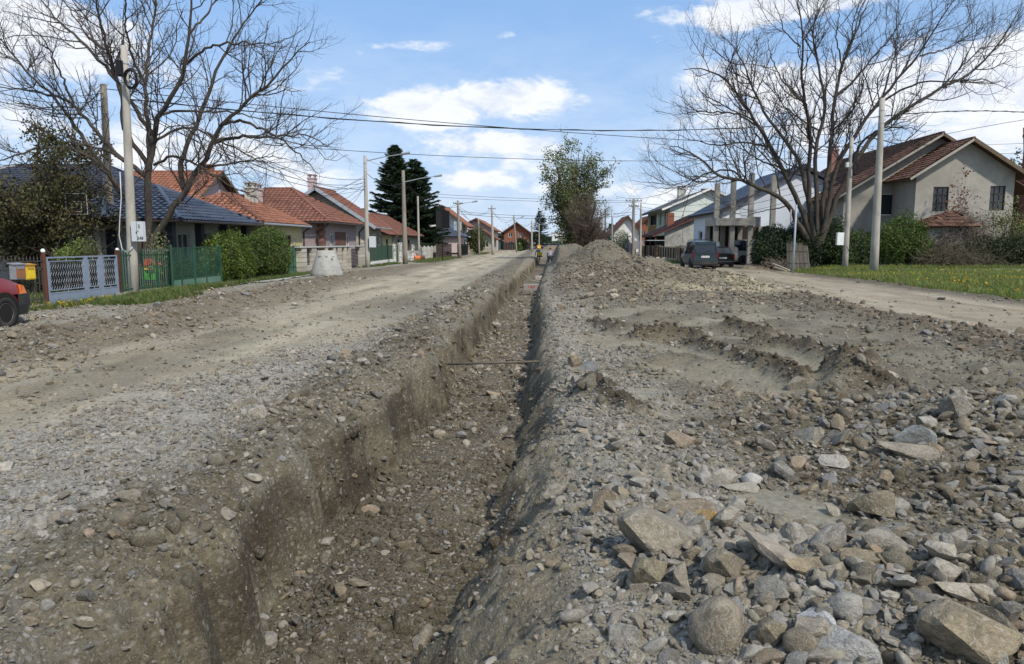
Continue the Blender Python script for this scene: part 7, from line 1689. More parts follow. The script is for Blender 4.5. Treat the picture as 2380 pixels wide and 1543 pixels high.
# ------------------------------------------------------------------ street things on the left
p, _ = hit(760, 641); q = Y = p.y + .8
cn = wthing('concrete_cone', 'large pale concrete manhole cone standing on the gravel by the stone-pillar fence', 'manhole cone', (atY(760, 641, Y).x, Y, 0)); cx_ = atY(760, 641, Y).x; ht_ = 58 / FPX * Y; r_b = 37.5 / FPX * Y; r_t = 21 / FPX * Y; zb_ = H(cx_, Y)
MB().lathe([(r_b * .97, -.05), (r_b, .05), (r_b * .98, .12), (r_t * 1.08, ht_ * .86), (r_t * 1.02, ht_ * .88), (r_t, ht_), (r_t * .88, ht_), (r_t * .86, ht_ * .85), (r_b * .85, .1)], 40, (cx_, Y, zb_)).build('cone_wall', M_('cone_concrete', (.33, .33, .31), .9, .14, 3, .5, 40, stain=(.20, .20, .185), stain_amt=.6, stain_scale=2.5), cn, True)
for i in range(3): MB().cbox((cx_ - r_t * .4 + i * .3, Y - r_t * 1.12, zb_ + ht_ * .80 - i * .03), (.10, .05, .06)).build('lifting_notch', m_conc, cn)
q = atY(984, 598, 70); t = wthing('pipe', 'short orange plastic pipe lying on the grass near the low beige house', 'pipe', (q.x, 70, 0)); z = H(q.x, 70) + .2
MB().lathe([(.24, 0), (.24, 1.7), (.21, 1.7), (.21, 0), (.24, 0)], 16).build('pipe_wall', M_('orange_pvc', (.55, .17, .06), .5), t); [setattr(c, 'matrix_parent_inverse', Matrix.Identity(4)) for c in t.children]; [setattr(c, 'rotation_euler', (R(90), 0, R(-25))) for c in t.children]; [setattr(c, 'location', (0, 0, z)) for c in t.children]; 
# noticeboard seen from behind
q = atY(1029, 605, 67); t = wthing('noticeboard', 'dark two-winged noticeboard on a thin black pole, seen from behind', 'sign', (q.x, 67, 0)); zt_ = atY(1029, 476, 67).z
MB().tube([(q.x, 67, -.3), (q.x, 67, zt_)], .05, 8).build('pole', m_blk, t)
for a, b, rz in ((1013, 1028, .18), (1029, 1045, -.18)):
    c = (atY(a, 510, 67) + atY(b, 510, 67)) / 2; MB().cbox((c.x, 67, c.z), ((b - a) / FPX * 67, .08, 40 / FPX * 67), (0, 0, rz)).build('panel', m_blk, t, bevel=.03)
MB().cbox((q.x + .05, 67, atY(1031, 484, 67).z), (.4, .1, .45)).build('top_box', m_blk, t)
q = atY(1064, 598, 82); t = wthing('sign', 'two blue-grey sign plates seen from behind on the left pavement', 'sign', (q.x, 82, 0))
MB().tube([(q.x + .3, 82, -.2), (q.x + .3, 82, atY(1064, 515, 82).z)], .05, 8).build('pole', m_galv, t)
for a, b in ((1055, 1062), (1064, 1073)): c = (atY(a, 525, 82) + atY(b, 525, 82)) / 2; MB().cbox((c.x, 81.9, c.z), ((b - a) / FPX * 82, .05, 20 / FPX * 82)).build('plate', M_('sign_back', (.33, .42, .46), .5), t)
# basketball board
q = atY(179, 474, 25.5); t = wthing('basketball_board', 'black basketball backboard with white lines in the yard at the left', 'backboard', (q.x, 25.5, 0)); s = 52 / FPX * 25.5
MB().cbox((q.x, 25.5, q.z), (s, .05, s * .95), (0, R(-4), 0)).build('board', m_blk, t)
mb = MB()
for x, z, w_, h_ in ((0, -.46, 1, .045), (0, .46, 1, .03), (-.49, 0, .04, .9), (.49, 0, .04, .9), (0, -.34, .46, .04), (-.22, -.12, .035, .45), (.22, -.12, .035, .45), (0, .1, .46, .03)): mb.cbox((q.x + x * s, 25.465, q.z + z * s), (w_ * s, .012, h_ * s))
mb.build('white_lines', M_('faded_white', (.35, .35, .35), .7), t); e = atY(222, 600, 25.8); MB().tube([(e.x, 25.8, -.1), (e.x, 25.8, q.z - .05), (q.x + s * .3, 25.6, q.z)], .045, 8).build('pole', m_blk, t)
mb = MB().tube([(q.x + .22 * math.cos(a), 25.2 + .22 * math.sin(a), q.z - s * .42) for a in np.linspace(0, 2 * math.pi, 17)], .01, 5, False); mb.build('hoop', M_('hoop_orange', (.5, .12, .03), .5), t)
# toy house
q = atY(352, 628, 25.0); t = wthing('toy_house', 'small plastic playhouse with red roof and bright green sides behind the bar fence', 'playhouse', (q.x, 25, 0)); z0 = atY(352, 650, 25).z; zr = atY(352, 602, 25).z; w_ = .19
for sx in (-1, 1): MB().box(q.x + sx * w_ - .03, 24.8, z0, q.x + sx * w_ + .03, 25.2, z0 + .5).build('side', M_('toy_green', (.10, .60, .05), .4), t)
MB().box(q.x - w_ + .03, 24.82, z0, q.x + w_ - .03, 24.87, z0 + .22).build('front', M_('toy_green', (.10, .60, .05), .4), t); MB().box(q.x - w_ + .03, 24.82, z0 + .36, q.x + w_ - .03, 24.87, z0 + .52).build('window_frame', M_('toy_yellow', (.70, .50, .05), .4), t)
MB().prism([(q.x - w_ - .1, 24.74, z0 + .52), (q.x + w_ + .1, 24.74, z0 + .52), (q.x + w_ * .3, 24.74, zr), (q.x - w_ * .3, 24.74, zr)], (0, .52, 0)).build('roof', M_('toy_red', (.60, .06, .04), .4), t)
# concrete pad driveway
dr = [atZ(x, y, .0) for x, y in ((505, 664), (745, 652), (870, 637), (700, 671), (560, 676), (508, 672))]
bm = MB(); pts = [(p.x, p.y) for p in dr]
gx_, gy_ = np.meshgrid(np.linspace(-12.6, -9.4, 14), np.linspace(25.5, 38, 40)); hz_ = height(gx_, gy_) + .035; ix = np.arange(14 * 40).reshape(40, 14); qd = np.stack([ix[:-1, :-1], ix[:-1, 1:], ix[1:, 1:], ix[1:, :-1]], -1).reshape(-1, 4)
ccx = gx_.ravel()[qd].mean(1); ccy = gy_.ravel()[qd].mean(1); kk = (ccx > -12.5 + .25 * (ccy - 27.5).clip(0, 3)) & (ccx < -10.0 - .08 * (ccy - 26)) & (ccy > 26.2 + .3 * noise2(ccx * 2, ccy, 2)); V_ = np.stack([gx_.ravel(), gy_.ravel(), hz_.ravel()], -1)
tag(obj('driveway', mesh_np('driveway', V_, [qd[kk]], M_('pale_driveway', (.34, .33, .30), .9, .12, 3, .3, 60, stain=(.22, .2, .17), stain_amt=.5), True)), kind='structure')

# ------------------------------------------------------------------ right side street things
X10 = 12.1; yr = lambda px, X=X10: X * FPX / (px - 1258)
f = wthing('slatted_fence', 'low fence of cream uprights and dark boards with brick pillars on the right', 'fence', (X10, 72, 0))
m_cream2 = M_('cream_upright', (.42, .35, .24), .8, .15, orand=.2); m_dkb = M_('black_brown_board', (.03, .02, .016), .8)
pl = [1493, 1525.6, 1574, 1591]
for px in pl:
    y = yr(px); po = MB().box(X10 - .2, y - .2, -.2, X10 + .2, y + .2, 1.35).build('pillar', m_conc, f)
    for j in range(7): MB().box(X10 - .23, y - .23, .02 + j * .19, X10 + .23, y + .23, .19 + j * .19).build('brick', M_('yellow_brown_brick', (.36, .24, .13), .9, .2, orand=.4), po)
    MB().box(X10 - .27, y - .27, 1.36, X10 + .27, y + .27, 1.44).build('cap', m_conc, po)
for a, b in zip(pl, pl[1:]):
    y1, y0 = yr(a) - .25, yr(b) + .25; MB().box(X10 - .06, y0, -.1, X10 + .06, y1, .22).build('footing', m_conc, f); MB().bar((X10, y0, 1.28), (X10, y1, 1.28), .07).build('rail', m_cream2, f)
    n = max(2, int((y1 - y0) / 1.25))
    for i in range(n + 1): y = y0 + (y1 - y0) * i / n; MB().box(X10 - .10, y - .07, .2, X10 - .03, y + .07, 1.33).build('upright', m_cream2, f)
    for i in range(n): MB().box(X10 + .0, y0 + (y1 - y0) * i / n, .24, X10 + .03, y0 + (y1 - y0) * (i + 1) / n, 1.22).build('board', m_dkb, f)
MB().box(X10 - .03, 57.6, .1, X10 + .03, yr(1591) - .3, 1.3).build('gate_leaf', m_dkb, f)
f = wthing('board_fence', 'grey weathered board fence behind the crossarm pole on the right', 'fence', (11.6, 98, 0)); X11 = 11.4
for i in range(26): y = 88 + i * 1.0; MB().box(X11 - .03, y, .0, X11 + .03, y + .86, 1.55 + .05 * (i % 3)).build('board', M_('grey_board', (.22, .21, .20), .9, .25, orand=.5), f)
MB().box(X11 - .5, 86, .9, X11 + .6, 86.6, 1.9).build('sheet_panel', m_galv, f)
# sign disc seen edge-on
q = atY(1843, 625, 40); t = wthing('road_sign', 'round road sign seen almost edge-on, on a blue-grey post at the meadow corner', 'sign', (q.x, 40, 0)); zt_ = atY(1843, 476, 40).z
MB().tube([(q.x, 40, -.2), (q.x + .02, 40, zt_)], .055, 10).build('post', M_('blue_grey_post', (.30, .35, .40), .5), t, True)
c = atY(1840, 502, 40); mb = MB().lathe([(0, -.012), (.36, -.012), (.36, .012), (0, .012)], 28); o = mb.build('disc', M_('sign_grey', (.45, .44, .46), .5), t); o.matrix_parent_inverse = Matrix.Identity(4); o.location = (c.x - q.x - .06, -.02, c.z); o.rotation_euler = (R(90), 0, R(75))
o2 = MB().lathe([(.29, .013), (.36, .013), (.36, .017), (.29, .017)], 28).build('red_ring', M_('sign_red', (.35, .05, .06), .5), o)
# reed screen
q0, q1 = atY(1826, 622, 43.5), atY(1880, 622, 43.5); t = wthing('reed_screen', 'leaning weathered reed screen standing in front of the dark bushes', 'screen', (q0.x, 43.5, 0)); r = random.Random(3); n = 46
for i in range(n):
    x = q0.x + (q1.x - q0.x) * i / n; zt_ = 1.72 - .25 * (i / n) + r.uniform(-.10, .12); lean = -.10 - .10 * i / n + r.uniform(-.03, .03)
    MB().tube([(x + .10, 43.5 + r.uniform(-.03, .03), .0), (x + .10 + lean * .5, 43.5, zt_ * .5), (x + .1 + lean, 43.5, zt_)], [.022, .02, .014], 5).build('reed', M_('dry_reed', (.16, .145, .12), .9, .2, orand=.4), t)
for z in (.5, 1.2): MB().bar((q0.x + .05 - z * .05, 43.46, z), (q1.x + .0 - z * .1, 43.46, z - .02), .02).build('tie_rail', m_wood, t)
# low tiled roof under the dead vines
t = wthing('shed', 'little shed with an old tiled roof overgrown by dead vines', 'shed', (24.5, 49, 0)); a = atY(2145, 522, 47.2); b = atY(2278, 520, 47.2); ap = atY(2212, 488, 48.6)
MB().box(a.x + .5, 47.6, -.1, b.x - .5, 49.6, a.z - .05).build('wall', m_oldwall, t)
roof(t, [[(a.x, 47.1, a.z - .1), (b.x, 47.1, a.z - .1), (ap.x, 48.6, ap.z)], [(a.x, 50, a.z - .1), (a.x, 47.1, a.z - .1), (ap.x, 48.6, ap.z)], [(b.x, 47.1, a.z - .1), (b.x, 50, a.z - .1), (ap.x, 48.6, ap.z)]], m_oldtile, m_under, seed=40, rough=2.5)
# soil pile by the carport, planks, white boxes
def pile(label, cx, cy, rx, ry, h_, m, seed, name='soil_pile'):
    g = np.random.default_rng(seed); u = np.linspace(-1.25, 1.25, 30); gx, gy = np.meshgrid(u, u); X_ = cx + gx * rx; Y_ = cy + gy * ry; z = height(X_, Y_) + h_ * np.clip(1 - gx ** 2 - gy ** 2, 0, 1) ** .8 * (1 + .5 * fbm(X_, Y_, 1.2, 4, seed)) - .03 + .03 * fbm(X_, Y_, 5, 3, seed)
    ix = np.arange(900).reshape(30, 30); q = np.stack([ix[:-1, :-1], ix[:-1, 1:], ix[1:, 1:], ix[1:, :-1]], -1).reshape(-1, 4); return tag(obj(name, mesh_np(name, np.stack([X_.ravel(), Y_.ravel(), z.ravel()], -1), [q], m, True)), label, 'soil pile')
m_soilp = M_('tipped_soil', (.17, .14, .10), .95, .3, 5, .8, 25)
q = atY(1755, 618, 47); pile('low pile of brown soil at the roadside right of the parked cars', q.x, 47, 1.0, .8, .38, m_soilp, 3)
q = atY(1268, 580, 170); pile('far pile of reddish soil across the end of the street', q.x + 2, 165, 3.2, 2, 1.0, m_soilp, 5)
for i, (a, b, c_, d_) in enumerate(((1795, 610, 1835, 622), (1800, 617, 1828, 628))):
    p0 = atY(a, b, 44 - i); p1 = atY(c_, d_, 41.5 - i); t = MB().bar((p0.x, 44 - i, .45 - i * .2), (p1.x, 41.5 - i, .12), .12, .06).build('plank', M_('pale_plank', (.30, .26, .2), .9)); tag(t, ('upper' if i == 0 else 'lower') + ' loose plank lying in the twigs by the roadside bushes', 'plank')
q = atY(1462, 602, 44); z = H(q.x, 44); t = tag(MB().cbox((q.x - .1, 44, q.z - .12), (.26, .3, .34), (0, 0, .3)).build('foam_block', m_pvc, bevel=.01), 'small white foam block on the far side of the spoil mound', 'block')
t = tag(MB().cbox((q.x + .22, 43.6, q.z - .2), (.5, .3, .22), (0, 0, -.2)).build('foam_block', m_pvc, bevel=.01), 'larger white foam block beside the small one', 'block')
# ------------------------------------------------------------------ in the trench
rodz = -.10; a = atY(1060, 845, 10.2); b = atY(1234, 845, 10.2)
p0 = atZ(1058, 846, -.14); p1 = atZ(1234, 843, -.14); t = tag(MB().tube([(p0.x - .12, p0.y, -.14), (p1.x + .14, p1.y, -.12)], .019, 8).build('iron_rod', M_('rusty_rod', (.10, .085, .065), .7, .3, 8), None, True), 'grey-brown iron rod bridging the trench from wall to wall', 'rod')
Yb = 33.5; q = atY(1241, 676, Yb); xb = q.x; fz = float(height(np.array([xb]), np.array([Yb]))[0]); w_ = 49 / FPX * Yb; hb = 15 / FPX * Yb
t = wthing('concrete_block', 'grey concrete block lettered 149 in red, lying across the trench', 'concrete block', (xb, Yb, 0)); MB().cbox((xb, Yb + .25, q.z + hb / 2), (w_, .5, hb)).build('slab', M_('block_concrete', (.26, .25, .225), .9, .12, 4, .3), t, bevel=.015)
text('red_number', '149', (xb - w_ * .16, Yb - .006, q.z + hb * .56), .24, M_('red_spray', (.40, .01, .03), .6), t, shear=.25)
q = atY(1254, 650, 48); t = wthing('concrete_block', 'second concrete block with faded red marks further along the trench', 'concrete block', (q.x, 48, 0)); MB().cbox((q.x, 48.2, q.z + .12), (.62, .4, .26), (0, 0, .1)).build('slab', M_('pink_grey_block', (.42, .38, .36), .9, .15, 4), t, bevel=.02)
text('red_marks', '14', (q.x - .12, 47.97, q.z + .13), .16, M_('red_spray', (.40, .01, .03), .6), t, (R(90), 0, .1))
for i, pts in enumerate((((1216, 636), (1236, 652), (1258, 656), (1284, 660)), ((1208, 668), (1232, 664), (1242, 660)))):
    t = tag(MB().tube([atY(x, y, 36 - i * 1.0) for x, y in pts], .022, 6).build('hose', M_('muddy_hose', (.26, .23, .18), .8) if i == 0 else m_cable, None, True), ('pale muddy hose' if i == 0 else 'short black hose') + ' hanging into the trench above the lettered block', 'hose')
q0, q1 = atY(1279, 608, 57), atY(1275, 642, 57); tag(MB().tube([q0, q1], .035, 6).build('plank', M_('pale_plank', (.30, .26, .2), .9)), 'upright pale stake against the right trench wall far down', 'stake')
# machine and workers
q = atY(1255, 597, 78); zq = q.z; t = wthing('rammer', 'small yellow soil compactor with black foot at the far trench', 'compactor', (q.x, 78, 0)); Yq = 78
MB().cbox((q.x, Yq, zq + .06), (.58, .4, .12)).build('foot', m_blk, t, bevel=.02); MB().cbox((q.x, Yq, zq + .32), (.50, .36, .38)).build('housing', M_('yellow_machine', (.70, .50, .03), .4), t, bevel=.05)
MB().cbox((q.x - .05, Yq - .02, zq + .58), (.16, .2, .22)).build('engine', m_metal_dk, t, bevel=.02); MB().cbox((q.x + .03, Yq, zq + .77), (.22, .2, .16)).build('tank', m_pvc, t, bevel=.04); MB().tube([(q.x - .22, Yq, zq + .4), (q.x - .3, Yq + .4, zq + .9), (q.x + .3, Yq + .4, zq + .9), (q.x + .22, Yq, zq + .4)], .02, 6).build('handle', m_metal_dk, t)
def person(label, joints, parts, x, y, z, rz=0, skin=(.35, .2, .14), hair=(.03, .02, .015)):
    """joints: name -> (pos, radius, parent)"""
    t = wthing('person', label, 'person', (x, y, 0)); names = list(joints); me = bpy.data.meshes.new('body')
    co, ed = [], []
    rot = Matrix.Rotation(rz, 3, 'Z')
    for n_ in names: co.append(tuple(rot @ Vector(joints[n_][0]) + Vector((x, y, z))))
    for n_ in names:
        if joints[n_][2]: ed.append((names.index(joints[n_][2]), names.index(n_)))
    me.from_pydata(co, ed, []); o = obj('body', me, parent=t); sk = o.modifiers.new('skin', 'SKIN')
    if not me.skin_vertices: me.skin_vertices.new()
    for i, n_ in enumerate(names): rr = joints[n_][1]; me.skin_vertices[0].data[i].radius = rr if isinstance(rr, tuple) else (rr, rr)
    me.skin_vertices[0].data[0].use_root = True; ss = o.modifiers.new('sub', 'SUBSURF'); ss.levels = ss.render_levels = 1
    # clothing colours by height / side on the one body
    m = bpy.data.materials.new('worker_clothes'); m.use_nodes = True; nt = NT(m.node_tree); tc = nt.new('ShaderNodeTexCoord'); sp = nt.new('ShaderNodeSeparateXYZ'); nt.link(tc.outputs['Object'], sp.inputs[0]); zz = nt.math('SUBTRACT', sp.outputs[2], z)
    c = None
    for hgt, colr in parts:
        c = colr + (1,) if c is None else nt.mix(nt.math('GREATER_THAN', zz, hgt), c, colr + (1,))
    nt.link(c, nt.n['Principled BSDF'].inputs['Base Color']); nt.n['Principled BSDF'].inputs['Roughness'].default_value = .9; me.materials.append(m)
    return t, rot
J = {'pelvis': ((0, 0, .92), (.16, .12), None), 'belly': ((0, .10, 1.06), (.15, .11), 'pelvis'), 'chest': ((0, .28, 1.22), (.18, .12), 'belly'), 'neck': ((0, .42, 1.33), .06, 'chest'), 'chin': ((0, .48, 1.38), .07, 'neck'), 'head': ((0, .53, 1.46), .10, 'chin'),
     'lhip': ((-.10, 0, .86), .10, 'pelvis'), 'lknee': ((-.13, .10, .48), .07, 'lhip'), 'lankle': ((-.14, .0, .09), .045, 'lknee'), 'ltoe': ((-.15, .17, .04), .04, 'lankle'), 'rhip': ((.10, 0, .86), .10, 'pelvis'), 'rknee': ((.13, .06, .48), .07, 'rhip'), 'rankle': ((.14, -.06, .09), .045, 'rknee'), 'rtoe': ((.15, .1, .04), .04, 'rankle'),
     'lsh': ((-.19, .32, 1.24), .06, 'chest'), 'lelb': ((-.26, .46, .98), .045, 'lsh'), 'lwr': ((-.20, .62, .78), .03, 'lelb'), 'lhand': ((-.18, .68, .70), .035, 'lwr'), 'rsh': ((.19, .32, 1.24), .06, 'chest'), 'relb': ((.26, .46, .98), .045, 'rsh'), 'rwr': ((.20, .62, .78), .03, 'relb'), 'rhand': ((.18, .68, .70), .035, 'rwr')}
def extras(t, rot, x, y, z, headpos, cap, capm):
    hp = rot @ Vector(headpos) + Vector((x, y, z)); bm = bmesh.new(); bmesh.ops.create_uvsphere(bm, u_segments=14, v_segments=8, radius=.118)
    for v in bm.verts: v.co.z = max(v.co.z, -.01) * .95; v.co += hp + Vector((0, 0, .02))
    me = bpy.data.meshes.new(cap); bm.to_mesh(me); bm.free(); obj(cap, me, capm, t)
q = atY(1279, 590, 60); x = q.x; z = float(height(np.array([x - .15]), np.array([60.]))[0]); z = min(z, -.35)
t, rot = person('worker in a patterned grey top and dark trousers bending in the trench, back to us', J, [(0, (.02, .02, .022)), (.10, (.03, .03, .04)), (.98, (.22, .20, .25)), (1.30, (.35, .2, .14))], x, 60, z); extras(t, rot, x, 60, z, (0, .53, 1.46), 'hair', M_('dark_hair', (.03, .02, .015), .8))
q = atY(1252, 590, 82); J2 = dict(J); J2['chest'] = ((0, .12, 1.30), (.18, .12), 'belly'); J2['neck'] = ((0, .16, 1.45), .06, 'chest'); J2['chin'] = ((0, .18, 1.52), .07, 'neck'); J2['head'] = ((0, .19, 1.62), .10, 'chin'); J2['lsh'] = ((-.2, .14, 1.36), .06, 'chest'); J2['rsh'] = ((.2, .14, 1.36), .06, 'chest'); J2['belly'] = ((0, .04, 1.1), (.15, .11), 'pelvis')
zz_ = -.55; t, rot = person('worker in a white cap and dark jacket behind the yellow compactor', J2, [(0, (.02, .02, .022)), (.10, (.03, .03, .05)), (1.0, (.06, .08, .14)), (1.47, (.35, .2, .14))], q.x, 82, zz_, .3); extras(t, rot, q.x, 82, zz_, (0, .19, 1.62), 'cap', m_pvc)
# ------------------------------------------------------------------ cars
def car_paint(name, c):
    if name in _mats: return _mats[name]
    m = bpy.data.materials.new(name); m.use_nodes = True; t = NT(m.node_tree); b = t.n['Principled BSDF']; tc = t.new('ShaderNodeTexCoord'); n = t.noise(tc.outputs['Object'], 3, 5, .6)
    sp = t.new('ShaderNodeSeparateXYZ'); t.link(tc.outputs['Object'], sp.inputs[0])
    dirt = t.math('MULTIPLY', t.maprange(sp.outputs[2], .15, .75, .45, .04), t.maprange(n.outputs[0], .3, .7, .4, 1.2))
    t.link(t.mix(dirt, tuple(c) + (1,), (.12, .11, .09, 1)), b.inputs['Base Color']); t.link(t.math('ADD', t.math('MULTIPLY', dirt, .5), .28), b.inputs['Roughness'])
    b.inputs['Coat Weight'].default_value = .25; b.inputs['Coat Roughness'].default_value = .12; _mats[name] = m; return m
m_tyre = M_('tyre_rubber', (.025, .024, .023), .85, .2, 6, stain=(.10, .09, .075), stain_amt=.6); m_cglass = M_('car_glass', (.018, .022, .026), .06, .05, spec=.7); m_rim = M_('steel_rim', (.18, .18, .19), .45, .1, metal=.5)
m_bump = M_('black_bumper', (.022, .023, .026), .55, .15, 4, stain=(.10, .09, .08), stain_amt=.35)
m_tail = M_('tail_lamp_red', (.16, .008, .012), .25); m_amber = M_('amber_lens', (.62, .16, .015), .3); m_clear = M_('clear_lens', (.45, .47, .48), .15)
def loft(mb, rings, close=True):
    K = len(rings); n = len(rings[0]); vs = [p for r_ in rings for p in r_]
    fs = [(i * n + j, i * n + (j + 1) % n, (i + 1) * n + (j + 1) % n, (i + 1) * n + j) for i in range(K - 1) for j in range(n)]
    if close: fs += [tuple(range(n - 1, -1, -1)), tuple((K - 1) * n + j for j in range(n))]
    return mb.add(vs, fs)
def car(name, label, loc, rz, paint, body_st, green_st, wheels, W, wr, cat='car', bumper_z=(.28, .52), L=4.0, rear=None, front=None, pillars=(), plate=None, rails=False, tailbox=None, door_lines=()):
    """forward = +Y, origin under the centre. body_st: (y, halfwidth, zlow, zbelt); green_st: (y, w_belt, w_roof, zbelt, zroof)"""
    t = thing(name, label, cat, loc, rz); mb = MB(); rings = []
    for y, w, z0, z1 in body_st:
        h_ = z1 - z0; pr = [(w * .88, z0), (w * .985, z0 + h_ * .18), (w, z0 + h_ * .45), (w * .985, z0 + h_ * .75), (w * .93, z1 - .015), (w * .72, z1 + .012)]
        rings.append([(x, y, z) for x, z in pr] + [(-x, y, z) for x, z in reversed(pr)])
    b = loft(mb, rings).build('body', paint, t, True, 0); es = b.modifiers.new('edge', 'EDGE_SPLIT'); es.split_angle = R(38)
    mb = MB(); rg = [[(wr_, y, zr) for wr_, zr in ((wb, zb), (wb * .5 + wf * .5 + .02, zb + (zt - zb) * .55), (wf, zt - .04), (wf * .86, zt))] + [(-wr_, y, zr) for wr_, zr in reversed(((wb, zb), (wb * .5 + wf * .5 + .02, zb + (zt - zb) * .55), (wf, zt - .04), (wf * .86, zt)))] for y, wb, wf, zb, zt in green_st]
    loft(mb, rg).build('glass', m_cglass, t)
    # roof skin and pillars
    top = [s for s in green_st if s[4] > max(q[4] for q in green_st) - .12]; mb = MB(); K = len(top)
    prof = lambda s: [(s[2] + .012, s[4] - .075), (s[2] + .014, s[4] - .04), (s[2] * .86, s[4] + .012), (0, s[4] + .022), (-s[2] * .86, s[4] + .012), (-s[2] - .014, s[4] - .04), (-s[2] - .012, s[4] - .075)]
    vs = [(x, s[0], z) for s in top for x, z in prof(s)]; mb.add(vs, [(i * 7 + j, i * 7 + j + 1, i * 7 + 8 + j, i * 7 + 7 + j) for i in range(K - 1) for j in range(6)]); mb.build('roof', paint, t, True)
    mb = MB()
    for (ya, yb), wd in pillars:      # lines from belt to roof
        sa = min(green_st, key=lambda s: abs(s[0] - ya)); sb = min(green_st, key=lambda s: abs(s[0] - yb))
        wa = np.interp(ya, [s[0] for s in green_st], [s[1] for s in green_st]); za = np.interp(ya, [s[0] for s in green_st], [s[3] for s in green_st]); wb = np.interp(yb, [s[0] for s in green_st], [s[2] for s in green_st]); zb = np.interp(yb, [s[0] for s in green_st], [s[4] for s in green_st])
        for sx in (-1, 1): mb.bar((sx * (wa + .0), ya, za - .02), (sx * (wb + .0), yb, zb - .03), wd, .035, (sx, 0, 0))
    if pillars: mb.build('pillars', paint, t)
    for y in wheels:
        for sx in (-1, 1):
            w_ = W / 2; wo = thing_child('wheel', t, (sx * (w_ - .09), y, wr))
            MB().lathe([(wr * .62, -.10), (wr * .93, -.105), (wr, -.07), (wr, .07), (wr * .93, .105), (wr * .62, .10), (wr * .62, -.10)], 28).build('tyre', m_tyre, wo, True); MB().lathe([(0, .05), (wr * .15, .07), (wr * .2, .03), (wr * .52, .045), (wr * .60, .10), (wr * .64, .095), (wr * .64, -.09), (0, -.09)], 20).build('rim', m_rim, wo)
            for c in wo.children: c.rotation_euler = (0, R(90) * sx, 0)
            o = MB().lathe([(0, 0), (wr * 1.16, 0), (wr * 1.16, .012), (0, .012)], 28).build('wheel_arch', m_dark, t); o.rotation_euler = (0, R(90) * sx, 0); o.location = (sx * (w_ - .006), y, wr + .03)
    return t
def thing_child(name, parent, loc):
    me = bpy.data.meshes.new(name); mb = MB().lathe([(.0, -.03), (.04, -.03), (.04, .03), (0, .03)], 8); o = mb.build(name, m_metal_dk, parent); o.location = loc; return o
# dark blue-grey van seen from behind
vx = atY(1637, 620, 47).x; vy = 49.0; vz = H(vx, vy) - .02
pb = car_paint('slate_blue_paint', (.010, .030, .044))
t = car('van', 'dark slate-blue small van with roof rack, parked back to us on the side road', (vx, vy, vz), R(1), pb,
        [(-2.02, .74, .30, .98), (-1.98, .81, .24, 1.00), (-1.2, .83, .22, 1.0), (.6, .83, .22, .98), (1.1, .83, .24, .98), (1.75, .80, .26, .84), (1.98, .70, .30, .70)],
        [(-2.0, .76, .64, .98, 1.50), (-1.93, .79, .62, 1.0, 1.72), (-1.0, .80, .66, 1.0, 1.81), (.2, .80, .66, .98, 1.80), (.55, .79, .62, .98, 1.70), (1.25, .76, .62, .96, 1.0)], (-1.32, 1.28), 1.66, .30, 'van', pillars=(((-1.86, -1.80), .20), ((-.65, -.65), .10), ((.35, .3), .08), ((1.15, .5), .06)))
MB().box(-.80, -2.12, .30, .80, -1.96, .52).build('bumper', m_bump, t, bevel=.02)
MB().box(-.79, -2.035, .52, .79, -1.97, 1.04).build('tailgate', pb, t, bevel=.03)
MB().prism([(-.64, -2.045, 1.10), (.64, -2.045, 1.10), (.58, -1.985, 1.54), (-.58, -1.985, 1.54)], (0, .02, 0)).build('rear_window', m_cglass, t)
mb = MB()
for sx in (-1, 1): mb.bar((sx * .71, -2.03, 1.02), (sx * .63, -1.95, 1.74), .14, .04, (1, 0, 0))
mb.bar((-.66, -1.975, 1.66), (.66, -1.975, 1.66), .05, .18).bar((-.72, -2.035, 1.06), (.72, -2.035, 1.06), .04, .08).build('rear_frame', pb, t)
for sx in (-1, 1): MB().box(sx * .78 - .06, -2.055, .72, sx * .78 + .05, -1.98, 1.12).build('tail_lamp', m_tail, t, bevel=.015)
pl_ = MB().box(-.26, -2.05, .74, .26, -2.04, .86).build('number_plate', M_('plate_white', (.70, .70, .68), .4), t); text('plate_text', 'PA 187-FU', (0, -2.053, .80), .105, m_blk, pl_)
MB().tube([(-.05, -2.06, 1.14), (.40, -2.05, 1.20)], .012, 5).build('wiper', m_blk, t); MB().box(-.5, -2.06, .90, .5, -2.04, .93).build('handle_strip', m_bump, t)
for sx in (-1, 1):
    rl = MB().tube([(sx * .60, -1.6, 1.80), (sx * .60, -1.5, 1.87), (sx * .60, .2, 1.87), (sx * .60, .3, 1.80)], .016, 6).build('roof_rail', m_blk, t); MB().cbox((sx * .93, .95, 1.10), (.16, .08, .20)).build('mirror', m_bump, t, bevel=.02)
for y in (-1.3, .0): MB().tube([(-.62, y, 1.88), (.62, y, 1.88)], .018, 6).build('rack_bar', m_blk, t)
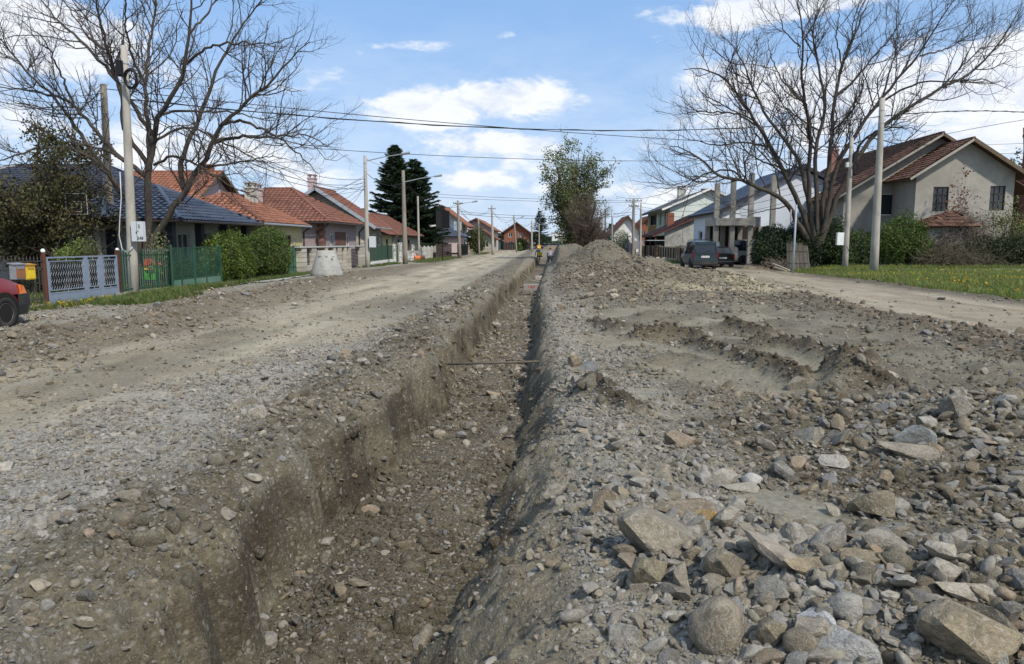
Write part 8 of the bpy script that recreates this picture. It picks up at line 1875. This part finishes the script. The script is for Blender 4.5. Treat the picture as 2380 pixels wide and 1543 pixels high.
# black hatchback beside it
cx2 = atY(1680, 612, 49.8).x; pk = car_paint('black_paint', (.010, .011, .013)); vz = H(cx2, 51.8) - .02
t = car('car', 'black hatchback parked between the slate-blue van and the concrete frame, back to us', (cx2, 51.8, vz), 0, pk,
        [(-1.98, .70, .28, .92), (-1.92, .80, .22, .95), (-1.0, .83, .20, .93), (.8, .83, .20, .90), (1.7, .80, .22, .74), (1.98, .68, .28, .62)],
        [(-1.85, .68, .50, .93, 1.05), (-1.45, .72, .54, .93, 1.36), (-.4, .74, .58, .92, 1.42), (.4, .73, .55, .91, 1.36), (1.15, .70, .52, .89, .93)], (-1.25, 1.25), 1.66, .29, pillars=(((-1.7, -1.4), .16), ((-.2, -.2), .07), ((1.05, .4), .06)))
MB().box(-.78, -2.08, .26, .78, -1.92, .50).build('bumper', m_bump, t, bevel=.02)
MB().prism([(-.60, -2.0, .97), (.60, -2.0, .97), (.50, -1.62, 1.32), (-.50, -1.62, 1.32)], (0, .03, 0)).build('rear_window', m_cglass, t)
for sx in (-1, 1): MB().box(sx * .70 - .10, -2.01, .66, sx * .70 + .09, -1.9, .86).build('tail_lamp', m_tail, t, bevel=.01)
pl_ = MB().box(-.26, -2.02, .60, .26, -2.0, .71).build('number_plate', M_('plate_white', (.70, .70, .68), .4), t); text('plate_text', 'PA 041-UT', (0, -2.024, .655), .10, m_blk, pl_); MB().bar((-.75, -2.085, .42), (.75, -2.085, .42), .012, .02).build('chrome_strip', m_galv, t)
# silver van in the frame
ps = car_paint('silver_paint', (.24, .25, .26)); x0 = atY(1703, 600, 55.2).x
t = car('van', 'silver van parked sideways inside the concrete frame', (x0 + 2.2, 56.1, .0), R(-90), ps,
        [(-2.2, .80, .32, 1.06), (-2.15, .87, .26, 1.08), (-1.0, .90, .24, 1.08), (.9, .90, .24, 1.05), (1.9, .86, .26, .92), (2.2, .74, .32, .76)],
        [(-2.18, .80, .70, 1.06, 1.55), (-2.05, .84, .74, 1.08, 1.85), (-.8, .85, .76, 1.08, 1.90), (.3, .84, .74, 1.06, 1.86), (1.4, .80, .68, 1.04, 1.08)], (-1.40, 1.35), 1.80, .33, 'van', pillars=(((-1.95, -1.9), .30), ((-.45, -.45), .12), ((1.25, .35), .07)))
MB().box(-.86, -2.28, .30, .86, -2.12, .56).build('bumper', ps, t, bevel=.02); MB().prism([(-.62, -2.235, 1.12), (.62, -2.235, 1.12), (.56, -2.16, 1.62), (-.56, -2.16, 1.62)], (0, .02, 0)).build('rear_window', m_cglass, t)
for sx in (-1, 1): MB().box(sx * .84 - .05, -2.24, .95, sx * .84 + .04, -2.1, 1.55).build('tail_lamp', m_tail, t, bevel=.01)
MB().box(-.84, -2.225, .56, .84, -2.18, 1.10).build('tailgate', ps, t, bevel=.02)
# red car at the left edge
pr_ = car_paint('dark_red_paint', (.20, .012, .022)); cxr = -10.18; cyr = 11.0; vz = H(-9.5, 12.3) - .03
t = car('car', 'dark red hatchback with black bumper, its front corner showing at the left edge', (cxr, cyr, vz), R(1.5), pr_,
        [(-1.95, .68, .30, .90), (-1.88, .78, .22, .92), (-1.0, .82, .20, .92), (.5, .82, .20, .92), (.85, .82, .22, .98), (1.35, .80, .24, .90), (1.70, .77, .26, .80), (1.88, .70, .28, .70), (1.93, .66, .30, .64)],
        [(-1.75, .68, .52, .90, 1.05), (-1.45, .70, .55, .90, 1.34), (-.4, .72, .58, .92, 1.38), (.1, .71, .55, .92, 1.32), (.85, .68, .52, .93, .97)], (-1.15, 1.20), 1.64, .29, pillars=(((-1.6, -1.4), .16), ((-.3, -.3), .07), ((.8, .1), .06)))
mb = MB(); pf = [(y, w) for y, w in ((1.28 + .24, .835), (1.75, .82), (1.93, .76), (2.02, .60), (2.06, 0))]; rg = []
for y, w in pf: rg.append((w, y))
out_ = rg + [(-x, y) for x, y in reversed(rg[:-1])]; inn = [(x * .9, y - .10) for x, y in out_]; vs = []
for z in (.22, .40, .60):
    s = 1.0 if z > .3 else .95; vs += [(x * s, y * (1 if z > .3 else .985), z) for x, y in out_]
k = len(out_); mb.add(vs, [(i * k + j, i * k + j + 1, (i + 1) * k + j + 1, (i + 1) * k + j) for i in range(2) for j in range(k - 1)]); vt = [(x, y, .60) for x, y in out_] + [(x, y, .60) for x, y in inn]; mb.add(vt, [(j, j + 1, k + j + 1, k + j) for j in range(k - 1)]); mb.build('bumper', m_bump, t)
for sx in (-1, 1):
    MB().prism([(sx * .790, 1.66, .60), (sx * .735, 1.90, .60), (sx * .715, 1.85, .745), (sx * .765, 1.70, .765)], (-sx * .06, 0, 0)).build('indicator', m_amber, t); MB().box(sx * .45 - .2, 1.80, .62, sx * .45 + .2, 1.93, .74).build('headlight', m_clear, t, bevel=.01); MB().cbox((sx * .90, .72, 1.0), (.16, .08, .12)).build('mirror', m_bump, t, bevel=.02)
MB().box(-.28, 1.88, .62, .28, 1.965, .74).build('grille', m_blk, t)
# small far cars
for i, (px, py, Y, c, lab) in enumerate(((1289, 577, 190, (.14, .01, .03), 'tiny dark red car at the far end of the street'), (1268, 576, 200, (.5, .5, .5), 'tiny pale car beside the far pile of soil'))):
    q = atY(px, py, Y); pm = car_paint('far_paint_%d' % i, c); car('car', lab, (q.x, Y, .05), R(60), pm, [(-2, .72, .28, .85), (-1.9, .8, .22, .9), (1.2, .8, .22, .88), (2, .7, .28, .65)], [(-1.7, .68, .5, .9, 1.1), (-1.2, .7, .55, .9, 1.4), (.3, .7, .55, .9, 1.38), (1.1, .68, .5, .88, .95)], (-1.2, 1.2), 1.6, .3)
